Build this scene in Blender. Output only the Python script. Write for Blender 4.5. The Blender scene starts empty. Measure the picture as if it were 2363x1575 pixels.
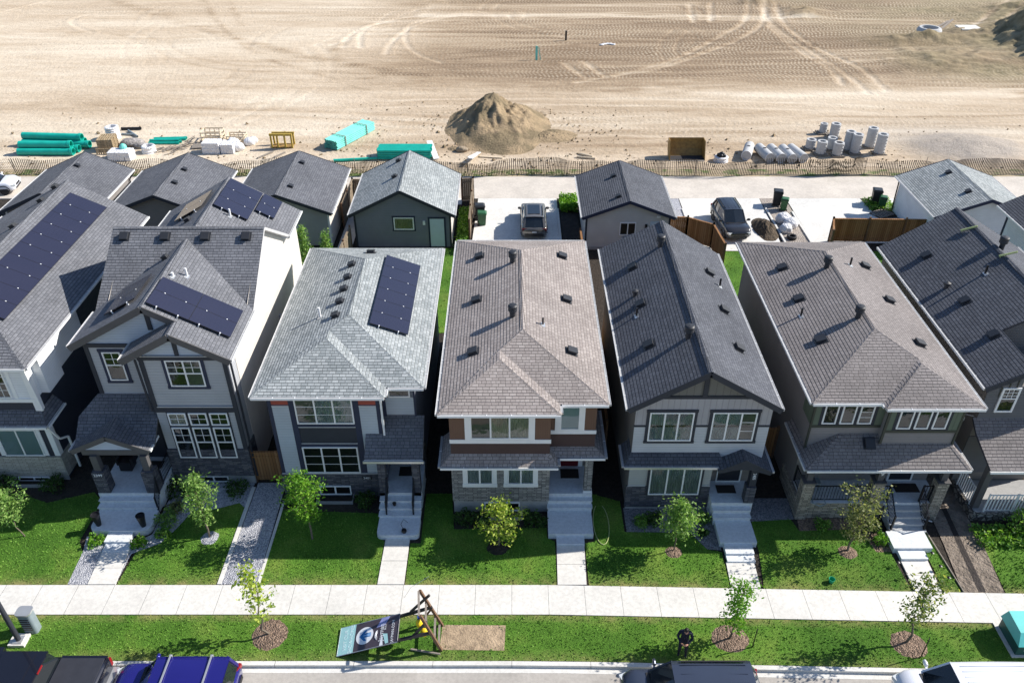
import bpy, bmesh, math, random
import numpy as np
from mathutils import Vector, Matrix, noise as mnoise
random.seed(7); rng = np.random.default_rng(7)
R = math.radians
S = bpy.context.scene
COL = S.collection
# ---------------------------------------------------------------- camera
cam = bpy.data.objects.new('camera', bpy.data.cameras.new('camera')); COL.objects.link(cam); S.camera = cam
cam.location = (0, 0, 28.1); cam.rotation_euler = (R(55), 0, 0)
cam.data.sensor_width = 36; cam.data.lens = 28.946; cam.data.clip_end = 3000
# ---------------------------------------------------------------- sky, sun, exposure
SUN = Vector((1.31, 0.35, 1.0)).normalized()
W = bpy.data.worlds.new('World'); S.world = W; W.use_nodes = True
wn = W.node_tree.nodes; sky = wn.new('ShaderNodeTexSky'); sky.sky_type = 'NISHITA'; sky.sun_disc = False
sky.sun_elevation = math.asin(SUN.z); sky.sun_rotation = math.atan2(SUN.x, SUN.y); sky.dust_density = 0.6; sky.ozone_density = 3.5
bg = wn['Background']; W.node_tree.links.new(sky.outputs[0], bg.inputs[0]); bg.inputs[1].default_value = 0.1
sl = bpy.data.lights.new('sun', 'SUN'); sl.energy = 5.0; sl.angle = R(0.5); sl.color = (1.0, 0.945, 0.86)
so = bpy.data.objects.new('sun', sl); COL.objects.link(so); so.rotation_euler = SUN.to_track_quat('Z', 'Y').to_euler(); so.location = (30, 10, 60)
S.view_settings.view_transform = 'Standard'; S.view_settings.look = 'None'; S.view_settings.gamma = 1
S.view_settings.exposure = 0.57
S.render.engine = 'CYCLES'
# ---------------------------------------------------------------- materials
def srgb(c):
    return tuple(((v/255)/12.92 if v/255 <= 0.04045 else ((v/255+0.055)/1.055)**2.4) for v in c)
class NT:
    def __init__(s, name):
        s.m = bpy.data.materials.new(name); s.m.use_nodes = True; s.t = s.m.node_tree; s.n = s.t.nodes; s.p = s.n['Principled BSDF']; s.out = s.n['Material Output']
    def l(s, a, b): s.t.links.new(a, b)
    def new(s, t, **k):
        n = s.n.new(t)
        for a, v in k.items(): setattr(n, a, v)
        return n
    def val(s, sock, v):
        if hasattr(v, 'bl_idname') or hasattr(v, 'is_linked'): s.l(v, sock)
        else: sock.default_value = v
    def math(s, op, a, b=0.0, c=0.0):
        n = s.new('ShaderNodeMath', operation=op); s.val(n.inputs[0], a); s.val(n.inputs[1], b)
        if len(n.inputs) > 2: s.val(n.inputs[2], c)
        return n.outputs[0]
    def noise(s, scale, detail=3, vec=None, rough=0.55, out=0):
        n = s.new('ShaderNodeTexNoise'); n.inputs['Scale'].default_value = scale; n.inputs['Detail'].default_value = detail; n.inputs['Roughness'].default_value = rough
        s.l(vec if vec is not None else s.obj(), n.inputs['Vector']); return n.outputs[out]
    def obj(s):
        if not hasattr(s, '_o'): s._o = s.new('ShaderNodeNewGeometry').outputs['Position']
        return s._o
    def uv(s):
        if not hasattr(s, '_u'): s._u = s.new('ShaderNodeUVMap').outputs[0]
        return s._u
    def uvc(s):
        if not hasattr(s, '_uc'):
            n = s.new('ShaderNodeSeparateXYZ'); s.l(s.uv(), n.inputs[0]); s._uc = n.outputs
        return s._uc
    def ramp(s, fac, stops):
        n = s.new('ShaderNodeValToRGB'); s.l(fac, n.inputs[0]); e = n.color_ramp.elements
        while len(e) < len(stops): e.new(0.5)
        for i, (p, c) in enumerate(stops): e[i].position = p; e[i].color = (*c, 1) if len(c) == 3 else c
        return n.outputs[0]
    def mix(s, fac, a, b, mode='MIX'):
        n = s.new('ShaderNodeMix', data_type='RGBA', blend_type=mode)
        s.val(n.inputs[0], fac)
        for i, v in ((6, a), (7, b)):
            if isinstance(v, tuple): n.inputs[i].default_value = (*v, 1) if len(v) == 3 else v
            else: s.l(v, n.inputs[i])
        return n.outputs[2]
    def bump(s, h, dist=0.02, strength=1.0, prev=None):
        n = s.new('ShaderNodeBump'); n.inputs['Distance'].default_value = dist; n.inputs['Strength'].default_value = strength
        s.l(h, n.inputs['Height'])
        if prev is not None: s.l(prev, n.inputs['Normal'])
        s.l(n.outputs[0], s.p.inputs['Normal']); return n.outputs[0]
    def base(s, c):
        if isinstance(c, tuple): s.p.inputs['Base Color'].default_value = (*c, 1)
        else: s.l(c, s.p.inputs['Base Color'])
    def set(s, rough=None, metal=None, spec=None, coat=None):
        if rough is not None: s.p.inputs['Roughness'].default_value = rough
        if metal is not None: s.p.inputs['Metallic'].default_value = metal
        if spec is not None: s.p.inputs['Specular IOR Level'].default_value = spec
        if coat is not None: s.p.inputs['Coat Weight'].default_value = coat; s.p.inputs['Coat Roughness'].default_value = 0.04
        return s
def vary(c, k): return tuple(min(1, v*k) for v in c)
def plain(name, c, rough=0.6, metal=0, var=0.12, scale=3.0, spec=0.4, coat=None, bump=None):
    t = NT(name); f = t.noise(scale, 4)
    t.base(t.ramp(f, [(0.3, vary(c, 1-var)), (0.7, vary(c, 1+var))])); t.set(rough, metal, spec, coat)
    if bump: t.bump(t.noise(bump[0], 4), bump[1])
    return t.m
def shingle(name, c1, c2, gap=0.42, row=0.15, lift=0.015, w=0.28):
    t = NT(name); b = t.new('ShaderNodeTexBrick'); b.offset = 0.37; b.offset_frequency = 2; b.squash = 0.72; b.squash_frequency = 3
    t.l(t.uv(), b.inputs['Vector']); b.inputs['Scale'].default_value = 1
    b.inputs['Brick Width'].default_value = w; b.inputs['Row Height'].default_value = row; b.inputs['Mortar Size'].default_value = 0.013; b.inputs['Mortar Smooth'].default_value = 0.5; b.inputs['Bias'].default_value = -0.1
    b.inputs['Color1'].default_value = (*c1, 1); b.inputs['Color2'].default_value = (*c2, 1); b.inputs['Mortar'].default_value = (*vary(c1, gap), 1)  # dark butt edges; this colour also paints the shadow line under each course
    big = t.noise(0.5, 4); fine = t.noise(38, 2)
    c = t.mix(1.0, b.outputs[0], t.ramp(big, [(0.3, (0.86,)*3), (0.7, (1.1,)*3)]), 'MULTIPLY')
    c = t.mix(1.0, c, t.ramp(fine, [(0.3, (0.8,)*3), (0.7, (1.2,)*3)]), 'MULTIPLY'); t.base(c)
    v = t.uvc()[1]; fr = t.math('FRACT', t.math('DIVIDE', v, row)); saw = t.math('MINIMUM', t.math('DIVIDE', fr, 0.2), t.math('DIVIDE', t.math('SUBTRACT', 1.0, fr), 0.8))
    h = t.math('ADD', saw, t.math('MULTIPLY', b.outputs[1], -0.4)); h = t.math('ADD', h, t.math('MULTIPLY', t.noise(45, 2), 0.35)); t.bump(h, lift); t.set(0.9, 0, 0.25); return t.m
def siding(name, c, lap=0.15, dist=0.02, vert=False, rough=0.55):
    t = NT(name); ax = t.uvc()[0 if vert else 1]; fr = t.math('FRACT', t.math('DIVIDE', ax, lap))
    if vert: h = t.math('GREATER_THAN', fr, 0.13); h = t.math('SUBTRACT', 1.0, h)
    else: h = t.math('SUBTRACT', 1.0, fr)
    cc = t.ramp(t.noise(1.3, 3), [(0.3, vary(c, 0.94)), (0.7, vary(c, 1.05))])
    lap_shade = t.math('LESS_THAN', fr, 0.1); cc = t.mix(t.math('MULTIPLY', lap_shade, 0.35), cc, vary(c, 0.45)); t.base(cc)  # darker line at each board edge paints in its shadow
    t.bump(h, dist); t.set(rough, 0, 0.3); return t.m
def stone(name, cols, w=0.34, row=0.09, mortar=(0.05, 0.05, 0.055), dist=0.04):
    t = NT(name); n = t.new('ShaderNodeTexBrick'); n.offset = 0.43; n.squash = 0.6; n.squash_frequency = 2
    wv = t.noise(2.2, 2, t.uv(), out=1); mv = t.new('ShaderNodeVectorMath', operation='MULTIPLY_ADD'); t.l(wv, mv.inputs[0]); mv.inputs[1].default_value = (0.07, 0.045, 0); t.l(t.uv(), mv.inputs[2])
    t.l(mv.outputs[0], n.inputs['Vector']); n.inputs['Scale'].default_value = 1; n.inputs['Brick Width'].default_value = w; n.inputs['Row Height'].default_value = row
    n.inputs['Mortar Size'].default_value = 0.009; n.inputs['Mortar Smooth'].default_value = 0.3; n.inputs['Color1'].default_value = (0, 0, 0, 1); n.inputs['Color2'].default_value = (1, 1, 1, 1); n.inputs['Mortar'].default_value = (0.5, 0.5, 0.5, 1)
    c = t.ramp(n.outputs[0], [(i/(len(cols)-1), k) for i, k in enumerate(cols)])
    c = t.mix(t.math('MULTIPLY', t.noise(14, 3), 0.35), c, vary(cols[-1], 1.3)); c = t.mix(n.outputs[1], c, mortar); t.base(c)
    h = t.math('ADD', t.math('MULTIPLY', n.outputs[0], 0.6), t.math('SUBTRACT', t.math('MULTIPLY', t.noise(9, 3), 0.6), n.outputs[1])); t.bump(h, dist); t.set(0.85, 0, 0.25); return t.m
def cobble(name, c1, c2, scale=4.5):
    t = NT(name); v = t.new('ShaderNodeTexVoronoi'); v.inputs['Scale'].default_value = scale; t.l(t.uv(), v.inputs['Vector'])
    c = t.ramp(v.outputs['Color'], [(0.2, c1), (0.8, c2)]); e = t.new('ShaderNodeTexVoronoi', feature='DISTANCE_TO_EDGE'); e.inputs['Scale'].default_value = scale; t.l(t.uv(), e.inputs['Vector'])
    f = t.ramp(e.outputs[0], [(0.02, (0, 0, 0)), (0.12, (1, 1, 1))]); t.base(t.mix(f, (0.05, 0.045, 0.04), c)); t.bump(f, 0.05); t.set(0.8); return t.m
def gravel(name, c1, c2, scale=22):
    t = NT(name); v = t.new('ShaderNodeTexVoronoi'); v.inputs['Scale'].default_value = scale; t.l(t.obj(), v.inputs['Vector'])
    c = t.ramp(v.outputs['Color'], [(0.15, c1), (0.85, c2)]); c = t.mix(t.math('MULTIPLY', t.noise(1.2, 4), 0.4), c, vary(c1, 0.8)); t.base(c)
    t.bump(t.math('SUBTRACT', 1.0, v.outputs[0]), 0.06); t.set(0.85); return t.m
def concrete(name, c, joints=None, rough=0.8, stain=0.5):
    t = NT(name); a = t.ramp(t.noise(0.45, 6, rough=0.7), [(0.3, vary(c, 1-0.16*stain)), (0.65, vary(c, 1.04))])
    b = t.ramp(t.noise(7, 5), [(0.35, (0.9,)*3), (0.6, (1.03,)*3)]); c3 = t.mix(1.0, a, b, 'MULTIPLY')
    sp = t.ramp(t.noise(60, 1), [(0.35, (0.86,)*3), (0.5, (1.02,)*3)]); c3 = t.mix(1.0, c3, sp, 'MULTIPLY'); t.base(c3)
    t.bump(t.noise(45, 3), 0.004); t.set(rough, 0, 0.3); return t.m
def planks(name, c1, c2, w=0.14, rough=0.8, horiz=False):
    t = NT(name); u = t.uvc()[1 if horiz else 0]; k = t.math('DIVIDE', u, w); fl = t.math('FLOOR', k); fr = t.math('FRACT', k)
    wn_ = t.new('ShaderNodeTexWhiteNoise', noise_dimensions='1D'); t.l(fl, wn_.inputs['W'])
    mp = t.new('ShaderNodeMapping'); t.l(t.uv(), mp.inputs[0]); mp.inputs['Scale'].default_value = (1, 14, 1) if horiz else (14, 1, 1)
    c = t.ramp(wn_.outputs[0], [(0, c1), (1, c2)]); c = t.mix(t.math('MULTIPLY', t.noise(2.2, 4, mp.outputs[0]), 0.5), c, vary(c1, 0.6))
    gap = t.math('LESS_THAN', fr, 0.09); t.base(t.mix(gap, c, vary(c1, 0.15))); t.bump(t.math('SUBTRACT', 1.0, gap), 0.02); t.set(rough, 0, 0.25); return t.m
def leafm(name, cs, trans=0.35):
    t = NT(name); g = t.new('ShaderNodeNewGeometry'); c = t.ramp(g.outputs['Random Per Island'], [(i/(len(cs)-1), k) for i, k in enumerate(cs)])
    t.base(c); t.set(0.55, 0, 0.3)
    tr = t.new('ShaderNodeBsdfTranslucent'); t.l(t.mix(1.0, c, (1.5, 1.6, 0.8), 'MULTIPLY'), tr.inputs[0]); mx = t.new('ShaderNodeMixShader'); mx.inputs[0].default_value = trans
    t.l(t.p.outputs[0], mx.inputs[1]); t.l(tr.outputs[0], mx.inputs[2]); t.l(mx.outputs[0], t.out.inputs[0]); return t.m
def glassm(name, tint=(0.72, 0.78, 0.82)):
    t = NT(name); tr = t.new('ShaderNodeBsdfTransparent'); tr.inputs[0].default_value = (*tint, 1); gl = t.new('ShaderNodeBsdfGlossy'); gl.inputs['Roughness'].default_value = 0.03; gl.inputs[0].default_value = (0.95, 0.97, 1, 1)
    bm_ = t.new('ShaderNodeBump'); bm_.inputs['Distance'].default_value = 0.01; t.l(t.noise(1.6, 2), bm_.inputs['Height']); t.l(bm_.outputs[0], gl.inputs['Normal'])
    fr = t.new('ShaderNodeFresnel'); fr.inputs[0].default_value = 1.62; mx = t.new('ShaderNodeMixShader'); t.l(fr.outputs[0], mx.inputs[0]); t.l(tr.outputs[0], mx.inputs[1]); t.l(gl.outputs[0], mx.inputs[2]); t.l(mx.outputs[0], t.out.inputs[0]); return t.m
def curtain(name, c, freq=9):
    t = NT(name); w = t.math('SINE', t.math('MULTIPLY', t.math('ADD', t.uvc()[0], t.math('MULTIPLY', t.noise(3, 2), 0.25)), freq*6.28)); t.base(t.ramp(t.noise(2.5, 3), [(0.3, vary(c, 0.85)), (0.7, c)])); t.bump(w, 0.03); t.set(0.9); return t.m
def blinds(name, c):
    t = NT(name); fr = t.math('FRACT', t.math('DIVIDE', t.uvc()[1], 0.06)); t.base(t.mix(t.math('LESS_THAN', fr, 0.25), c, vary(c, 0.5))); t.bump(fr, 0.02); t.set(0.7); return t.m
def solar(name):
    t = NT(name); u, v = t.uvc()[0], t.uvc()[1]
    def line(a, p, th): return t.math('LESS_THAN', t.math('FRACT', t.math('DIVIDE', a, p)), th)
    g = t.math('MAXIMUM', line(u, 0.166, 0.05), line(v, 0.166, 0.05)); fn = line(v, 0.0277, 0.2)
    c = t.mix(t.math('MULTIPLY', fn, 0.35), (0.02, 0.022, 0.045), (0.045, 0.047, 0.068)); c = t.mix(t.math('MULTIPLY', g, 0.35), c, (0.012, 0.012, 0.02))
    t.base(t.mix(t.math('MULTIPLY', t.noise(0.7, 3), 0.25), c, (0.05, 0.047, 0.075))); t.set(0.22, 0, 0.4, 0.3); return t.m
g_ = lambda *c: srgb(c)
MT = dict(
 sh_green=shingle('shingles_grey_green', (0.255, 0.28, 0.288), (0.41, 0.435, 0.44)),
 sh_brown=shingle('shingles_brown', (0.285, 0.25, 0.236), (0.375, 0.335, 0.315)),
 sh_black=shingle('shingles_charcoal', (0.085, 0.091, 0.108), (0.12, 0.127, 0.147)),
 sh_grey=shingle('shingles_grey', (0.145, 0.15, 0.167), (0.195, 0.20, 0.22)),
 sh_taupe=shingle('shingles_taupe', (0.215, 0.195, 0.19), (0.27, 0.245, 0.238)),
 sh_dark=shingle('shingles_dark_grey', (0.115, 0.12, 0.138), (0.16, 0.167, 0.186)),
 sd_grey=siding('siding_warm_grey', (0.38, 0.395, 0.42)), sd_blue=siding('siding_blue_grey', (0.42, 0.47, 0.52)),
 sd_beige=siding('siding_beige', (0.66, 0.62, 0.57), dist=0.008), sd_light=siding('siding_light_grey', (0.49, 0.51, 0.53)),
 sd_taupe=siding('siding_taupe', (0.24, 0.225, 0.22)), sd_olive=siding('board_and_batten_green', (0.11, 0.14, 0.105), 0.4, 0.03, True),
 sd_batten=siding('board_and_batten_grey', (0.36, 0.355, 0.375), 0.25, 0.03, True), sd_brownv=siding('planks_brown_vertical', (0.15, 0.085, 0.06), 0.1, 0.012, True),
 sd_brownh=siding('siding_brown', (0.075, 0.044, 0.04), 0.1, 0.02), sd_dark=siding('siding_charcoal', (0.075, 0.078, 0.085)), sd_char=siding('siding_graphite', (0.19, 0.205, 0.24), 0.13),
 sd_gable=siding('board_and_batten_taupe', (0.15, 0.15, 0.14), 0.3, 0.02, True), sd_navy=siding('siding_navy', (0.03, 0.036, 0.055)), sd_white=siding('siding_white', (0.74, 0.76, 0.78), 0.13), sd_shake=siding('shake_blue_grey', (0.44, 0.50, 0.58), 0.13, 0.03), sd_grg=siding('siding_greige', (0.40, 0.41, 0.40), 0.13),
 sd_mid=siding('siding_mid_grey', (0.34, 0.335, 0.33), 0.13), sd_ash=siding('siding_ash_grey', (0.56, 0.55, 0.53), 0.13), sd_pale=siding('siding_pale_grey', (0.50, 0.47, 0.44), dist=0.01), sd_slate=siding('siding_slate', (0.12, 0.125, 0.135)), vinyl_dark=siding('siding_dark_taupe', (0.20, 0.185, 0.17)),
 st_navy=stone('ledgestone_charcoal', [(0.035, 0.039, 0.056), (0.07, 0.075, 0.10), (0.15, 0.15, 0.165)]), st_grey=stone('ledgestone_grey', [(0.12, 0.12, 0.125), (0.24, 0.235, 0.23), (0.38, 0.37, 0.35)]),
 st_tan=stone('ledgestone_tan', [(0.17, 0.15, 0.125), (0.31, 0.275, 0.23), (0.45, 0.40, 0.335)]), st_cream=stone('ledgestone_cream', [(0.33, 0.31, 0.27), (0.42, 0.40, 0.35), (0.5, 0.48, 0.43)], mortar=(0.2, 0.19, 0.17)),
 cobble=cobble('river_rock', (0.13, 0.115, 0.10), (0.36, 0.33, 0.30)),
 white=plain('white_trim', (0.78, 0.79, 0.80), 0.4, var=0.03), dtrim=plain('dark_trim', (0.04, 0.044, 0.056), 0.6, var=0.06, spec=0.2), gutin=plain('gutter_inside', (0.40, 0.40, 0.40), 0.6), ntrim=plain('navy_trim', (0.035, 0.042, 0.075), 0.6, var=0.06, spec=0.2),
 gtrim=plain('grey_trim', (0.10, 0.097, 0.10), 0.6, var=0.06, spec=0.2), otrim=plain('olive_trim', (0.045, 0.05, 0.04), 0.5, var=0.06), ltrim=plain('light_trim', (0.5, 0.5, 0.51), 0.5, var=0.04), red=plain('red_panel', (0.30, 0.055, 0.04), 0.5, var=0.06),
 black=plain('black_metal', (0.012, 0.012, 0.015), 0.4, var=0.1), vent=plain('vent_grey', (0.03, 0.032, 0.038), 0.5, var=0.1), steel=plain('galvanised', (0.55, 0.56, 0.57), 0.35, 0.6, var=0.06),
 brownm=plain('brown_vent', (0.09, 0.075, 0.07), 0.5, var=0.1), pipew=plain('white_pipe', (0.75, 0.75, 0.75), 0.5, var=0.05),
 found=concrete('foundation_concrete', (0.36, 0.36, 0.36)), conc=concrete('concrete_pale', (0.69, 0.67, 0.63), stain=0.9), step=concrete('concrete_steps', (0.66, 0.69, 0.72)), curb=concrete('concrete_kerb', (0.66, 0.645, 0.61)),
 lane=concrete('lane_concrete', (0.62, 0.565, 0.50), stain=1.3), road=concrete('road_surface', (0.43, 0.40, 0.365), stain=1.2), apron=concrete('driveway_concrete', (0.70, 0.685, 0.65), stain=0.9),
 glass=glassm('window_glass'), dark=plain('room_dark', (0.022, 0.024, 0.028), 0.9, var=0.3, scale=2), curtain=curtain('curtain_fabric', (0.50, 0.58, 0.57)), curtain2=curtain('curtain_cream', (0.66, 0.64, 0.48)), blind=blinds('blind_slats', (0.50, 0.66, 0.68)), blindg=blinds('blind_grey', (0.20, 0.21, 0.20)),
 solar=solar('solar_cells'), panelf=plain('panel_frame', (0.014, 0.014, 0.02), 0.5, 0.0), door=plain('door_blue_grey', (0.50, 0.60, 0.68), 0.5, var=0.05), doord=plain('door_dark', (0.02, 0.024, 0.035), 0.45, var=0.1), doorr=plain('door_red', (0.12, 0.01, 0.015), 0.45, var=0.1),
 mat=plain('door_mat', (0.035, 0.03, 0.028), 0.95, var=0.3, scale=30), cedar=planks('cedar_fence', (0.26, 0.125, 0.05), (0.42, 0.23, 0.11)), oldwood=planks('weathered_fence', (0.22, 0.17, 0.12), (0.34, 0.28, 0.21)), pallet=planks('pallet_wood', (0.44, 0.33, 0.2), (0.58, 0.46, 0.3), 0.12),
 wood=plain('brown_lumber', (0.15, 0.085, 0.05), 0.75, var=0.25, scale=9), woodg=plain('grey_lumber', (0.24, 0.21, 0.18), 0.8, var=0.2, scale=9), woodp=plain('pale_lumber', (0.62, 0.52, 0.38), 0.8, var=0.15, scale=9), blackwood=plain('black_post', (0.03, 0.028, 0.03), 0.6, var=0.2),
 bark=plain('bark', (0.16, 0.13, 0.10), 0.9, var=0.3, scale=20), mulch=gravel('mulch', (0.10, 0.065, 0.045), (0.36, 0.25, 0.18), 16), rock=gravel('pea_gravel', (0.27, 0.28, 0.33), (0.70, 0.70, 0.73), 20), rockd=gravel('dark_gravel', (0.13, 0.13, 0.15), (0.36, 0.36, 0.38), 20), gravelb=gravel('brown_gravel', (0.28, 0.24, 0.21), (0.52, 0.46, 0.40), 14),
 soil=plain('garden_soil', (0.035, 0.028, 0.022), 0.95, var=0.4, scale=6, bump=(12, 0.08)), mud=plain('dry_mud', (0.22, 0.18, 0.145), 0.95, var=0.35, scale=3, bump=(8, 0.15)), trench=plain('dark_trench', (0.04, 0.033, 0.03), 0.95, var=0.3, bump=(10, 0.08)),
 pvc=plain('green_pvc', (0.012, 0.42, 0.33), 0.35, var=0.12, scale=1.5), pvcl=plain('mint_pvc', (0.17, 0.60, 0.52), 0.4, var=0.15, scale=1.5), pvcd=plain('pipe_bore', (0.0, 0.10, 0.09), 0.6), precast=concrete('precast_concrete', (0.50, 0.505, 0.51)), hole=plain('hole_dark', (0.03, 0.03, 0.035), 0.9),
 yellow=plain('yellow_paint', (0.42, 0.30, 0.06), 0.6, var=0.25, scale=8), rust=plain('bucket_paint', (0.28, 0.17, 0.05), 0.6, var=0.3, scale=4), bag=plain('white_bag', (0.78, 0.78, 0.80), 0.6, var=0.08, bump=(7, 0.15)), bale=plain('grey_block', (0.66, 0.66, 0.68), 0.6, var=0.1), tarp=plain('grey_tarp', (0.34, 0.31, 0.29), 0.7, var=0.4, bump=(5, 0.2)),
 tyre=plain('tyre_rubber', (0.018, 0.018, 0.02), 0.7), rim=plain('alloy_rim', (0.45, 0.46, 0.48), 0.3, 0.8), carglass=plain('car_glass', (0.012, 0.016, 0.02), 0.06, var=0.1, spec=0.6, coat=0.6), plastic=plain('black_plastic', (0.02, 0.02, 0.022), 0.5, var=0.1), lamp=plain('headlight_lens', (0.55, 0.58, 0.6), 0.15, spec=0.6), taild=plain('tail_lens_dark', (0.09, 0.012, 0.012), 0.2, spec=0.6), tail=plain('tail_lens', (0.25, 0.01, 0.012), 0.2, spec=0.6), plate=plain('plate_white', (0.7, 0.7, 0.7), 0.5),
 bin_b=plain('bin_black', (0.022, 0.024, 0.028), 0.45, var=0.15), bin_g=plain('bin_green', (0.03, 0.11, 0.045), 0.45, var=0.15), teal=plain('teal_enamel', (0.12, 0.55, 0.52), 0.45, var=0.06), tealD=plain('dark_green_enamel', (0.02, 0.09, 0.085), 0.45, var=0.1), utilg=plain('utility_grey', (0.22, 0.27, 0.30), 0.5, var=0.08),
 boulder=plain('boulder_rock', (0.30, 0.24, 0.17), 0.9, var=0.25, scale=3, bump=(4, 0.1)), cloth=plain('navy_cloth', (0.014, 0.018, 0.035), 0.85, var=0.3, scale=10), skin=plain('skin', (0.36, 0.2, 0.14), 0.6), hair=plain('dark_hair', (0.015, 0.011, 0.009), 0.6), cap=plain('grey_hood', (0.05, 0.05, 0.055), 0.8), greenpl=plain('green_plastic', (0.02, 0.35, 0.2), 0.4),
 signd=plain('sign_dark', (0.075, 0.06, 0.075), 0.35, var=0.06, spec=0.5), signl=plain('sign_aqua', (0.40, 0.68, 0.68), 0.4, var=0.04), signw=plain('sign_white', (0.85, 0.86, 0.88), 0.4, var=0.02), signc=plain('sign_pale_blue', (0.25, 0.45, 0.72), 0.4, var=0.1), signb=plain('sign_blue', (0.015, 0.17, 0.42), 0.4, var=0.2, scale=4), signp=plain('sign_lilac', (0.28, 0.30, 0.55), 0.4, var=0.3, scale=3),
 letter=plain('number_white', (0.8, 0.8, 0.82), 0.4, var=0.02), letterp=plain('letter_pale', (0.70, 0.84, 0.84), 0.4, var=0.02), yb=plain('yellow_bag', (0.75, 0.55, 0.02), 0.5, var=0.15, scale=8), bb=plain('blue_pad', (0.02, 0.06, 0.35), 0.5), pvc2=plain('pale_hose', (0.4, 0.45, 0.2), 0.5),
)
def paint(name, c, rough=0.25, metal=0.3): return plain(name, c, rough, metal, var=0.04, scale=1, spec=0.5, coat=0.8)
MT.update(blue=paint('paint_blue', (0.02, 0.018, 0.20)), char=paint('paint_charcoal', (0.05, 0.062, 0.095)), blk=paint('paint_black', (0.012, 0.013, 0.022)), wht=paint('paint_white', (0.72, 0.74, 0.80), 0.25, 0.0), brz=paint('paint_bronze', (0.15, 0.14, 0.13)), blk2=paint('paint_graphite', (0.03, 0.03, 0.034)), tonneau=plain('tonneau_vinyl', (0.03, 0.032, 0.042), 0.6, var=0.1))
LEAF = dict(green=leafm('leaf_green', [(0.06, 0.16, 0.02), (0.13, 0.27, 0.04), (0.26, 0.42, 0.09)]), bright=leafm('leaf_bright', [(0.05, 0.16, 0.01), (0.11, 0.27, 0.02), (0.24, 0.42, 0.05)]), yellow=leafm('leaf_yellow_green', [(0.11, 0.22, 0.02), (0.33, 0.42, 0.05), (0.58, 0.62, 0.16)]), olive=leafm('leaf_olive', [(0.05, 0.08, 0.025), (0.17, 0.20, 0.07), (0.38, 0.38, 0.18)]), silver=leafm('leaf_silver', [(0.07, 0.16, 0.03), (0.17, 0.31, 0.07), (0.36, 0.50, 0.16)]), dark=leafm('leaf_dark', [(0.02, 0.05, 0.01), (0.045, 0.10, 0.02), (0.09, 0.17, 0.04)]), mix=leafm('leaf_mixed', [(0.03, 0.07, 0.015), (0.09, 0.16, 0.03), (0.42, 0.42, 0.12)]))
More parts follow.
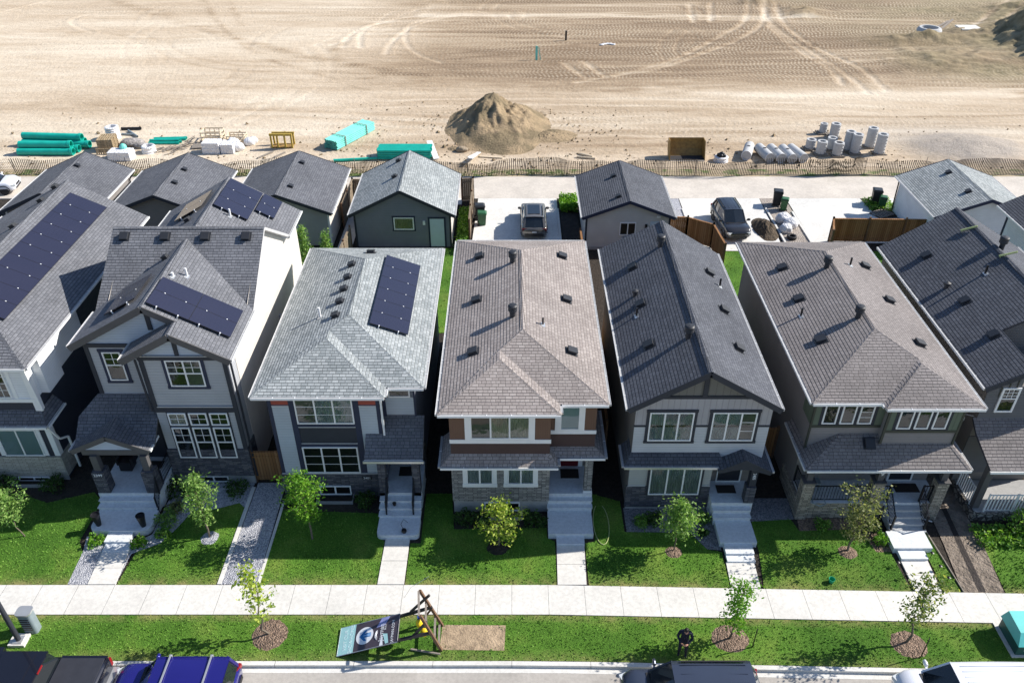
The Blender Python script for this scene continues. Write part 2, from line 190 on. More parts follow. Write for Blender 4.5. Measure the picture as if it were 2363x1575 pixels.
# ---------------------------------------------------------------- mesh helpers
class MB:
    def __init__(s): s.v = []; s.f = []; s.mi = []; s.cur = 0
    def mat(s, i): s.cur = i; return s
    def add(s, vs, fs):
        b = len(s.v); s.v += [tuple(p) for p in vs]; s.f += [tuple(b+i for i in f) for f in fs]; s.mi += [s.cur]*len(fs); return s
    def poly(s, *pts): return s.add(pts, [tuple(range(len(pts)))])
    def box(s, x0, x1, y0, y1, z0, z1):
        x0, x1 = sorted((x0, x1)); y0, y1 = sorted((y0, y1)); z0, z1 = sorted((z0, z1))
        return s.add([(x0,y0,z0),(x1,y0,z0),(x1,y1,z0),(x0,y1,z0),(x0,y0,z1),(x1,y0,z1),(x1,y1,z1),(x0,y1,z1)], [(0,3,2,1),(4,5,6,7),(0,1,5,4),(1,2,6,5),(2,3,7,6),(3,0,4,7)])
    def obox(s, c, sz, rz=0, M=None):
        M = M or Matrix.Rotation(rz, 3, 'Z'); hx, hy, hz = sz[0]/2, sz[1]/2, sz[2]/2; c = Vector(c)
        P = [c + M @ Vector((a*hx, b*hy, d*hz)) for d in (-1, 1) for a, b in ((-1,-1),(1,-1),(1,1),(-1,1))]
        return s.add(P, [(0,3,2,1),(4,5,6,7),(0,1,5,4),(1,2,6,5),(2,3,7,6),(3,0,4,7)])
    def beam(s, p0, p1, w, h, up=(0,0,1)):
        p0, p1 = Vector(p0), Vector(p1); d = (p1-p0); L = d.length; d.normalize(); up = Vector(up)
        if abs(d.dot(up)) > 0.99: up = Vector((0,1,0))
        a = d.cross(up).normalized(); u = a.cross(d).normalized(); M = Matrix((a, d, u)).transposed()
        return s.obox((p0+p1)/2, (w, L, h), M=M)
    def ring(s, c, ax, r, n):
        ax = Vector(ax).normalized(); t = Vector((0,0,1)) if abs(ax.z) < 0.9 else Vector((1,0,0)); a = ax.cross(t).normalized(); b = ax.cross(a)
        return [Vector(c)+r*(math.cos(2*math.pi*i/n)*a+math.sin(2*math.pi*i/n)*b) for i in range(n)]
    def tube(s, pts, rs, n=8, cap=True):
        pts = [Vector(p) for p in pts]; rs = [rs]*len(pts) if isinstance(rs, (int, float)) else rs; V = []; F = []
        for i, p in enumerate(pts):
            d = (pts[min(i+1, len(pts)-1)]-pts[max(i-1, 0)]); V += s.ring(p, d if d.length > 1e-6 else (0,0,1), rs[i], n)
        for i in range(len(pts)-1):
            for j in range(n): k = (j+1) % n; F.append((i*n+j, i*n+k, (i+1)*n+k, (i+1)*n+j))
        if cap: F.append(tuple(range(n))[::-1]); F.append(tuple((len(pts)-1)*n+j for j in range(n)))
        return s.add(V, F)
    def hollow(s, p0, p1, ro, ri, n=14, deep=None):
        p0, p1 = Vector(p0), Vector(p1); d = p1-p0; A = s.ring(p0, d, ro, n); B = s.ring(p1, d, ro, n); C = s.ring(p1, d, ri, n); D = s.ring(p0, d, ri, n); F = []
        for j in range(n):
            k = (j+1) % n; F += [(j, k, n+k, n+j), (n+j, n+k, 2*n+k, 2*n+j), (2*n+j, 2*n+k, 3*n+k, 3*n+j), (3*n+j, 3*n+k, k, j)]
        return s.add(A+B+C+D, F)
    def lathe(s, c, prof, n=16):
        V = []; F = []
        for r, z in prof: V += [(c[0]+r*math.cos(2*math.pi*i/n), c[1]+r*math.sin(2*math.pi*i/n), c[2]+z) for i in range(n)]
        for i in range(len(prof)-1):
            for j in range(n): k = (j+1) % n; F.append((i*n+j, i*n+k, (i+1)*n+k, (i+1)*n+j))
        if prof[-1][0] > 0.001: F.append(tuple((len(prof)-1)*n+j for j in range(n)))
        if prof[0][0] > 0.001: F.append(tuple(range(n))[::-1])
        return s.add(V, F)
    def slab(s, polys, th):
        """closed slab under the given top polygons: top, soffit and the boundary edges"""
        ed = {}
        for p in polys:
            p = [tuple(round(c, 4) for c in q) for q in p]
            s.poly(*p); s.poly(*[(q[0], q[1], q[2]-th) for q in p][::-1])
            for a, b in zip(p, p[1:]+p[:1]): ed[(a, b)] = 1
        for (a, b) in ed:
            if (b, a) not in ed: s.poly((a[0],a[1],a[2]-th), (b[0],b[1],b[2]-th), b, a)
        return s
    def build(s, name, mat, parent=None, smooth=False, subsurf=0, uvkeep=None):
        me = bpy.data.meshes.new(name); org = ORG.get(parent.name, Vector((0,0,0))) if parent is not None else Vector((0,0,0))
        me.from_pydata([(p[0]-org[0], p[1]-org[1], p[2]-org[2]) for p in s.v], [], s.f)
        mats = mat if isinstance(mat, (list, tuple)) else [mat]
        for m in mats: me.materials.append(MT[m] if isinstance(m, str) else m)
        if len(mats) > 1: me.polygons.foreach_set('material_index', s.mi)
        uv = me.uv_layers.new(name='UVMap')
        V = np.array(s.v, dtype=float)
        data = np.zeros((len(me.loops), 2), dtype=np.float32); ln = np.array([len(f) for f in s.f]); st = np.concatenate([[0], np.cumsum(ln)[:-1]])
        for k in set(ln.tolist()):
            ix = np.nonzero(ln == k)[0]; P = V[np.array([s.f[i] for i in ix])]; n = np.cross(P, np.roll(P, -1, 1)).sum(1)
            L = np.linalg.norm(n, axis=1, keepdims=True); n = np.where(L > 1e-12, n/np.maximum(L, 1e-12), [0, 0, 1.]); u = np.stack([-n[:, 1], n[:, 0], 0*n[:, 0]], 1); lu = np.linalg.norm(u, axis=1, keepdims=True)
            fl = lu < 0.02; u = np.where(fl, [1., 0, 0], u/np.maximum(lu, 1e-9)); v = np.where(fl, [0, 1., 0], np.cross(n, u))
            li = st[ix][:, None]+np.arange(k)[None, :]; data[li, 0] = np.einsum('fki,fi->fk', P, u); data[li, 1] = np.einsum('fki,fi->fk', P, v)
        if uvkeep is not None: data = np.array([uvkeep[i] for f in s.f for i in f], dtype=np.float32)
        uv.data.foreach_set('uv', data.ravel())
        if smooth: me.polygons.foreach_set('use_smooth', [True]*len(me.polygons))
        me.update(); o = bpy.data.objects.new(name, me); COL.objects.link(o)
        if parent is not None: o.parent = parent; ORG[o.name] = org
        if subsurf: md = o.modifiers.new('sub', 'SUBSURF'); md.levels = subsurf; md.render_levels = subsurf
        return o
ORG = {}
def tag(o, label=None, cat=None, group=None, kind=None):
    if label: o['label'] = label
    if cat: o['category'] = cat
    if group: o['group'] = group
    if kind: o['kind'] = kind
    return o
def thing(name, label, cat, loc=(0,0,0), group=None):
    o = bpy.data.objects.new(name, None); COL.objects.link(o); o.location = loc; o.empty_display_size = 0.3; ORG[o.name] = Vector(loc); return tag(o, label, cat, group)
def single(name, label, cat, mb, mat, loc, group=None, smooth=False, **k):
    """a thing that is one mesh; its origin goes to its base"""
    o = mb.build(name, mat, None, smooth, **k); loc = Vector(loc); o.data.transform(Matrix.Translation(-loc)); o.location = loc; return tag(o, label, cat, group)
def struct(name, mb, mat, smooth=False, kind='structure', label=None):
    o = mb.build(name, mat, None, smooth); return tag(o, label, None, None, kind)
def copytree(r, loc, rz=0, label=None, scale=None):
    c = r.copy(); COL.objects.link(c); c.location = loc; c.rotation_euler = (0, 0, rz)
    if label: c['label'] = label
    if scale: c.scale = scale
    for ch in r.children:
        d = ch.copy(); COL.objects.link(d); d.parent = c
        for g in ch.children: e = g.copy(); COL.objects.link(e); e.parent = d
    return c
def rot_mb(mb, loc, rz):
    c, s = math.cos(rz), math.sin(rz); mb.v = [(loc[0]+x*c-y*s, loc[1]+x*s+y*c, loc[2]+z) for x, y, z in mb.v]; return mb
# ---------------------------------------------------------------- house helpers
def part(h, name, mat, fn, **k):
    mb = MB(); fn(mb); return mb.build(name, mat, h, **k)
def boxes(h, name, mat, *bs):
    out = [MB().box(*b).build(name, mat, h) for b in bs]
    return out[0]
def window(h, x0, x1, z0, z1, y, cols=(1, 1), rows=(1,), grid=None, fw=0.06, trim=None, tw=0.12, sill=None, head=None, back='dark', color='white', backs=None):
    """window on a wall that faces -y; part window > sub-parts pane, trim, curtain"""
    f = MB(); d = y-0.06
    f.box(x0, x1, d, y-0.002, z0, z0+fw); f.box(x0, x1, d, y-0.002, z1-fw, z1); f.box(x0, x0+fw, d, y-0.002, z0+fw, z1-fw); f.box(x1-fw, x1, d, y-0.002, z0+fw, z1-fw)
    X = [x0+fw]; T = sum(cols)
    for c in cols: X.append(X[-1]+(x1-x0-2*fw)*c/T)
    Z = [z0+fw]; T = sum(rows)
    for r in rows: Z.append(Z[-1]+(z1-z0-2*fw)*r/T)
    for x in X[1:-1]: f.box(x-0.035, x+0.035, d+0.008, y-0.003, z0+fw, z1-fw)
    for z in Z[1:-1]: f.box(x0+fw, x1-fw, d+0.012, y-0.004, z-0.03, z+0.03)
    if grid:
        for (ci, ri, nx, nz) in grid:
            a, b, p, q = X[ci], X[ci+1], Z[ri], Z[ri+1]
            for i in range(1, nx): t = a+(b-a)*i/nx; f.box(t-0.012, t+0.012, d+0.02, d+0.032, p, q)
            for i in range(1, nz): t = p+(q-p)*i/nz; f.box(a, b, d+0.021, d+0.033, t-0.012, t+0.012)
    w = f.build('window', color, h)
    g = MB(); g.poly((x0+fw, y-0.03, z0+fw), (x1-fw, y-0.03, z0+fw), (x1-fw, y-0.03, z1-fw), (x0+fw, y-0.03, z1-fw)); g.build('pane', 'glass', w)
    for i in range(len(cols)):
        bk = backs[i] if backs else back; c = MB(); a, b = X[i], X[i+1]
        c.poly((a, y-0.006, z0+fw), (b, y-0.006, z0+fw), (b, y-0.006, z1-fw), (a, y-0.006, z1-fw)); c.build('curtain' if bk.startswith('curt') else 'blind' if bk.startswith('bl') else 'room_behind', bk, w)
    if trim:
        t = MB(); e = tw; yy = y-0.035
        if head is None: head = e
        if sill is None: sill = e
        if head: t.box(x0-e-0.02, x1+e+0.02, yy-0.012, y-0.001, z1, z1+head)
        if sill: t.box(x0-e-0.02, x1+e+0.02, yy-0.02, y-0.001, z0-sill, z0)
        t.box(x0-e, x0, yy, y-0.001, z0, z1); t.box(x1, x1+e, yy, y-0.001, z0, z1); t.build('trim', trim, w)
    return w
def gutter(h, p0, p1, mat='white', name='gutter'):
    m = MB(); p0, p1 = Vector(p0), Vector(p1); d = (p1-p0).normalized(); a = d.cross(Vector((0,0,1))).normalized()
    m.mat(1).beam(p0+a*0.045, p1+a*0.045, 0.09, 0.085); m.mat(0).beam(p0+a*0.094, p1+a*0.094, 0.012, 0.11); n = int((p1-p0).length/0.9)
    for i in range(1, n): q = p0+(p1-p0)*i/n; m.beam(q-Vector((0,0,-0.05)), q+a*0.1+Vector((0,0,0.05)), 0.03, 0.012)
    return m.build(name, [mat, 'gutin'], h)
def downspout(h, pts, mat='white', w=0.08):
    m = MB()
    for a, b in zip(pts, pts[1:]): m.beam(a, b, w, w*0.8, up=(0,1,0) if abs(Vector(b)[2]-Vector(a)[2]) > 0.5 else (0,0,1))
    return m.build('downspout', mat, h)
def caps(roof, runs, mat, w=0.27):
    for p0, p1 in runs:
        m = MB()
        p0, p1 = Vector(p0), Vector(p1); n = max(1, int((p1-p0).length/0.2)); d = (p1-p0)/n
        side = d.cross(Vector((0,0,1))).normalized()
        for i in range(n):
            a = p0+d*i; b = p0+d*(i+1.12); A = 0.011; up = Vector((0,0,1))
            dz = 0.05
            la = a+side*w/2+up*(A-dz); ra = a-side*w/2+up*(A-dz); lb = b+side*w/2+up*(0.004-dz); rb = b-side*w/2+up*(0.004-dz)
            m.poly(la, a+up*A, b+up*0.006, lb); m.poly(a+up*A, ra, rb, b+up*0.006); m.poly(la, ra, a+up*A)
        m.build('ridge_cap', mat, roof)
def roof(h, polys, mat, th=0.14, name='roof', under='ltrim'):
    """polys: list of upward polygons; the soffit and edges take the second material"""
    m = MB(); ed = {}
    for p in polys:
        p = [tuple(round(c, 4) for c in q) for q in p]; m.mat(0).poly(*p); m.mat(1).poly(*[(q[0], q[1], q[2]-th) for q in p][::-1])
        for a, b in zip(p, p[1:]+p[:1]): ed[(a, b)] = 1
    for (a, b) in ed:
        if (b, a) not in ed: m.poly((a[0],a[1],a[2]-th), (b[0],b[1],b[2]-th), b, a)
    return m.build(name, [mat, under], h)
def fascia(h, runs, mat, w=0.04, d=0.2):
    for p0, p1 in runs: MB().beam((p0[0], p0[1], p0[2]-d/2+0.015), (p1[0], p1[1], p1[2]-d/2+0.015), w, d).build('rake_board', mat, h)
def slopef(p0, nx, ny=0):
    return lambda x, y: p0[2]-(nx*(x-p0[0])+ny*(y-p0[1]))
def box_vent(r, x, y, zf, gx, gy=0, mat='vent', s=0.4):
    """low square vent lying on the slope, its hood opening downslope"""
    n = Vector((gx, gy, 1)).normalized(); dn = (n*0+Vector((gx, gy, 0))); dn = Vector((gx, gy, -(gx*gx+gy*gy))).normalized(); sd = n.cross(dn).normalized()
    M = Matrix((dn, sd, n)).transposed(); c = Vector((x, y, zf(x, y))); m = MB()
    m.obox(c+n*0.012, (s*1.35, s*1.35, 0.024), M=M); m.obox(c+n*0.08, (s, s*0.92, 0.13), M=M); m.obox(c+n*0.155+dn*0.02, (s*1.12, s*1.05, 0.022), M=M)
    return m.build('roof_vent', mat, r)
def round_vent(r, x, y, zf, mat='vent', hgt=0.72, rad=0.2):
    z = zf(x, y); m = MB(); m.lathe((x, y, z-0.12), [(rad*0.62, 0), (rad*0.62, hgt*0.55), (rad*1.0, hgt*0.6), (rad*1.08, hgt*0.66), (rad*1.0, hgt*0.72), (rad*1.08, hgt*0.78), (rad*1.0, hgt*0.84), (rad*1.1, hgt*0.9), (rad*1.1, hgt*0.98), (rad*0.8, hgt*1.05), (0.01, hgt*1.08)], 18)
    return m.build('turbine_vent', mat, r, smooth=False)
def pipe_vent(r, x, y, zf, gx, mat='black', hgt=0.42, rad=0.05, flash='steel'):
    z = zf(x, y); m = MB(); m.mat(0).tube([(x, y, z-0.05), (x, y, z+hgt)], rad, 10)
    n = Vector((gx, 0, 1)).normalized(); M = Matrix((Vector((1, 0, -gx)).normalized(), Vector((0, 1, 0)), n)).transposed(); m.mat(1).obox(Vector((x, y-0.05, z))+n*0.008, (0.2, 0.32, 0.016), M=M); return m.build('vent_pipe', [mat, flash], r)
def solar_array(h, o, gx, nu, nv, pw=1.0, pl=1.78, lift=0.12, clamps=True):
    """o: the lower front corner (towards -y, downslope); nv panels along y, nu up the slope. gx = slope normal x"""
    n = Vector((gx, 0, 1)).normalized(); up = Vector((-1 if gx > 0 else 1, 0, abs(gx))).normalized(); yv = Vector((0, 1, 0)); M = Matrix((up, yv, n)).transposed(); o = Vector(o)+n*lift
    for i in range(nu):
        for j in range(nv):
            c = o+up*(pl*(i+0.5))+yv*(pw*(j+0.5)); m = MB(); m.mat(1).obox(c, (pl-0.008, pw-0.008, 0.035), M=M)
            a = c+n*0.02; hx, hy = pl/2-0.014, pw/2-0.014; m.mat(0).poly(a-up*hx-yv*hy, a+up*hx-yv*hy, a+up*hx+yv*hy, a-up*hx+yv*hy) if gx < 0 else m.mat(0).poly(a-up*hx-yv*hy, a-up*hx+yv*hy, a+up*hx+yv*hy, a+up*hx-yv*hy)
            p = m.build('solar_panel', ['solar', 'panelf'], h)
            if clamps:
                k = MB()
                for t in (0.25, 0.75):
                    k.obox(o+up*(pl*(i+t))+yv*(pw*j)+n*0.026, (0.05, 0.04, 0.02), M=M)
                    if j == 0: k.beam(o+up*(pl*(i+t))-yv*0.02-n*lift, o+up*(pl*(i+t))-yv*0.02+n*0.02, 0.05, 0.04)
                k.build('clamp', 'white', p)
def post(h, x, y, z0, z1, w, stone_to=None, stmat='st_navy', mat='gtrim', sw=0.42):
    m = MB()
    if stone_to: boxes(h, 'stone_base', stmat, (x-sw/2, x+sw/2, y-sw/2, y+sw/2, z0, stone_to)); boxes(h, 'post_cap', 'gtrim', (x-sw/2-0.03, x+sw/2+0.03, y-sw/2-0.03, y+sw/2+0.03, stone_to, stone_to+0.05)); z0 = stone_to+0.05
    if z1 > z0+0.05: m.box(x-w/2, x+w/2, y-w/2, y+w/2, z0, z1); m.build('porch_post', mat, h)
def railing(h, p0, p1, z0=0.0, hgt=0.9, mat='black', sp=0.12, b=0.018, name='railing'):
    p0, p1 = Vector(p0), Vector(p1); m = MB(); up = Vector((0,0,1)); L = (p1-p0).length; n = max(2, int(L/sp))
    m.beam(p0+up*(hgt), p1+up*(hgt), 0.045, 0.035); m.beam(p0+up*0.08, p1+up*0.08, 0.03, 0.03)
    for e in (p0, p1): m.box(e.x-0.03, e.x+0.03, e.y-0.03, e.y+0.03, e.z-0.02, e.z+hgt+0.05)
    for i in range(1, n): q = p0+(p1-p0)*i/n; m.box(q.x-b/2, q.x+b/2, q.y-b/2, q.y+b/2, q.z+0.08, q.z+hgt)
    return m.build(name, mat, h)
def text(h, body, loc, size, rot, mat, ext=0.008, align='CENTER', name='lettering', squash=1.0):
    c = bpy.data.curves.new(name, 'FONT'); c.body = body; c.size = size; c.extrude = ext; c.align_x = align; c.align_y = 'CENTER'
    o = bpy.data.objects.new(name, c); COL.objects.link(o); bpy.context.view_layer.update()
    dg = bpy.context.evaluated_depsgraph_get(); me = bpy.data.meshes.new_from_object(o.evaluated_get(dg)); bpy.data.objects.remove(o)
    me.name = name; me.materials.clear(); me.materials.append(MT[mat]); M = Matrix.Translation(Vector(loc)-ORG.get(h.name, Vector((0,0,0)))) @ rot.to_4x4() @ Matrix.Diagonal((squash, 1, 1, 1)); me.transform(M)
    q = bpy.data.objects.new(name, me); COL.objects.link(q); q.parent = h; return q
RF = Matrix.Rotation(R(90), 3, 'X')      # lettering that faces -y
def steps(h, x0, x1, y_back, z_top, n, run=0.3, rise=0.17, mat='step', z0=0.18, nose=0.03, name='concrete_steps'):
    m = MB()
    for i in range(n):
        zt = z_top-rise*(i+1); ya = y_back-run*(i+1); m.box(x0, x1, ya, y_back-run*i+0.002, z0, zt-0.05); m.box(x0-nose, x1+nose, ya-nose, y_back-run*i+0.002*0, zt-0.05, zt)
    return m.build(name, mat, h)
def bevel_slab(m, x0, x1, y0, y1, z0, z1, r=0.2, corners=(1, 1, 0, 0)):
    """slab with rounded front corners"""
    P = []
    for (cx, cy, a0, on) in ((x0, y0, 180, corners[0]), (x1, y0, 270, corners[1]), (x1, y1, 0, corners[2]), (x0, y1, 90, corners[3])):
        if not on: P.append((cx, cy)); continue
        ox = cx+r if cx == x0 else cx-r; oy = cy+r if cy == y0 else cy-r
        for i in range(6): a = R(a0+90*i/5); P.append((ox+r*math.cos(a), oy+r*math.sin(a)))
    n = len(P); m.add([(x, y, z1) for x, y in P]+[(x, y, z0) for x, y in P], [tuple(range(n))]+[(i, n+i, n+(i+1) % n, (i+1) % n) for i in range(n)])
# ---------------------------------------------------------------- the setting
def bend(x): return -0.0225*max(0.0, x-1.5) if x < 26 else -0.55
def strip(m, x0, x1, a, b, z, step=1.0, side=None):
    n = max(1, int((x1-x0)/step))
    for i in range(n):
        u, v = x0+(x1-x0)*i/n, x0+(x1-x0)*(i+1)/n; m.poly((u, a+bend(u), z), (v, a+bend(v), z), (v, b+bend(v), z), (u, b+bend(u), z))
        if side is not None: m.poly((u, a+bend(u), side), (v, a+bend(v), side), (v, a+bend(v), z), (u, a+bend(u), z))
    return m
m = MB(); m.box(-900, 900, -400, 1400, -0.5, -0.05); struct('ground', m, plain('far_dirt', (0.46, 0.38, 0.27), 0.95, var=0.1))
m = MB(); strip(m, -60, 60, 4, 18.31, 0.0, 2); struct('road', m, 'road')
m = MB(); strip(m, -60, 60, 18.31, 18.54, 0.006, 2)
n0 = -60
while n0 < 60: strip(m, n0, n0+2.985, 18.54, 18.72, 0.15, 3, side=0.0); n0 += 3
struct('kerb', m, 'curb')
m = MB()
x = -60.0
while x < 60: strip(m, x, x+1.488, 20.8, 22.25, 0.176, 1.5, side=0.12); x += 1.5
struct('sidewalk', m, 'conc'); m = MB(); strip(m, -60, 60, 20.79, 22.26, 0.168, 3); struct('sidewalk_joint_bed', m, 'hole')
m = MB(); m.box(-60, 60, 22.2, 59.4, 0.0, 0.13); struct('yard_soil', m, 'soil')
m = MB(); strip(m, -60, 60, 18.7, 22.3, 0.11, 3); struct('boulevard_soil', m, 'mud')
gm = NT('grass_sheet'); gp = gm.ramp(gm.noise(0.55, 5), [(0.32, (0.066, 0.165, 0.018)), (0.52, (0.095, 0.215, 0.026)), (0.70, (0.165, 0.26, 0.045))]); gp = gm.mix(1.0, gp, gm.ramp(gm.noise(0.17, 3), [(0.35, (0.78, 0.82, 0.8)), (0.65, (1.2, 1.12, 1.1))]), 'MULTIPLY'); gf = gm.ramp(gm.noise(22, 4, rough=0.7), [(0.33, (0.5,)*3), (0.66, (1.35,)*3)]); 
def dryf(t):
    y = t.new('ShaderNodeSeparateXYZ'); t.l(t.obj(), y.inputs[0]); f = t.math('DIVIDE', t.math('SUBTRACT', t.math('ADD', y.outputs[1], t.math('MULTIPLY', t.math('MAXIMUM', t.math('SUBTRACT', y.outputs[0], 1.5), 0.0), 0.0225)), 18.5), 5.0)
    r_ = t.ramp(f, [(0.0, (1, 1, 1)), (0.10, (.35,)*3), (0.16, (0, 0, 0)), (0.38, (0, 0, 0)), (0.45, (1, 1, 1)), (0.76, (1, 1, 1)), (0.83, (.25,)*3), (0.90, (0, 0, 0))]); return t.math('MULTIPLY', r_, t.ramp(t.noise(1.6, 5, rough=0.7), [(0.35, (0, 0, 0)), (0.65, (.85,)*3)]))
gm.base(gm.mix(dryf(gm), gm.mix(1.0, gp, gf, 'MULTIPLY'), (0.30, 0.26, 0.11))); gm.bump(gm.noise(26, 4), 0.06); gm.set(0.9, 0, 0.2); MT['grass'] = gm.m
bl = NT('grass_blades'); gq = bl.new('ShaderNodeNewGeometry'); bc = bl.ramp(gq.outputs['Random Per Island'], [(0, (0.06, 0.16, 0.012)), (0.5, (0.112, 0.25, 0.032)), (1, (0.21, 0.36, 0.07))]); bc = bl.mix(1.0, bc, bl.ramp(bl.noise(0.55, 5), [(0.32, (0.8, 0.88, 0.78)), (0.5, (1, 1, 1)), (0.70, (1.35, 1.12, 1.2))]), 'MULTIPLY'); bl.base(bl.mix(dryf(bl), bc, (0.34, 0.30, 0.12))); bl.set(0.7, 0, 0.2); MT['blades'] = bl.m
def inpoly(P, x, y):
    c = np.zeros(len(x), bool); n = len(P)
    for i in range(n):
        (xa, ya), (xb, yb) = P[i], P[(i+1) % n]; k = (ya > y) != (yb > y)
        with np.errstate(divide='ignore', invalid='ignore'): t = (xb-xa)*(y-ya)/(yb-ya)+xa
        c ^= k & (x < t)
    return c
def lawn(label, P, z=0.16, dens=150, holes=(), hgt=0.06):
    xs = [p[0] for p in P]; ys = [p[1] for p in P]; A = (max(xs)-min(xs))*(max(ys)-min(ys)); N = int(A*dens)
    x = rng.uniform(min(xs), max(xs), N); y = rng.uniform(min(ys), max(ys), N); k = inpoly(P, x, y)
    for (cx, cy, rx, ry) in holes: k &= ((x-cx)/rx)**2+((y-cy)/ry)**2 > 1
    x, y = x[k], y[k]; N = len(x); m = MB(); m.add([(p[0], p[1], z) for p in P], [tuple(range(len(P)))])
    a = rng.uniform(0, 6.28, N); h = rng.uniform(0.5, 1.3, N)*hgt; w = rng.uniform(0.012, 0.03, N); la = rng.uniform(0, 6.28, N); le = rng.uniform(0.0, 0.06, N)
    V = np.empty((N, 3, 3)); V[:, 0] = np.stack([x-np.cos(a)*w, y-np.sin(a)*w, np.full(N, z)], 1); V[:, 1] = np.stack([x+np.cos(a)*w, y+np.sin(a)*w, np.full(N, z)], 1); V[:, 2] = np.stack([x+np.cos(la)*le, y+np.sin(la)*le, z+h], 1)
    b = len(m.v); m.v += V.reshape(-1, 3).tolist(); m.f += [(b+3*i, b+3*i+1, b+3*i+2) for i in range(N)]; m.mi = [0]+[1]*N
    return tag(m.build('lawn', ['grass', 'blades']), label, None, None, 'stuff')
def patch(name, mat, P, z=0.172, kind='structure', label=None):
    m = MB(); m.add([(p[0], p[1], z) for p in P], [tuple(range(len(P)))]); return struct(name, m, mat, kind=kind, label=label)
def blob(cx, cy, rx, ry, n=28, j=0.06): return [(cx+rx*math.cos(6.283*i/n)*(1+random.uniform(-j, j)), cy+ry*math.sin(6.283*i/n)*(1+random.uniform(-j, j))) for i in range(n)]
def fb(x0, x1, y, k=1.0):
    n = max(1, int((x1-x0)/k)); return [(x0+(x1-x0)*i/n, y+bend(x0+(x1-x0)*i/n)) for i in range(n+1)]
lawn('boulevard grass strip between the kerb and the sidewalk', fb(-45, 45, 18.73)+fb(-45, 45, 20.78)[::-1], 0.152, 130, holes=[(-9.5, 19.88, 0.68, 0.68), (8.5, 19.7, 0.7, 0.62), (15.4, 19.45, 0.68, 0.6), (-1.5, 19.75, 1.3, 0.6)])
lawn('front lawn of the house at the left edge', [(-40, 22.27), (-18.5, 22.27), (-18.6, 24.0), (-19.0, 24.6), (-19.0, 27.0), (-19.6, 27.6), (-21.5, 26.9), (-22.5, 27.3), (-24.5, 26.2), (-40, 26.5)])
lawn('front lawn of the double-gabled house', [(-16.45, 22.27), (-12.27, 22.27), (-12.27, 26.6), (-12.6, 26.9), (-13.6, 26.5), (-14.6, 26.4), (-15.0, 25.3), (-15.4, 24.5), (-16.3, 24.0)], holes=[(-13.34, 24.8, 0.4, 0.4)])
lawn('front lawn of the grey-green roofed house', [(-10.5, 22.27), (-5.6, 22.27), (-5.6, 24.6), (-6.0, 24.9), (-6.0, 26.3), (-10.5, 26.5)])
lawn('front lawn of the brown-roofed house', [(-4.45, 22.27), (1.88, 22.25), (1.88, 24.6), (1.55, 24.8), (1.55, 25.5), (-2.6, 25.3), (-2.8, 27.5), (-4.0, 27.5), (-4.0, 24.5), (-4.45, 24.5)], holes=[(-0.6, 24.3, 0.5, 0.4)])
lawn('front lawn of the charcoal gabled house', [(3.2, 22.23)]+fb(4, 9.05, 22.25)+[(9.1, 24.0), (8.5, 24.15), (7.9, 25.1), (5.0, 25.15), (5.0, 27), (3.7, 27.5), (3.65, 24.6), (3.2, 24.5)], holes=[(7.0, 24.0, 0.38, 0.33)])
lawn('front lawn of the taupe house', fb(10.45, 16.5, 22.25)+[(16.4, 24.0), (15.8, 24.0), (15.6, 24.8), (15.2, 25.3), (12.8, 25.2), (12.6, 25.9), (10.8, 25.8), (10.7, 24.0)], holes=[(14.55, 24.0, 0.42, 0.38)])
lawn('narrow grass strip between the walk and the dirt path', fb(17.85, 18.55, 22.25)+[(18.4, 25.0), (18.3, 26.0), (17.95, 25.0)])
lawn('front lawn of the house at the right edge', fb(20.35, 40, 22.25)+[(40, 25), (22.5, 25.0), (21.2, 24.8), (20.6, 24.3)], hgt=0.1)
for i, (P) in enumerate(([(3.75, 40), (5.0, 40), (5.0, 51), (3.75, 51)], [(11.5, 40), (19.5, 41), (21.3, 52.2), (11.5, 51)], [(-11, 40), (-2.6, 41), (-2.6, 51.4), (-11, 51.2)], [(-3.9, 51.4), (-3.1, 51.4), (-3.1, 57), (-3.9, 57)], [(21, 41), (29, 41), (29, 50), (21, 52)], [(-20, 42), (-12, 42), (-12, 51.5), (-20, 51.5)])):
    lawn(('back garden grass behind the ' + ['brown-roofed house', 'taupe house', 'grey-green roofed house', 'charcoal-walled garage, beside its fence', 'dark gabled house', 'double-gabled house'][i]), P, 0.16, 14, hgt=0.12)
# walks, beds, aprons
def walk(x0, x1, xa, xb, y0, y1):
    m = MB(); n = 2
    for i in range(n):
        t0, t1 = i/n, (i+1)/n-0.008; L = lambda t: (x0+(xa-x0)*t, y0+(y1-y0)*t); Q = lambda t: (x1+(xb-x1)*t, y0+(y1-y0)*t)
        m.slab([[(*L(t0), 0.2), (*Q(t0), 0.2), (*Q(t1), 0.2), (*L(t1), 0.2)]], 0.1)
    struct('front_walk', m, 'conc')
walk(-17.66, -16.5, -17.75, -16.6, 22.27, 23.98); walk(-5.6, -4.5, -5.56, -4.5, 22.27, 24.75); walk(1.9, 3.1, 1.95, 3.16, 22.25, 24.4); walk(9.08, 10.3, 9.15, 10.35, 22.08, 23.45); walk(16.65, 17.72, 16.65, 17.8, 21.92, 23.55)
patch('gravel_bed', 'rock', [(-18.5, 22.27), (-17.66, 22.27), (-17.7, 24.4), (-18.8, 24.9), (-18.6, 24.0)]); patch('gravel_bed', 'rock', [(-16.5, 22.35), (-16.45, 23.9), (-15.4, 24.5), (-15.0, 25.3), (-14.6, 26.4), (-13.6, 26.5), (-12.6, 26.9), (-12.27, 26.6), (-12.2, 28.2), (-15.9, 28.2), (-15.95, 25), (-16.6, 24.5)], 0.17)
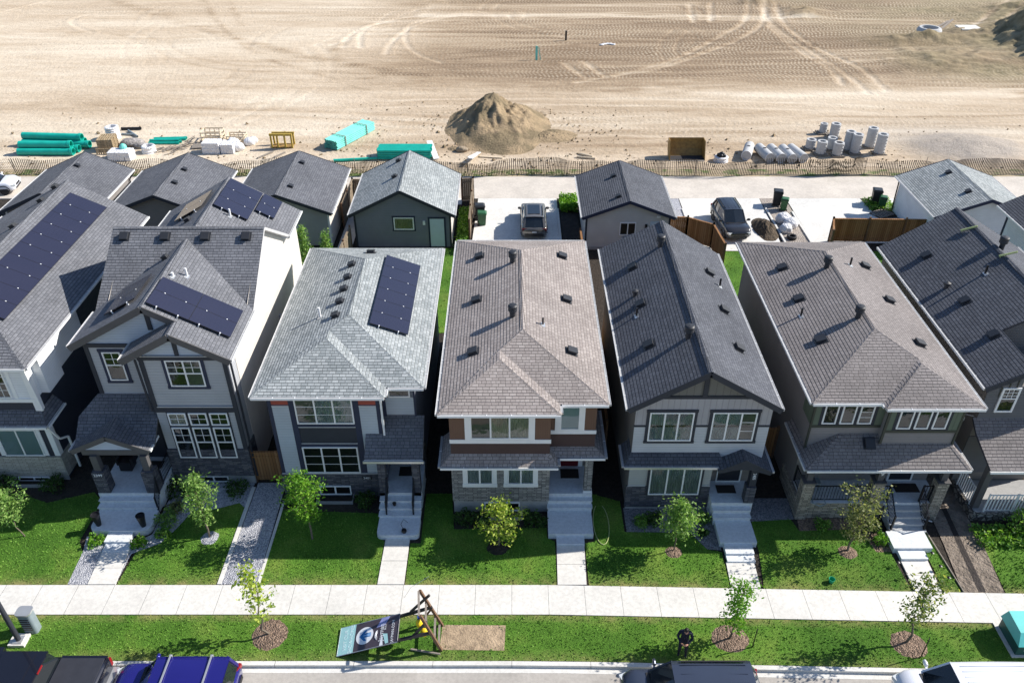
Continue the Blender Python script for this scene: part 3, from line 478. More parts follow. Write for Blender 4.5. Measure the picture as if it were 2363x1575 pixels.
patch('gravel_path', 'rock', [(-12.1, 22.28), (-10.62, 22.28), (-10.72, 28.2), (-12.05, 28.2)], 0.176); m = MB(); m.box(-12.27, -12.1, 22.28, 27.9, 0.1, 0.2); m.box(-10.62, -10.5, 22.28, 27.0, 0.1, 0.19); struct('path_edging', m, 'curb')
patch('garden_bed', 'soil', [(-10.5, 26.45), (-6.0, 26.25), (-6.0, 27.4), (-10.5, 27.4)], 0.165); patch('garden_bed', 'soil', [(-2.6, 25.3), (1.6, 25.4), (1.6, 26.4), (-2.6, 26.4)], 0.165); patch('gravel_bed', 'rockd', [(5.1, 25.15), (7.9, 25.1), (8.5, 24.15), (9.1, 24.1), (9.05, 26.6), (5.1, 26.6)], 0.166); patch('gravel_bed', 'rockd', [(10.7, 25.75), (12.75, 25.9), (12.8, 27.2), (10.8, 27.2)], 0.166)
patch('garden_bed', 'mulch', [(12.8, 25.2), (15.2, 25.3), (15.6, 24.8), (15.8, 24.0), (16.5, 24.0), (16.5, 25.95), (12.9, 25.95)], 0.165)
P = [(18.6, 21.87), (20.3, 21.85), (20.6, 24.3), (20.7, 27.5), (20.5, 40), (19.2, 40), (19.1, 27), (18.9, 24.5)]
patch('dirt_path', 'mud', P, 0.165); patch('dirt_rut', 'trench', [(19.25, 21.9), (19.55, 21.9), (19.75, 24.5), (20.05, 28), (19.85, 28), (19.5, 24.5)], 0.170); m = MB(); m.beam((18.62, 21.9, 0.18), (18.35, 26.0, 0.18), 0.04, 0.08); struct('path_edging', m, 'woodg')
for i, (cx, cy, rx, ry, mt) in enumerate(((-9.5, 19.88, 0.7, 0.7, 'mulch'), (8.5, 19.7, 0.72, 0.62, 'mulch'), (15.4, 19.45, 0.7, 0.6, 'mulch'), (-13.34, 24.8, 0.4, 0.4, 'rock'), (-0.6, 24.25, 0.52, 0.42, 'soil'), (7.0, 24.0, 0.38, 0.33, 'mulch'), (14.55, 24.0, 0.42, 0.38, 'mulch'))):
    m = MB(); n = 30; ring_ = blob(cx, cy, rx, ry, n); m.add([(x, y, 0.155) for x, y in ring_]+[(cx+(x-cx)*0.6, cy+(y-cy)*0.6, 0.215) for x, y in ring_]+[(cx, cy, 0.225)], [(j, (j+1) % n, n+(j+1) % n, n+j) for j in range(n)]+[(n+j, n+(j+1) % n, 2*n) for j in range(n)]); struct('tree_ring', m, mt)
patch('bare_patch', plain('dry_turf', (0.36, 0.27, 0.18), 0.95, var=0.35, scale=4, bump=(14, 0.05)), [(-2.8, 19.2), (-0.3, 19.17), (-0.25, 20.3), (-2.75, 20.33)], 0.158)
m = MB(); m.box(-60, 60, 59.4, 63.6, 0.0, 0.2); struct('lane', m, 'lane')
for P in ([(-2.9, 50.6), (3.42, 50.6), (3.5, 59.4), (-2.65, 59.4)], [(13.07, 50.9), (19.1, 50.9), (19.4, 59.4), (13.1, 59.4)], [(21.45, 52.0), (27.8, 52.0), (27.3, 59.4), (21.5, 59.4)], [(-20.9, 54), (-19.8, 54), (-19.8, 59.4), (-20.9, 59.4)], [(-28.8, 52), (-28, 52), (-28, 59.4), (-28.8, 59.4)], [(-3.9, 58.3), (-11.3, 58.3), (-11.3, 59.4), (-3.9, 59.4)], [(11.2, 57.9), (4.8, 57.9), (4.8, 59.4), (11.2, 59.4)], [(28, 57.6), (40, 57.6), (40, 59.4), (28, 59.4)], [(-12.4, 59.1), (-36, 58.8), (-36, 59.4), (-12.4, 59.4)], [(-12.3, 51), (-11.3, 51), (-11.3, 59.4), (-12.3, 59.4)]): patch('driveway', 'apron', P, 0.205)
patch('side_gravel', 'rock', [(11.3, 54.5), (13.0, 54.5), (13.05, 59.4), (11.3, 59.4)], 0.19); patch('side_gravel', 'gravelb', [(19.5, 51.5), (21.3, 51.5), (21.45, 59.4), (19.42, 59.4)], 0.19); m = MB(); m.box(19.38, 19.52, 52, 57.6, 0.15, 0.3); m.box(21.25, 21.4, 52, 57.0, 0.15, 0.28); m.box(13.0, 13.1, 52.5, 57.5, 0.15, 0.28); m.box(3.4, 3.56, 51, 57.5, 0.15, 0.28); struct('driveway_edging', m, 'curb')
patch('side_soil', 'trench', [(27.8, 51.5), (29, 51.5), (29, 58.3), (27.4, 58.3)], 0.19)
vg = NT('verge'); vg.base(vg.mix(vg.ramp(vg.noise(0.9, 4), [(0.5, (0, 0, 0)), (0.62, (1, 1, 1))]), (0.40, 0.32, 0.21), (0.13, 0.18, 0.05))); vg.set(0.9); vg.bump(vg.noise(8, 3), 0.06)
m = MB(); m.box(-75, 75, 63.6, 65.2, 0.0, 0.19); struct('verge', m, vg.m)
# ---------------------------------------------------------------- construction field
TR = {'T1':[(34.2,126),(31.3,113.7),(26,106.3),(18.9,96.2),(12.4,91.3),(6.9,88.3)],'T1b':[(36.6,126),(33.4,112.6),(27.7,104.3),(22.4,98.8),(16.4,92.9),(11.3,90.5)],'T2':[(35.8,126),(33.8,112.6),(35.1,102.4),(36.5,93.7),(37.1,87.5),(36.9,84.7)],'T3':[(37.5,123.4),(35.8,113.7),(36.1,103.7),(38.3,96.2),(39.4,92.1),(39.1,85.4)],'T3b':[(33.5,111.5),(34.1,100.5),(36,92.9),(35.2,87.5)],'A1':[(-15.9,113.7),(-18.7,111.5),(-20.7,106.3),(-20.4,101.5)],'A2':[(-10.2,118.4),(-16.3,114.8),(-19.5,109.4),(-18.3,101.5)],'A3':[(-4.9,119.6),(-13.3,113.7),(-13.6,106.3),(-11.9,99.6),(-8,95.3)],'A4':[(1.1,120.3),(-7.8,117.2),(-13.1,111.5),(-14.9,103.4),(-14.9,98.8)],'C1':[(25.2,123.4),(24,113.7)],'C2':[(28.4,123.9),(26.3,113.7)],'D1':[(5.9,95.3),(8,90)],'D2':[(8.2,96.2),(10.3,90)],'L1':[(-66.8,111.5),(-59.8,114.8),(-54.6,114.8)],'L2':[(-57.8,117.2),(-58.9,114.8),(-57.1,111.5),(-53.3,108.3)],'L3':[(-70.2,118.4),(-67.2,124.6)],'R3':[(39.3,96.2),(43.9,96.5)],'R4':[(60.4,111.5),(72,126)],'R5':[(61.6,109.4),(71.5,120.8)],'R6':[(57.4,113.7),(63.2,111.5)]}
BANDS = [([(-11.8,116.5),(1.1,117.2),(18.7,116.9),(30.3,116),(40.4,116.5)],1.2,1.0),([(-11.1,122.1),(1.1,122.8),(25.8,123.4)],1.5,0.8),([(14.5,86.1),(22.8,84.0),(36.3,84.3),(51.4,84.4)],1.0,0.7)]
DARK = [([(-58.4,126),(-42.8,112.6),(-29.3,101.5),(-18.8,94.5),(-9.6,90.5)],1.3,0.8),([(-44.6,126),(-37.3,109.4),(-29.4,97.9),(-23.2,92.1),(-15.1,86.1)],0.7,0.7),([(-41.2,126),(-35.1,111.5)],0.6,0.6),([(-58.1,94.5),(-42.4,92.1),(-27.4,89.8),(-13.1,88.3),(-8.3,86.1)],1.6,0.25),([(-21.2,100.5),(-20.6,103)],0.9,1.0),([(-16.5,89.5),(-14.0,90.3)],0.6,1.0),([(3,86.5),(14,86.3),(22,84)],1.6,0.7),([(-4.3,93.4),(2,95.3),(8,97.2)],1.5,0.3)]
def pdist(P, X, Y):
    D = np.full(X.shape, 1e9)
    for (ax, ay), (bx, by) in zip(P, P[1:]):
        dx, dy = bx-ax, by-ay; t = np.clip(((X-ax)*dx+(Y-ay)*dy)/(dx*dx+dy*dy), 0, 1); D = np.minimum(D, np.hypot(X-ax-t*dx, Y-ay-t*dy))
    return D
def smoothP(P):
    for _ in range(2): P = [P[0]]+[q for a, b in zip(P, P[1:]) for q in ((a[0]*.75+b[0]*.25, a[1]*.75+b[1]*.25), (a[0]*.25+b[0]*.75, a[1]*.25+b[1]*.75))]+[P[-1]]
    return P
def fbm(X, Y, sx, sy, seed, o=4):
    r = np.random.default_rng(seed); Z = np.zeros_like(X); amp = 1.0
    for k in range(o):
        g = r.uniform(-1, 1, (64, 64)); u = X/sx*2**k; v = Y/sy*2**k; i = np.floor(u).astype(int); j = np.floor(v).astype(int); fu = u-i; fv = v-j; fu = fu*fu*(3-2*fu); fv = fv*fv*(3-2*fv)
        a, b, c, d = g[i % 64, j % 64], g[(i+1) % 64, j % 64], g[i % 64, (j+1) % 64], g[(i+1) % 64, (j+1) % 64]; Z += amp*((a*(1-fu)+b*fu)*(1-fv)+(c*(1-fu)+d*fu)*fv); amp *= 0.5
    return Z/1.8
nx, ny = 620, 270; gx = np.linspace(-88, 92, nx); gy = np.linspace(65.1, 136, ny)**1.0; X, Y = np.meshgrid(gx, gy)
hz = 0.05*fbm(X, Y, 9, 4, 1)+0.02*fbm(X, Y, 2.5, 1.1, 2)
tone = 0.5+0.34*fbm(X, Y, 34, 14, 31)+0.5*fbm(X, Y, 22, 3.2, 3)+0.16*fbm(X, Y, 5, 1.0, 4); right = np.clip((X+14+0.3*(Y-95))/18, 0, 1)*np.clip((Y-84-fbm(X, Y, 14, 8, 6)*4)/7, 0, 1)
left_pale = np.clip((-8-X)/14, 0, 1); tone = tone*0.5+0.32+0.13*left_pale-0.26*right-0.12*np.clip((Y-84)/6, 0, 1)*(1-left_pale); tread = right*np.clip(0.75+0.9*fbm(X, Y, 10, 3, 7), 0, 1)+np.clip((X-0)/10, 0, 1)*np.clip((84-Y)/4, 0, 1)*np.clip(fbm(X, Y, 12, 1.5, 8), 0, 1)*0.7
far_r = np.clip((X-40+0.2*(Y-100))/10, 0, 1)*np.clip((Y-86)/5, 0, 1); olive = far_r*np.clip(0.6+0.8*fbm(X, Y, 9, 6, 9), 0, 1)
for k, P in TR.items():
    P = smoothP(P); d = pdist(P, X, Y)+0.16*fbm(X, Y, 1.2, 1.2, 10); w = 0.40 if k[0] in 'TCDR' else 0.33; f = np.exp(-(d/w)**2)*np.clip(0.85+0.5*fbm(X, Y, 3, 3, 21), 0, 1); tone += (0.34 if k[0] in 'TCDR' else 0.2 if k[0] == 'A' else 0.1)*f; hz -= 0.06*f-0.04*np.exp(-((d-w*1.7)/0.3)**2); tread *= 1-f; olive *= 1-f
for P, w, a in BANDS: f = np.exp(-(pdist(smoothP(P), X, Y+fbm(X, Y, 7, 3, 13)*0.8)/w)**2)*a; tone += 0.4*f; tread *= 1-f
for P, w, a in DARK: f = np.exp(-(pdist(smoothP(P), X, Y+fbm(X, Y, 4, 3, 14)*0.9)/(w*0.7))**2)*a*np.clip(0.6+1.3*fbm(X, Y, 3.5, 1.2, 41), 0, 1.2); tone -= 0.30*f; tread = np.maximum(tread, 0.5*f); hz += 0.05*f*fbm(X, Y, 1.2, .8, 15)
rg = np.random.default_rng(42)
for q in range(95):
    y0 = rg.uniform(66.5, 130); x0 = rg.uniform(-85, 60) if q % 3 else rg.uniform(-15, 45); Ln = rg.uniform(18, 70); cv = rg.uniform(-.012, .012); sl_ = rg.uniform(-.10, .10); P = [(x0+Ln*i/8, y0+sl_*Ln*i/8+cv*(Ln*i/8-Ln/2)**2*0.35) for i in range(9)]; a = rg.uniform(-.22, .22); w = rg.uniform(.22, .4); gp_ = rg.uniform(1.7, 2.4)
    ya, yb = min(p[1] for p in P)-3, max(p[1] for p in P)+4; r0, r1 = np.searchsorted(gy, [ya, yb]); c0, c1 = np.searchsorted(gx, [x0-2, x0+Ln+2])
    if r1-r0 < 3 or c1-c0 < 3: continue
    Xs, Ys = X[r0:r1, c0:c1], Y[r0:r1, c0:c1]; fade = np.clip((Xs-x0)/4, 0, 1)*np.clip((x0+Ln-Xs)/4, 0, 1)
    for k in (0, gp_): d = pdist([(p[0], p[1]+k) for p in P], Xs, Ys); f = np.exp(-(d/w)**2)*fade; tone[r0:r1, c0:c1] += a*f; hz[r0:r1, c0:c1] -= 0.035*f; tread[r0:r1, c0:c1] = np.maximum(tread[r0:r1, c0:c1], 0.75*f if q % 2 else 0)
for q in range(34):
    cx, cy, rr_, a0, sp0 = rg.uniform(-70, 40), rg.uniform(84, 124), rg.uniform(5, 22), rg.uniform(0, 6.28), rg.uniform(.5, 1.5); a = rg.uniform(.04, .16)*(1 if q % 3 else -1)
    for k in (0, 1.9): P = [(cx+(rr_+k)*math.cos(a0+sp0*i/9), cy+(rr_+k)*math.sin(a0+sp0*i/9)) for i in range(10)]; d = pdist(P, X, Y)+0.1*fbm(X, Y, 1.2, 1.2, 50+q); f = np.exp(-(d/0.3)**2)*np.clip(0.7+0.9*fbm(X, Y, 4, 4, 60+q), 0, 1); tone += a*f; hz -= 0.04*f; tread *= 1-0.6*f
# berm and rough spoil at the far right
def hump(cx, cy, rx, ry, h, p=1.0): return h*np.exp(-(((X-cx)/rx)**2+((Y-cy)/ry)**2)**p)
rough = 1+0.7*fbm(X, Y, 1.6, 1.6, 16)+0.3*fbm(X, Y, 4, 4, 26)
bm_h = hump(65.5, 101, 5.5, 9, 3.2, 1.3)*rough+hump(72, 95, 8, 10, 2.4)*rough+hump(58, 107, 3.5, 2.5, 0.7)*rough+hump(50, 104.5, 5.5, 1.8, 0.8)*rough+hump(40.0, 118.5, 2.2, 2.6, 0.8)*rough+hump(54, 98, 9, 5, 0.6)*rough+hump(47, 93, 6, 3, 0.3)*rough+hump(35, 124, 2.2, 1.5, 0.7)*rough+hump(76, 118, 9, 5, 1.4)*rough
hz += bm_h; olive = np.clip(olive+0.5*np.clip(bm_h, 0, 1), 0, 1); tread *= np.clip(1-bm_h*2, 0, 1)
# low gravel heap ground and scraped soil by the fence
grv = hump(40.5, 69.5, 4.6, 3.0, 0.75, 1.5)*(1+0.35*fbm(X, Y, 2.0, 0.9, 18)); hz += grv; grav = np.clip(grv*2.2+hump(38, 73, 9, 3, 0.5), 0, 1)
hz += 0.05*np.clip((72-Y)/6, 0, 1)*fbm(X, Y, 0.9, 0.6, 17); edge = np.clip((Y-65.1)/0.6, 0, 1); hz = 0.195+hz*edge
m = MB(); V = np.stack([X, Y, hz], -1).reshape(-1, 3)
me = bpy.data.meshes.new('construction_field'); me.vertices.add(len(V)); me.vertices.foreach_set('co', V.ravel()); I = np.arange(nx*ny).reshape(ny, nx); Q = np.stack([I[:-1, :-1], I[:-1, 1:], I[1:, 1:], I[1:, :-1]], -1).reshape(-1, 4); me.loops.add(Q.size); me.loops.foreach_set('vertex_index', Q.ravel()); me.polygons.add(len(Q)); me.polygons.foreach_set('loop_start', np.arange(len(Q))*4); me.polygons.foreach_set('loop_total', np.full(len(Q), 4)); me.polygons.foreach_set('use_smooth', [True]*len(Q)); me.update(calc_edges=True)
at = me.attributes.new('dirt', 'FLOAT_COLOR', 'POINT'); at.data.foreach_set('color', np.stack([np.clip(tone, 0, 1), np.clip(tread, 0, 1), np.clip(olive, 0, 1), np.clip(grav, 0, 1)], -1).astype(np.float32).ravel())
t = NT('field_dirt'); an = t.new('ShaderNodeAttribute'); an.attribute_name = 'dirt'; sp = t.new('ShaderNodeSeparateColor'); t.l(an.outputs['Color'], sp.inputs[0])
mp = t.new('ShaderNodeMapping'); t.l(t.obj(), mp.inputs[0]); mp.inputs['Scale'].default_value = (0.35, 1.6, 1)
tn = t.math('ADD', sp.outputs[0], t.math('MULTIPLY', t.math('SUBTRACT', t.noise(1.0, 6, mp.outputs[0], 0.7), 0.5), 0.55)); tn = t.math('ADD', tn, t.math('MULTIPLY', t.math('SUBTRACT', t.noise(3.0, 5, rough=0.7), 0.5), 0.22))
c = t.ramp(tn, [(0.10, (0.22, 0.155, 0.10)), (0.34, (0.36, 0.27, 0.182)), (0.60, (0.515, 0.415, 0.305)), (0.92, (0.665, 0.575, 0.455))])
c = t.mix(t.math('MULTIPLY', sp.outputs[2], 0.8), c, t.ramp(t.noise(1.2, 5), [(0.35, (0.17, 0.15, 0.085)), (0.65, (0.34, 0.285, 0.175))])); c = t.mix(an.outputs['Alpha'], c, t.ramp(t.noise(9, 3), [(0.3, (0.36, 0.31, 0.26)), (0.7, (0.52, 0.46, 0.40))]))
sx = t.new('ShaderNodeSeparateXYZ'); wv = t.new('ShaderNodeVectorMath', operation='MULTIPLY_ADD'); t.l(t.noise(0.16, 2, out=1), wv.inputs[0]); wv.inputs[1].default_value = (1.5, 4.5, 0); t.l(t.obj(), wv.inputs[2]); t.l(wv.outputs[0], sx.inputs[0])
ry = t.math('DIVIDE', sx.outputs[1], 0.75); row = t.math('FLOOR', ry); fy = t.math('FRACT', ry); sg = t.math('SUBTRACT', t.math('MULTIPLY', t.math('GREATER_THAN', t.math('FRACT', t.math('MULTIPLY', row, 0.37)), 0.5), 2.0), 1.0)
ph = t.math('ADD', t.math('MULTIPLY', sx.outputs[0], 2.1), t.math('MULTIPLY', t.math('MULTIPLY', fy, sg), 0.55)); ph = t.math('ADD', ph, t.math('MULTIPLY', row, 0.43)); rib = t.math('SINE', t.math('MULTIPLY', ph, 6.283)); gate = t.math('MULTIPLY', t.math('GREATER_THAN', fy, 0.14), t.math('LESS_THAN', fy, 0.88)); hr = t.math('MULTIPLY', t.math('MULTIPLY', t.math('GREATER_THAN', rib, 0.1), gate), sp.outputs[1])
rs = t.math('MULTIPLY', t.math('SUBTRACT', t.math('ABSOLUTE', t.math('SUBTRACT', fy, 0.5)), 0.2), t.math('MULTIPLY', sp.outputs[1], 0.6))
c = t.mix(t.math('MULTIPLY', hr, 0.5), c, (0.60, 0.51, 0.39)); gr_ = t.math('MULTIPLY', t.math('SUBTRACT', 1.0, t.math('GREATER_THAN', rib, 0.1)), t.math('MULTIPLY', gate, sp.outputs[1])); c = t.mix(t.math('MULTIPLY', gr_, 0.3), c, (0.26, 0.20, 0.13)); t.base(c)  # pressed ribs paler; grooves darkened in the colour to stand for their shade
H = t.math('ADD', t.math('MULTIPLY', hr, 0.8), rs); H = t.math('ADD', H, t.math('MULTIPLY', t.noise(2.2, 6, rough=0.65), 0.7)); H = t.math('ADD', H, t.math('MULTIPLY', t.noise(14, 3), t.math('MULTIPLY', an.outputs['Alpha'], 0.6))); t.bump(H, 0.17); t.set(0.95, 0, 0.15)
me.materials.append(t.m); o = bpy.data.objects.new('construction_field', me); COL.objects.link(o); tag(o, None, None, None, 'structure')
# ---------------------------------------------------------------- houses
G = 0.2
def roofp(h, polys, *a, **k):
    out = []
    for p in polys:
        n = 0
        for i in range(len(p)): q, r_ = p[i], p[(i+1) % len(p)]; n += q[0]*r_[1]-q[1]*r_[0]
        out.append(list(p) if n > 0 else list(p)[::-1])
    return roof(h, out, *a, **k)
def hipL(x0, x1, yA, yB, s, ze, xin, yF, left=True):
    """hip roof whose front steps forward to yF on the left (or right) side, up to x = xin"""
    hw = (x1-x0)/2; xm = x0+hw; zr = ze+s*hw; z = lambda d: ze+s*d
    if left:
        w2 = (xin-x0)/2; xb = x0+w2; a, b, e = x0, xin, x1; sg = 1
    else:
        w2 = (x1-xin)/2; xb = x1-w2; a, b, e = x1, xin, x0
    A = (xm, yA+hw, zr); Bk = (xm, yB-hw, zr); C = (xb, yF+w2, z(w2)); D = (xb, yA+w2, z(w2))
    polys = [[(a, yF, ze), C, D, A, Bk, (a, yB, ze)], [(a, yF, ze), (b, yF, ze), C], [(b, yF, ze), (b, yA, ze), D, C], [(b, yA, ze), (e, yA, ze), A, D], [(e, yA, ze), (e, yB, ze), Bk, A], [(a, yB, ze), Bk, (e, yB, ze)]]
    runs = [((a, yF, ze), D), (D, A), (C, (b, yF, ze)), ((e, yA, ze), A), (A, Bk), ((a, yB, ze), Bk), ((e, yB, ze), Bk)]
    return polys, runs
def gw(h, mat, *P):
    for p in P: MB().poly(*p).build('gable_wall', mat, h)
def wall(h, mat, *bs, name='wall'): return boxes(h, name, mat, *bs)
def bwin(h, x0, x1, y, z0=0.27, z1=0.82):
    w = window(h, x0, x1, z0, z1, y, cols=(1, 1), fw=0.05, back='dark'); m = MB()
    m.box(x0-0.12, x0-0.09, y-0.5, y-0.01, 0.15, 0.34); m.box(x1+0.09, x1+0.12, y-0.5, y-0.01, 0.15, 0.34); m.box(x0-0.12, x1+0.12, y-0.53, y-0.5, 0.15, 0.34); m.build('window_well', 'steel', h)
# ---- house 2 : grey-green hip roof, blue-grey siding, red panels
h = thing('house', 'two-storey house with grey-green hip roof, blue-grey siding and red accent panels', 'house', (-7.4, 27.4, G))
wall(h, 'sd_char', (-10.5, -5.72, 27.45, 39.5, G, 6.22), (-5.72, -4.25, 28.1, 39.5, 2.9, 6.22), (-5.72, -4.25, 28.7, 39.5, G, 2.9))
wall(h, 'sd_blue', (-10.35, -9.62, 27.42, 27.449, 1.6, 5.5), (-6.6, -5.86, 27.42, 27.449, 1.6, 5.5), (-5.55, -4.32, 28.07, 28.099, 4.5, 5.45))
boxes(h, 'accent_panel', 'red', (-10.35, -9.62, 27.42, 27.449, 5.58, 6.2), (-6.6, -5.86, 27.42, 27.449, 5.58, 6.2))
boxes(h, 'trim_board', 'ntrim', (-10.52, -10.35, 27.41, 27.448, 1.55, 6.21), (-9.62, -9.36, 27.41, 27.448, 1.55, 6.21), (-6.86, -6.6, 27.41, 27.448, 1.55, 6.21), (-5.86, -5.7, 27.41, 27.448, 1.55, 6.21), (-9.36, -6.86, 27.415, 27.448, 4.35, 4.53), (-9.36, -6.86, 27.415, 27.448, 3.2, 3.36), (-5.7, -5.55, 28.06, 28.098, 4.4, 6.2), (-4.32, -4.24, 28.06, 28.098, 4.4, 6.2))
boxes(h, 'infill_panel', 'dtrim', (-9.35, -6.87, 27.425, 27.447, 3.4, 4.31))
boxes(h, 'flashing', 'ltrim', (-9.36, -6.86, 27.39, 27.41, 4.31, 4.345), (-9.36, -6.86, 27.39, 27.41, 3.36, 3.395), (-10.5, -5.7, 27.36, 27.41, 1.55, 1.585), (-10.35, -9.62, 27.39, 27.42, 5.5, 5.54), (-6.6, -5.86, 27.39, 27.42, 5.5, 5.54), (-5.55, -4.32, 28.05, 28.07, 5.45, 5.48))
window(h, -9.36, -6.86, 4.54, 6.0, 27.42, cols=(1, 1, 1), grid=[(i, 0, 1, 3) for i in range(3)], backs=['blindg', 'curtain', 'curtain'])
window(h, -9.38, -6.9, 1.6, 3.18, 27.42, cols=(1, 1, 1), grid=[(i, 0, 1, 3) for i in range(3)])
window(h, -5.4, -4.45, 5.5, 6.1, 28.08, cols=(1,))
boxes(h, 'stone_veneer', 'st_navy', (-10.55, -5.7, 27.34, 27.449, G-0.05, 1.55)); bwin(h, -8.9, -7.45, 27.34, 0.3, 0.85)
pl = boxes(h, 'number_plaque', 'black', (-6.85, -6.42, 27.31, 27.339, 1.25, 1.45)); text(h, '2401', (-6.635, 27.305, 1.35), 0.17, RF, 'letter', name='house_number')
P, Rn = hipL(-11.0, -3.78, 27.65, 40.0, 0.375, 6.35, -5.38, 27.0)
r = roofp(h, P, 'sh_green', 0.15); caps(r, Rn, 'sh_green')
for a, b in (((-11.0, 40.0, 6.29), (-11.0, 27.0, 6.29)), ((-11.0, 27.0, 6.29), (-5.38, 27.0, 6.29)), ((-5.38, 27.12, 6.29), (-5.38, 27.65, 6.29)), ((-5.38, 27.65, 6.29), (-3.78, 27.65, 6.29)), ((-3.78, 27.65, 6.29), (-3.78, 40.0, 6.29))): gutter(h, a, b)
zf = slopef((-11.0, 0, 6.35), -0.375)
for y in (36.2, 34.95, 33.84, 32.72, 31.53): box_vent(r, -8.06, y, zf, -0.375, s=0.3)
pipe_vent(r, -8.9, 31.93, zf, -0.375, 'pipew', 0.5, 0.055); box_vent(r, -7.45, 38.3, lambda x, y: 6.35+0.375*(40-y), 0, 0.375)
solar_array(h, (-4.78, 30.9, 6.35+0.375*1.0), 0.375, 1, 6, 1.05, 1.82)
pr_ = roofp(h, [[(-6.45, 26.45, 3.28), (-3.9, 26.45, 3.28), (-3.9, 28.1, 4.42), (-5.7, 28.1, 4.42), (-5.7, 27.42, 3.95), (-6.45, 27.42, 3.95)]], 'sh_grey', 0.12, 'porch_roof'); gutter(h, (-6.5, 26.45, 3.2), (-3.85, 26.45, 3.2), 'steel')
wall(h, 'sd_pale', (-6.4, -5.72, 27.0, 27.41, 3.2, 3.5), name='porch_soffit')
for x in (-5.8, -4.28): boxes(h, 'stone_pier', 'st_navy', (x-0.17, x+0.17, 26.62, 26.96, G, 3.14))
boxes(h, 'porch_slab', 'step', (-5.97, -4.1, 26.62, 28.69, G-0.05, 1.1)); steps(h, -5.95, -4.12, 26.62, 1.1, 3, 0.29, 0.18)
m = MB(); bevel_slab(m, -5.95, -4.1, 24.72, 25.76, 0.1, 0.42); m.build('landing', 'step', h)
boxes(h, 'front_door', 'doord', (-5.3, -4.4, 28.66, 28.699, 1.1, 3.15)); boxes(h, 'door_mat', 'mat', (-5.25, -4.6, 27.7, 28.3, 1.1, 1.12))
railing(h, (-5.62, 25.82, 0.42), (-5.62, 26.6, 1.1)); railing(h, (-4.42, 25.82, 0.42), (-4.42, 26.6, 1.1))
downspout(h, [(-5.62, 27.35, 6.2), (-5.62, 27.38, 3.6)], 'white'); downspout(h, [(-4.05, 27.0, 3.1), (-4.0, 28.3, 2.6), (-4.05, 28.3, 0.4)], 'black')
# ---- house 3 : brown hip roof, brown siding, white trim
h = thing('house', 'brown hip-roofed house with brown siding, white window trim and grey stone front', 'house', (0.5, 26.3, G))
wall(h, 'vinyl_dark', (-2.62, 1.62, 26.4, 40.3, G, 6.22), (1.62, 3.6, 27.0, 40.3, 3.0, 6.22), (1.62, 3.6, 28.4, 40.3, G, 3.0))
wall(h, 'sd_brownv', (-2.65, -2.0, 26.36, 26.399, 4.55, 6.21), (0.97, 1.64, 26.36, 26.399, 4.55, 6.21), (1.64, 1.85, 26.96, 26.999, 4.55, 6.21), (3.12, 3.62, 26.96, 26.999, 4.55, 6.21))
wall(h, 'sd_brownh', (-2.63, 1.63, 26.37, 26.399, 3.6, 4.33), (1.64, 3.62, 26.965, 26.999, 3.6, 4.34))
boxes(h, 'trim_board', 'white', (-2.67, 1.67, 26.33, 26.368, 4.34, 4.55), (-2.0, -1.79, 26.33, 26.398, 4.55, 6.21), (0.78, 0.97, 26.33, 26.398, 4.55, 6.21), (1.62, 3.65, 26.93, 26.964, 4.35, 4.55), (1.85, 2.05, 26.93, 26.998, 4.55, 6.21), (2.93, 3.12, 26.93, 26.998, 4.55, 6.21))
window(h, -1.79, 0.78, 4.56, 6.1, 26.39, cols=(1, 1, 1), backs=['blindg', 'curtain2', 'curtain2'], fw=0.08); window(h, 2.05, 2.93, 4.56, 6.15, 26.99, cols=(1,), back='blind', fw=0.07)
boxes(h, 'stone_veneer', 'st_grey', (-2.66, 1.66, 26.32, 26.399, 0.88, 3.2)); boxes(h, 'foundation', 'found', (-2.63, 1.63, 26.36, 26.399, G-0.1, 0.88))
for x in (-2.0, -0.19): window(h, x, x+1.16, 1.98, 3.05, 26.32, cols=(1, 1), trim='white', tw=0.17, fw=0.05, back='curtain'); 
bwin(h, -1.25, 0.35, 26.36, 0.27, 0.8)
P, Rn = hipL(-3.06, 4.03, 26.52, 40.85, 0.38, 6.35, 2.0, 25.87)
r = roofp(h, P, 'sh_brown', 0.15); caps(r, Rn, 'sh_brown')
for a, b in (((-3.06, 40.85, 6.29), (-3.06, 25.87, 6.29)), ((-3.06, 25.87, 6.29), (2.0, 25.87, 6.29)), ((2.0, 26.0, 6.29), (2.0, 26.52, 6.29)), ((2.0, 26.52, 6.29), (4.03, 26.52, 6.29)), ((4.03, 26.52, 6.29), (4.03, 40.85, 6.29)), ((4.03, 40.85, 6.29), (-3.06, 40.85, 6.29))): gutter(h, a, b)
zl = slopef((-3.06, 0, 6.35), -0.38); zr = slopef((4.03, 0, 6.35), 0.38)
for y in (38.1, 33.8, 29.5): box_vent(r, -1.7, y, zl, -0.38); box_vent(r, 2.62, y, zr, 0.38)
for y in (36.35, 31.37): round_vent(r, 0.03, y, zl)
pipe_vent(r, 1.4, 31.0, zr, 0.38, 'brownm', 0.35)
pr_ = roofp(h, [[(-3.1, 26.0, 3.28), (2.0, 26.0, 3.28), (1.3, 26.4, 3.75), (-2.6, 26.4, 3.75)], [(-3.1, 26.0, 3.28), (-2.6, 26.4, 3.75), (-2.6, 28.0, 3.75), (-3.1, 28.0, 3.28)], [(2.0, 26.0, 3.28), (2.0, 26.6, 3.28), (1.62, 27.0, 3.6), (1.62, 26.4, 3.75), (1.3, 26.4, 3.75)], [(2.0, 26.6, 3.28), (4.08, 26.6, 3.28), (3.6, 27.0, 3.6), (1.62, 27.0, 3.6)], [(4.08, 26.6, 3.28), (4.08, 29.8, 3.28), (3.6, 29.8, 3.6), (3.6, 27.0, 3.6)]], 'sh_brown', 0.1, 'porch_roof')
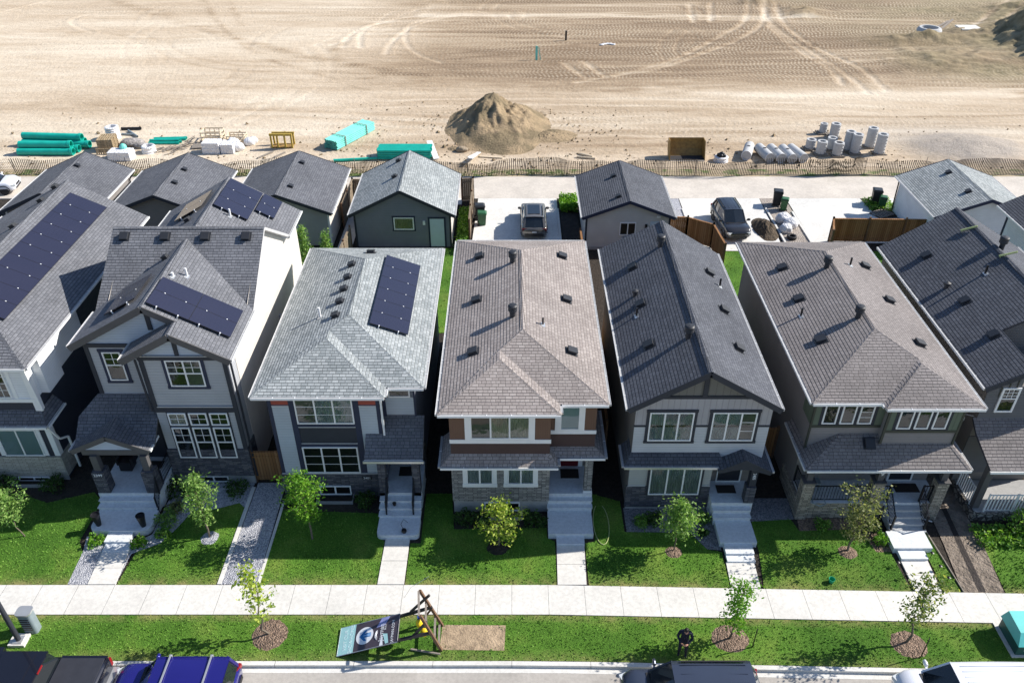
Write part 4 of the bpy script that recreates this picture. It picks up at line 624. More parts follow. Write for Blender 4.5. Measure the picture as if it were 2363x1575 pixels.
for a, b in (((-3.1, 28.0, 3.24), (-3.1, 26.0, 3.24)), ((-3.1, 26.0, 3.24), (2.0, 26.0, 3.24)), ((2.0, 26.12, 3.24), (2.0, 26.6, 3.24)), ((2.0, 26.6, 3.24), (4.08, 26.6, 3.24)), ((4.08, 26.6, 3.24), (4.08, 29.8, 3.24))): gutter(h, a, b)
boxes(h, 'stone_pier', 'st_grey', (3.24, 3.58, 26.64, 26.98, 1.22, 3.17)); boxes(h, 'pier_base', 'white', (3.21, 3.61, 26.61, 27.01, 1.1, 1.22))
boxes(h, 'porch_slab', 'step', (1.64, 3.62, 26.58, 28.39, G-0.05, 1.1)); steps(h, 1.62, 3.6, 26.58, 1.1, 2, 0.22, 0.22)
boxes(h, 'landing', 'step', (1.6, 3.58, 24.78, 26.13, 0.1, 0.44)); boxes(h, 'lower_step', 'step', (1.95, 3.17, 24.35, 24.78, 0.1, 0.3))
boxes(h, 'front_door', 'doorr', (2.2, 3.1, 28.36, 28.399, 1.1, 3.1)); boxes(h, 'door_trim', 'white', (2.08, 2.2, 28.35, 28.399, 1.1, 3.2), (3.1, 3.3, 28.35, 28.399, 1.1, 3.2)); boxes(h, 'door_mat', 'mat', (2.25, 3.1, 27.55, 28.15, 1.1, 1.12))
# ---- house 4 : charcoal gable roof
h = thing('house', 'house with charcoal gable roof, light siding and arched porch gable', 'house', (8, 26.6, G))
wall(h, 'vinyl_dark', (5.2, 8.85, 26.62, 39.2, G, 6.3), (8.85, 10.92, 26.62, 39.2, 3.2, 6.3), (8.85, 10.92, 27.4, 39.2, G, 3.2))
gw(h, 'sd_gable', [(5.2, 26.62, 6.3), (10.92, 26.62, 6.3), (7.98, 26.62, 8.04)], [(5.2, 39.2, 6.3), (7.98, 39.2, 8.04), (10.92, 39.2, 6.3)])
wall(h, 'sd_batten', (5.2, 10.93, 26.585, 26.618, 5.16, 6.3)); m = MB(); m.poly((5.25, 26.585, 6.3), (10.9, 26.585, 6.3), (10.3, 26.585, 6.6), (5.8, 26.585, 6.6)); m.build('wall', 'sd_batten', h)
wall(h, 'sd_light', (5.2, 10.93, 26.585, 26.618, 3.3, 5.06)); boxes(h, 'trim_board', 'dtrim', (5.17, 10.96, 26.565, 26.617, 5.06, 5.16), (5.7, 10.4, 26.57, 26.617, 6.58, 6.72), (7.88, 8.08, 26.56, 26.61, 6.72, 7.95))
for x0, b in ((5.8, ['curtain']*3), (8.45, ['curtain', 'curtain', 'blindg'])): window(h, x0, x0+1.87, 4.3, 5.88, 26.585, cols=(1, 1, 1), trim='dtrim', tw=0.13, backs=b, grid=[(2, 0, 1, 3)] if x0 > 8 else None)
boxes(h, 'stone_veneer', 'st_navy', (5.13, 8.9, 26.53, 26.617, 0.3, 1.6)); boxes(h, 'foundation', 'found', (5.17, 8.87, 26.56, 26.617, G-0.1, 0.3))
wall(h, 'sd_grg', (5.2, 6.02, 26.56, 26.617, 1.62, 2.98), (8.28, 8.86, 26.56, 26.617, 1.62, 2.98)); boxes(h, 'flashing', 'ltrim', (5.18, 5.98, 26.53, 26.56, 1.6, 1.64), (8.5, 8.88, 26.53, 26.56, 1.6, 1.64))
window(h, 6.12, 8.4, 1.12, 2.8, 26.53, cols=(1, 1, 1), back='curtain', trim='dtrim', tw=0.1, sill=0.01, head=0.1)
zr_ = 8.27; L0, R0 = 4.8, 11.15; xm = 7.975
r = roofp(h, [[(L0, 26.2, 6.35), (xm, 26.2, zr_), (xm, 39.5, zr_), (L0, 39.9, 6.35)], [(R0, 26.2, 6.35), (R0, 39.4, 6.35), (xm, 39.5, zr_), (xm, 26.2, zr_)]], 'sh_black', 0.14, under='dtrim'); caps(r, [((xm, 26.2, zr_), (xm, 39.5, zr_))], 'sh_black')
fascia(h, [((L0, 26.18, 6.35), (xm, 26.18, zr_)), ((xm, 26.18, zr_), (R0, 26.18, 6.35))], 'dtrim', 0.04, 0.26)
gutter(h, (L0, 39.9, 6.29), (L0, 26.2, 6.29)); gutter(h, (R0, 26.2, 6.29), (R0, 39.4, 6.29))
zl = slopef((L0, 0, 6.35), -0.605); zr = slopef((R0, 0, 6.35), 0.605)
for y in (37.13, 28.98): round_vent(r, 7.55, y, zl)
for x, y in ((6.14, 36.46), (6.12, 32.98), (6.07, 29.69)): box_vent(r, x, y, zl, -0.6)
m = MB(); m.lathe((5.95, 33.92, zl(5.95, 33.92)-0.05), [(0.1, 0), (0.1, 0.22), (0.16, 0.24), (0.16, 0.36), (0.02, 0.42)], 14); m.build('cowl_vent', 'vent', r)
pipe_vent(r, 5.83, 32.28, zl, -0.6); pipe_vent(r, 10.35, 35.18, zr, 0.6)
for y in (36.03, 32.57, 29.48): box_vent(r, 9.95, y, zr, 0.6)
m = MB(); m.poly((6.0, 39.6, 6.9), (6.55, 39.6, 7.3), (6.55, 39.9, 7.3), (6.0, 40.3, 6.9)); m.poly((6.55, 39.6, 7.3), (7.1, 39.6, 6.9), (7.1, 40.3, 6.9), (6.55, 39.9, 7.3)); m.build('rear_gablet', 'sh_black', h)
pr_ = roofp(h, [[(4.85, 26.1, 3.22), (9.25, 26.1, 3.22), (9.0, 26.6, 3.62), (5.2, 26.6, 3.62)], [(4.85, 26.1, 3.22), (5.2, 26.6, 3.62), (5.2, 27.5, 3.62), (4.85, 27.5, 3.22)], [(10.0, 25.85, 3.8), (10.0, 26.61, 3.8), (8.9, 26.61, 3.2), (8.9, 25.85, 3.2)], [(10.0, 25.85, 3.8), (11.25, 25.85, 3.1), (11.25, 26.61, 3.1), (10.0, 26.61, 3.8)]], 'sh_black', 0.1, 'porch_roof', under='dtrim')
pr2 = roofp(h, [[(10.95, 26.61, 3.27), (11.25, 26.61, 3.1), (11.25, 27.6, 3.1), (10.95, 27.6, 3.27)]], 'sh_black', 0.1, 'porch_roof', under='dtrim')
m = MB(); ap = [(8.95, 3.0), (8.95, 3.17), (10.0, 3.74), (11.2, 3.07), (11.2, 2.9), (10.75, 3.06), (10.35, 3.2), (9.95, 3.24), (9.55, 3.2), (9.2, 3.08)]
m.add([(x, 25.87, z) for x, z in ap]+[(x, 25.99, z) for x, z in ap], [tuple(range(10))[::-1], tuple(range(10, 20))]+[(i, (i+1) % 10, 10+(i+1) % 10, 10+i) for i in range(10)]); m.build('arched_gable', 'dtrim', h)
gutter(h, (4.85, 27.5, 3.18), (4.85, 26.1, 3.18), 'steel'); gutter(h, (4.85, 26.1, 3.18), (9.0, 26.1, 3.18), 'steel'); gutter(h, (11.25, 25.9, 3.05), (11.25, 27.6, 3.05), 'steel')
boxes(h, 'porch_post', 'dtrim', (10.42, 10.72, 26.05, 26.35, 2.05, 3.1)); boxes(h, 'stone_pier', 'st_navy', (10.34, 10.76, 25.98, 26.4, 1.1, 2.05))
text(h, '2405', (10.57, 26.04, 2.68), 0.19, RF @ Matrix.Rotation(R(-90), 3, 'Z'), 'letter', name='house_number')
boxes(h, 'porch_slab', 'step', (8.92, 10.75, 26.0, 27.39, G-0.05, 1.1)); steps(h, 8.98, 10.62, 26.0, 1.1, 2, 0.23, 0.22)
boxes(h, 'landing', 'step', (9.05, 10.65, 24.3, 25.54, 0.1, 0.44)); boxes(h, 'lower_step', 'step', (9.2, 10.42, 23.75, 24.3, 0.1, 0.36), (9.2, 10.4, 23.4, 23.75, 0.1, 0.27))
boxes(h, 'front_door', 'doord', (9.45, 10.4, 27.35, 27.399, 1.1, 3.1)); boxes(h, 'door_trim', 'white', (9.35, 9.4, 27.33, 27.399, 1.1, 3.15), (10.42, 10.48, 27.33, 27.399, 1.1, 3.15), (9.4, 10.42, 27.32, 27.348, 1.1, 1.16)); boxes(h, 'door_mat', 'mat', (9.3, 10.15, 26.6, 27.1, 1.1, 1.12))
# ---- house 5 : taupe hip roof, green upper floor, veranda
h = thing('house', 'taupe hip-roofed house with dark green upper storey and a wide stone-pillared veranda', 'house', (16, 26.6, G))
wall(h, 'sd_taupe', (12.92, 15.95, 27.1, 40.1, 3.0, 6.28), (15.95, 19.08, 26.75, 40.1, 3.0, 6.28), (12.92, 19.08, 27.45, 40.1, G, 3.0))
wall(h, 'sd_olive', (12.9, 15.93, 27.06, 27.098, 4.75, 6.27), (15.93, 19.1, 26.71, 26.748, 4.75, 6.27), (12.88, 12.919, 27.1, 28.2, 4.75, 6.27)); boxes(h, 'trim_board', 'otrim', (12.88, 15.92, 27.04, 27.097, 4.62, 4.75), (15.91, 19.12, 26.69, 26.747, 4.62, 4.75), (12.86, 12.95, 27.03, 27.1, 3.4, 6.26), (19.05, 19.13, 26.68, 26.75, 3.4, 6.26), (15.9, 16.0, 26.68, 26.75, 4.0, 6.26))
for i in range(3): window(h, 13.32+0.76*i, 13.92+0.76*i, 4.85, 6.15, 27.06, cols=(1,), grid=[(0, 0, 1, 4)] if i == 2 else None, back='curtain2' if i == 0 else 'dark'); window(h, 16.38+0.76*i, 16.98+0.76*i, 4.87, 6.15, 26.71, cols=(1,), back='curtain2' if i != 1 else 'blind')
boxes(h, 'trim_board', 'dtrim', (13.2, 15.6, 27.045, 27.059, 4.76, 6.2), (16.25, 18.65, 26.695, 26.709, 4.76, 6.2))
P, Rn = hipL(12.5, 19.52, 26.55, 40.6, 0.385, 6.4, 15.45, 26.2, left=False)
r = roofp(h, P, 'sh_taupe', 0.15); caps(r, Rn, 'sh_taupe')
for a, b in (((12.5, 40.6, 6.34), (12.5, 26.55, 6.34)), ((12.5, 26.55, 6.34), (15.4, 26.55, 6.34)), ((15.45, 26.55, 6.34), (15.45, 26.3, 6.34)), ((15.45, 26.2, 6.34), (19.52, 26.2, 6.34)), ((19.52, 26.2, 6.34), (19.52, 40.6, 6.34))): gutter(h, a, b)
zl = slopef((12.5, 0, 6.4), -0.385); zr = slopef((19.52, 0, 6.4), 0.385)
for y in (36.8, 33.8, 30.32): box_vent(r, 13.89, y, zl, -0.385)
for y in (36.98, 33.67, 30.06): box_vent(r, 18.18, y, zr, 0.385)
for y in (35.67, 31.14): round_vent(r, 15.65, y, zl)
pipe_vent(r, 13.62, 32.49, zl, -0.385); pipe_vent(r, 17.16, 36.45, zr, 0.385)
pr_ = roofp(h, [[(12.68, 25.85, 3.28), (19.75, 25.85, 3.28), (19.05, 26.74, 3.98), (15.96, 26.74, 3.98), (15.96, 27.08, 4.25), (14.3, 27.08, 4.25)], [(12.68, 25.85, 3.28), (14.3, 27.08, 4.25), (12.92, 28.2, 3.52), (12.92, 29.0, 3.52), (12.68, 29.0, 3.28)], [(19.75, 25.85, 3.28), (19.75, 27.9, 3.28), (19.09, 27.9, 3.92), (19.05, 26.74, 3.98)]], 'sh_taupe', 0.12, 'porch_roof', under='gtrim')
caps(pr_, [((12.68, 25.85, 3.28), (14.3, 27.08, 4.25)), ((19.75, 25.85, 3.28), (19.05, 26.74, 3.98))], 'sh_taupe', 0.24); gutter(h, (12.68, 29.0, 3.22), (12.68, 25.85, 3.22)); gutter(h, (12.68, 25.85, 3.22), (19.75, 25.85, 3.22)); gutter(h, (19.75, 25.85, 3.22), (19.75, 27.9, 3.22))
box_vent(pr_, 15.5, 26.75, lambda x, y: 3.98, 0, -0.785, s=0.4)
boxes(h, 'porch_slab', 'step', (12.95, 19.1, 26.0, 27.44, 0.95, 1.1)); boxes(h, 'stone_veneer', 'st_tan', (12.82, 16.6, 25.98, 26.12, G-0.05, 1.08), (12.8, 12.94, 26.12, 28.6, G-0.05, 1.08), (18.35, 19.1, 25.98, 26.12, G-0.05, 1.08)); boxes(h, 'slab_fill', 'found', (12.94, 16.6, 26.12, 27.3, G, 0.95), (16.6, 18.35, 26.2, 27.3, G, 0.95), (18.35, 19.1, 26.12, 27.3, G, 0.95))
for x in (13.02, 16.1, 18.9):
    boxes(h, 'stone_pier', 'st_tan', (x-0.24, x+0.24, 25.9, 26.38, G-0.05, 2.38)); boxes(h, 'pier_cap', 'gtrim', (x-0.28, x+0.28, 25.86, 26.42, 2.38, 2.44)); boxes(h, 'porch_post', 'gtrim', (x-0.13, x+0.13, 26.01, 26.27, 2.44, 3.18))
text(h, '9', (16.1, 26.0, 2.86), 0.3, RF, 'letter', name='house_number')
railing(h, (13.26, 26.14, 1.1), (15.86, 26.14, 1.1), sp=0.13); railing(h, (16.34, 26.14, 1.1), (16.75, 26.14, 1.1)); railing(h, (18.25, 26.14, 1.1), (18.66, 26.14, 1.1)); railing(h, (12.98, 26.4, 1.1), (12.98, 27.4, 1.1))
railing(h, (16.75, 25.05, 0.3), (16.75, 26.1, 1.1)); railing(h, (18.2, 25.05, 0.3), (18.2, 26.1, 1.1))
steps(h, 16.72, 18.25, 26.0, 1.1, 4, 0.26, 0.17, mat='precast', name='porch_steps'); boxes(h, 'landing', 'step', (16.48, 18.15, 23.98, 24.94, 0.1, 0.44)); boxes(h, 'lower_step', 'step', (16.65, 17.8, 23.5, 23.98, 0.1, 0.32))
boxes(h, 'front_door', 'doord', (17.3, 18.3, 27.41, 27.449, 1.1, 3.0)); boxes(h, 'door_trim', 'white', (17.22, 17.3, 27.39, 27.449, 1.1, 3.0), (18.3, 18.38, 27.39, 27.449, 1.1, 3.0), (17.3, 18.3, 27.38, 27.409, 1.1, 1.17)); boxes(h, 'door_mat', 'mat', (17.4, 18.5, 26.65, 27.2, 1.1, 1.12)); window(h, 13.9, 15.4, 1.7, 2.9, 27.45, cols=(1, 1))
c = MB(); c.box(13.5, 13.95, 26.75, 27.15, 1.5, 1.55)
for x, y in ((13.53, 26.78), (13.92, 26.78), (13.53, 27.12), (13.92, 27.12)): c.box(x-0.02, x+0.02, y-0.02, y+0.02, 1.1, 1.5)
for i in range(6): c.tube([(13.53+0.078*i, 27.13, 1.55), (13.5+0.09*i, 27.2, 1.9+0.12*math.sin(math.pi*i/5))], 0.012, 6)
c.tube([(13.5+0.09*i, 27.2, 1.9+0.12*math.sin(math.pi*i/5)) for i in range(6)], 0.018, 6)
single('patio_chair', 'pale slatted chair on the veranda of the taupe house', 'chair', c, 'utilg', (13.7, 26.95, 1.1))
# ---- house 1 : grey gables, solar panels
h = thing('house', 'tall grey double-gabled house with solar panels and pale blank side wall', 'house', (-15.5, 28, G))
wall(h, 'sd_beige', (-18.55, -12.15, 29.2, 41.6, G, 7.5)); wall(h, 'sd_grey', (-15.82, -12.17, 28.2, 29.2, 0.7, 7.5), (-18.56, -15.82, 29.15, 29.199, 4.6, 7.5)); boxes(h, 'foundation', 'found', (-15.8, -12.15, 28.22, 29.2, G-0.1, 0.7))
boxes(h, 'stone_veneer', 'st_navy', (-15.86, -12.12, 28.12, 28.199, 0.7, 2.35), (-12.17, -12.12, 28.2, 29.2, 0.7, 2.35))
boxes(h, 'trim_board', 'dtrim', (-15.86, -15.68, 28.15, 28.199, 4.55, 7.5), (-12.33, -12.13, 28.14, 28.199, 2.35, 7.5), (-15.84, -12.13, 28.145, 28.198, 4.55, 4.85), (-18.6, -18.42, 29.11, 29.15, 4.6, 7.5), (-15.9, -12.1, 28.13, 28.198, 7.42, 7.62), (-18.6, -15.86, 29.1, 29.149, 7.4, 7.58), (-15.4, -12.62, 28.165, 28.197, 1.7, 4.55), (-15.9, -15.84, 28.2, 29.1, 4.55, 7.5))
boxes(h, 'flashing', 'ltrim', (-15.68, -12.33, 28.12, 28.145, 4.85, 4.89), (-15.86, -12.14, 28.1, 28.13, 7.62, 7.65), (-18.4, -15.9, 29.11, 29.15, 4.82, 4.86))
window(h, -14.78, -13.26, 6.0, 7.4, 28.2, cols=(1, 1), rows=(1, 1), grid=[(0, 1, 2, 2), (1, 1, 2, 2)], trim='ntrim', tw=0.14, backs=['dark', 'blindg']); window(h, -17.9, -17.1, 5.6, 7.15, 29.15, cols=(1,), rows=(1.2, 1), grid=[(0, 1, 2, 2)], trim='ntrim', tw=0.14)
for i in range(3): window(h, -15.33+0.93*i, -14.53+0.93*i, 3.82, 4.52, 28.165, cols=(1,), grid=[(0, 0, 2, 2)], back='curtain2' if i == 0 else 'dark'); window(h, -15.33+0.93*i, -14.53+0.93*i, 1.85, 3.68, 28.165, cols=(1,), rows=(1.1, 1), grid=[(0, 1, 2, 2)])
bwin(h, -14.8, -13.4, 28.22, 0.25, 0.62)
e = 7.65; gs = 0.556; xl, xr, xc, xs = -19.07, -11.85, -15.46, -14.165; za = e+gs*3.61; zs = e+gs*(xr-xs); ms = 2.35/3.7; yq = 31.7+(za-e)/ms
gw(h, 'sd_shake', [(-18.56, 29.17, 7.5), (-12.2, 29.17, 7.5), (xc, 29.17, za-0.1)], [(-16.2, 28.19, 7.5), (-12.1, 28.19, 7.5), (xs, 28.19, zs-0.1)]); boxes(h, 'king_board', 'dtrim', (xs-0.09, xs+0.09, 28.15, 28.189, 7.65, zs-0.15), (xc-0.1, xc+0.1, 29.12, 29.169, 8.3, za-0.15))
gw(h, 'sd_beige', [(-12.15, 31.3, 7.5), (-12.15, 39.3, 7.5), (-12.15, 35.4, 9.86)], [(-18.55, 31.3, 7.5), (-18.55, 35.4, 9.86), (-18.55, 39.3, 7.5)])
m = MB(); m.poly((-18.55, 41.6, 7.5), (xc, 41.6, za-0.1), (-12.15, 41.6, 7.5)); m.build('gable_wall', 'sd_beige', h)
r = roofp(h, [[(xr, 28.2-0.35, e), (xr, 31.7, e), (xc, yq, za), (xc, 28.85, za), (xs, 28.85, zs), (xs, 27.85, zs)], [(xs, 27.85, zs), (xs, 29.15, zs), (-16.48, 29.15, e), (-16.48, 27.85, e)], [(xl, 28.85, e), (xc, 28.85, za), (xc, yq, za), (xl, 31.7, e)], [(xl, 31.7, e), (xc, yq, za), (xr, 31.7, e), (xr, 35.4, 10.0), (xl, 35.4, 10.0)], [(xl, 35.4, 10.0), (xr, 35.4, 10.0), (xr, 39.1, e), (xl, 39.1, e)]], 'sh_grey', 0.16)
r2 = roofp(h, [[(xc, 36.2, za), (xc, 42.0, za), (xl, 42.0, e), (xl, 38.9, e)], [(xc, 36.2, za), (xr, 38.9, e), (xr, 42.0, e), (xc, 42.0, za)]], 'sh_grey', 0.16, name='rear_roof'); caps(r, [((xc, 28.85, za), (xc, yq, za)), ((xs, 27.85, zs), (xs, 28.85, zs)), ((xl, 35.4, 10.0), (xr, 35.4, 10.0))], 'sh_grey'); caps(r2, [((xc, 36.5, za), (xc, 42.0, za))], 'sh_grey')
fascia(h, [((xl, 28.83, e), (xc, 28.83, za)), ((xc, 28.83, za), (xs-0.02, 28.83, zs)), ((-16.48, 27.83, e), (xs, 27.83, zs)), ((xs, 27.83, zs), (xr, 27.83, e))], 'gtrim', 0.05, 0.3); gutter(h, (xl, 31.6, e-0.06), (xl, 28.85, e-0.06)); gutter(h, (xr, 27.85, e-0.06), (xr, 31.7, e-0.06)); gutter(h, (xr, 38.9, e-0.06), (xr, 42.0, e-0.06)); gutter(h, (xl, 42.0, e-0.06), (xl, 38.9, e-0.06)); gutter(h, (-16.48, 29.1, e-0.06), (-16.48, 27.85, e-0.06))
zfm = lambda x, y: e+ms*(y-31.7)
for x in (-18.43, -16.49, -14.58, -12.64): box_vent(r, x, 34.95, zfm, 0, -ms, s=0.36)
zl = slopef((xl, 0, e), -gs); zr = slopef((xr, 0, e), gs)
pipe_vent(r, -14.66, 32.13, zr, gs, 'pipew', 0.4); pipe_vent(r, -15.1, 31.7, zr, gs, 'pipew', 0.18, 0.06); pipe_vent(r2, -14.47, 38.35, zr, gs, 'pipew', 0.4); box_vent(r, -16.1, 33.6, zl, -gs, s=0.26); box_vent(r2, -16.5, 37.9, zl, -gs, s=0.28)
solar_array(h, (-12.17, 29.1, zr(-12.17, 0)), gs, 2, 2, 1.05, 1.83); solar_array(h, (-17.65, 29.9, zl(-17.65, 0)), -gs, 1, 2, 1.05, 1.8); solar_array(h, (-13.74, 38.5, zr(-13.74, 0)), gs, 1, 3, 1.07, 1.83); solar_array(h, (-12.76, 39.75, zr(-12.76, 0)), gs, 1, 2, 1.0, 1.05); solar_array(h, (-17.55, 38.7, zl(-17.55, 0)), -gs, 1, 2, 1.0, 1.85)
pr_ = roofp(h, [[(-19.42, 27.35, 3.4), (-16.0, 27.35, 3.4), (-15.87, 27.35, 3.4), (-15.87, 29.11, 4.85), (-18.7, 29.11, 4.85), (-19.42, 28.3, 4.18)], [(-19.42, 26.92, 3.4), (-17.71, 26.92, 4.2), (-17.71, 28.35, 4.2), (-19.42, 27.4, 3.42)], [(-16.0, 26.92, 3.4), (-16.0, 27.4, 3.42), (-17.71, 28.35, 4.2), (-17.71, 26.92, 4.2)]], 'sh_dark', 0.12, 'porch_roof', under='gtrim'); caps(pr_, [((-17.71, 26.92, 4.2), (-17.71, 28.3, 4.2))], 'sh_grey', 0.24)
fascia(h, [((-19.42, 26.9, 3.4), (-17.71, 26.9, 4.2)), ((-17.71, 26.9, 4.2), (-16.0, 26.9, 3.4))], 'gtrim', 0.05, 0.24); gutter(h, (-16.0, 26.92, 3.35), (-16.0, 27.95, 3.35)); gutter(h, (-19.42, 28.0, 3.35), (-19.42, 26.92, 3.35)); m = MB(); m.poly((-18.9, 26.98, 3.38), (-16.5, 26.98, 3.38), (-17.71, 26.98, 3.98)); m.build('porch_gable', 'sd_shake', h)
boxes(h, 'porch_beam', 'gtrim', (-19.0, -16.1, 26.95, 27.15, 3.1, 3.38)); wall(h, 'sd_dark', (-18.6, -15.82, 29.14, 29.198, 1.1, 4.6))
for x in (-18.5, -16.3):
    boxes(h, 'stone_pier', 'st_navy', (x-0.27, x+0.27, 26.7, 27.24, 1.0, 2.25)); boxes(h, 'porch_post', 'gtrim', (x-0.15, x+0.15, 26.82, 27.12, 2.25, 3.12))
text(h, '2399', (-18.5, 26.69, 2.1), 0.2, RF, 'letter', name='house_number'); boxes(h, 'porch_slab', 'step', (-18.8, -16.0, 26.7, 29.1, G-0.05, 1.0)); steps(h, -18.7, -16.05, 26.7, 1.0, 2, 0.26, 0.19)
m = MB(); bevel_slab(m, -18.68, -16.0, 24.95, 26.18, 0.1, 0.45, 0.35); m.build('landing', 'step', h); boxes(h, 'lower_step', 'step', (-17.8, -16.72, 24.4, 24.95, 0.1, 0.36), (-17.72, -16.6, 23.95, 24.4, 0.1, 0.27))
railing(h, (-16.05, 27.3, 1.0), (-16.05, 28.9, 1.0)); railing(h, (-16.02, 26.2, 0.3), (-16.02, 26.7, 1.0)); boxes(h, 'front_door', 'doord', (-17.3, -16.4, 29.1, 29.139, 1.0, 3.05)); window(h, -17.9, -17.45, 1.4, 3.0, 29.14, cols=(1,)); boxes(h, 'door_mat', 'mat', (-17.3, -16.5, 28.3, 28.8, 1.0, 1.02))
downspout(h, [(-11.95, 28.0, 7.5), (-12.05, 28.35, 7.1), (-12.05, 28.35, 0.4)], 'dtrim'); downspout(h, [(-15.95, 28.05, 7.5), (-15.95, 28.15, 4.6)], 'dtrim')
m = MB(); m.obox((-18.0, 28.3, 1.35), (0.55, 0.55, 0.5)); m.obox((-17.65, 28.35, 1.6), (0.1, 0.6, 0.35)); m.obox((-18.0, 28.62, 1.75), (0.6, 0.1, 0.5)); m.obox((-18.32, 28.35, 1.6), (0.1, 0.6, 0.35)); single('porch_armchair', 'dark boxy armchair on the porch of the double-gabled house', 'armchair', m, 'black', (-18.0, 28.3, 1.0))
for y, z in ((33.5, 3.6), (36.0, 4.4), (38.5, 2.6)): m = MB(); m.box(-12.15, -12.06, y-.1, y+.1, z, z+.2); m.build('wall_vent', 'ltrim', h)
# ---- house 0 : left edge
h = thing('house', 'house at the left edge with a long row of solar panels and cream stone base', 'house', (-24, 28.5, G))
wall(h, 'sd_navy', (-28.6, -21.15, 28.5, 42.0, G, 6.95)); wall(h, 'sd_white', (-21.149, -21.12, 28.5, 33.5, 5.0, 6.9)); m = MB(); m.poly((-28.6, 42.0, 6.95), (-24.8, 42.0, 8.95), (-21.15, 42.0, 6.95)); m.build('gable_wall', 'sd_white', h)
wall(h, 'sd_navy', (-28.6, -21.14, 28.46, 28.499, 1.7, 3.6), (-28.6, -21.14, 28.46, 28.499, 4.4, 4.95)); wall(h, 'sd_white', (-28.6, -21.14, 28.45, 28.499, 4.95, 6.95)); boxes(h, 'stone_veneer', 'st_cream', (-28.6, -21.08, 28.42, 28.499, 0.4, 1.62), (-21.149, -21.08, 28.5, 29.5, 0.4, 1.62)); boxes(h, 'foundation', 'found', (-28.6, -21.12, 28.45, 28.499, 0.1, 0.4))
boxes(h, 'trim_board', 'white', (-21.3, -21.05, 28.41, 28.7, 1.7, 6.9), (-28.6, -21.1, 28.4, 28.45, 4.9, 5.1), (-21.75, -21.58, 28.42, 28.47, 1.7, 3.65), (-23.8, -23.6, 28.42, 28.47, 1.7, 3.65), (-22.0, -21.85, 28.42, 28.47, 5.1, 6.9))
boxes(h, 'bay_box', 'sd_white', (-21.15, -20.75, 29.0, 30.4, 5.0, 6.9)); window(h, -23.6, -21.75, 1.7, 3.7, 28.45, cols=(1, 1), rows=(4, 1), back='blind', grid=[(0, 1, 2, 1), (1, 1, 2, 1)]); window(h, -23.3, -22.1, 5.15, 6.75, 28.45, cols=(1, 1), grid=[(0, 0, 2, 4), (1, 0, 2, 4)]); window(h, -26.5, -24.6, 1.7, 3.7, 28.45, cols=(1, 1), back='blind'); bwin(h, -23.5, -22.0, 28.42, 0.1, 0.38)
ez = 7.1; ex = -20.7; rx = -24.8; rz = 9.15; s0 = (rz-ez)/(ex-rx); x2 = -28.9
r = roofp(h, [[(ex, 28.0, ez), (ex, 42.4, ez), (rx, 42.7, rz), (rx, 32.1, rz), (-22.2, 29.5, ez+0.75)], [(ex, 28.0, ez), (-22.2, 29.5, ez+0.75), (-24.0, 29.5, ez+0.75), (-24.0, 28.0, ez)], [(x2, 28.0, ez), (x2, 42.4, ez), (rx, 42.7, rz), (rx, 32.1, rz)]], 'sh_grey', 0.16)
r3 = roofp(h, [[(-26.5, 27.6, ez+1.5), (-26.5, 33.0, ez+1.5), (-23.6, 29.6, ez), (-23.6, 27.6, ez)], [(-26.5, 27.6, ez+1.5), (-29.5, 27.6, ez), (-29.5, 33, ez), (-26.5, 33.0, ez+1.5)]], 'sh_dark', 0.16, name='front_gable_roof'); caps(r, [((rx, 32.1, rz), (rx, 42.7, rz)), ((ex, 28, ez), (-22.2, 29.5, ez+0.75))], 'sh_grey')
fascia(h, [((-26.5, 27.58, ez+1.5), (-23.6, 27.58, ez))], 'white', 0.05, 0.26); gutter(h, (ex, 28.0, ez-0.06), (ex, 42.4, ez-0.06)); gutter(h, (-24.0, 28.0, ez-0.06), (ex, 28.0, ez-0.06)); gutter(h, (x2, 42.4, ez-0.06), (x2, 28, ez-0.06))
zr = slopef((ex, 0, ez), s0); solar_array(h, (-22.42, 30.3, zr(-22.42, 0)), s0, 1, 10, 1.12, 2.0)
for y in (34.5, 37.5, 40.5, 42.2): box_vent(r, -25.25, y, slopef((x2, 0, ez), -s0), -s0, s=0.3)
pr_ = roofp(h, [[(-29, 27.9, 3.95), (-20.75, 27.9, 3.95), (-21.1, 28.45, 4.45), (-29, 28.45, 4.45)], [(-20.75, 27.9, 3.95), (-20.75, 29.6, 3.95), (-21.1, 29.6, 4.45), (-21.1, 28.45, 4.45)]], 'sh_dark', 0.12, 'porch_roof'); gutter(h, (-29, 27.9, 3.88), (-20.75, 27.9, 3.88)); gutter(h, (-20.75, 27.9, 3.88), (-20.75, 29.6, 3.88))
downspout(h, [(-21.05, 28.3, 6.9), (-20.95, 28.35, 4.5)], 'white', 0.1); downspout(h, [(-21.0, 28.2, 3.7), (-20.9, 28.6, 2.6), (-20.75, 29.0, 2.4), (-20.75, 29.0, 0.5)], 'white', 0.09); boxes(h, 'side_step', 'found', (-26, -24.6, 26.3, 28.4, 0.1, 0.6), (-26, -24.9, 26.8, 28.4, 0.6, 0.9))
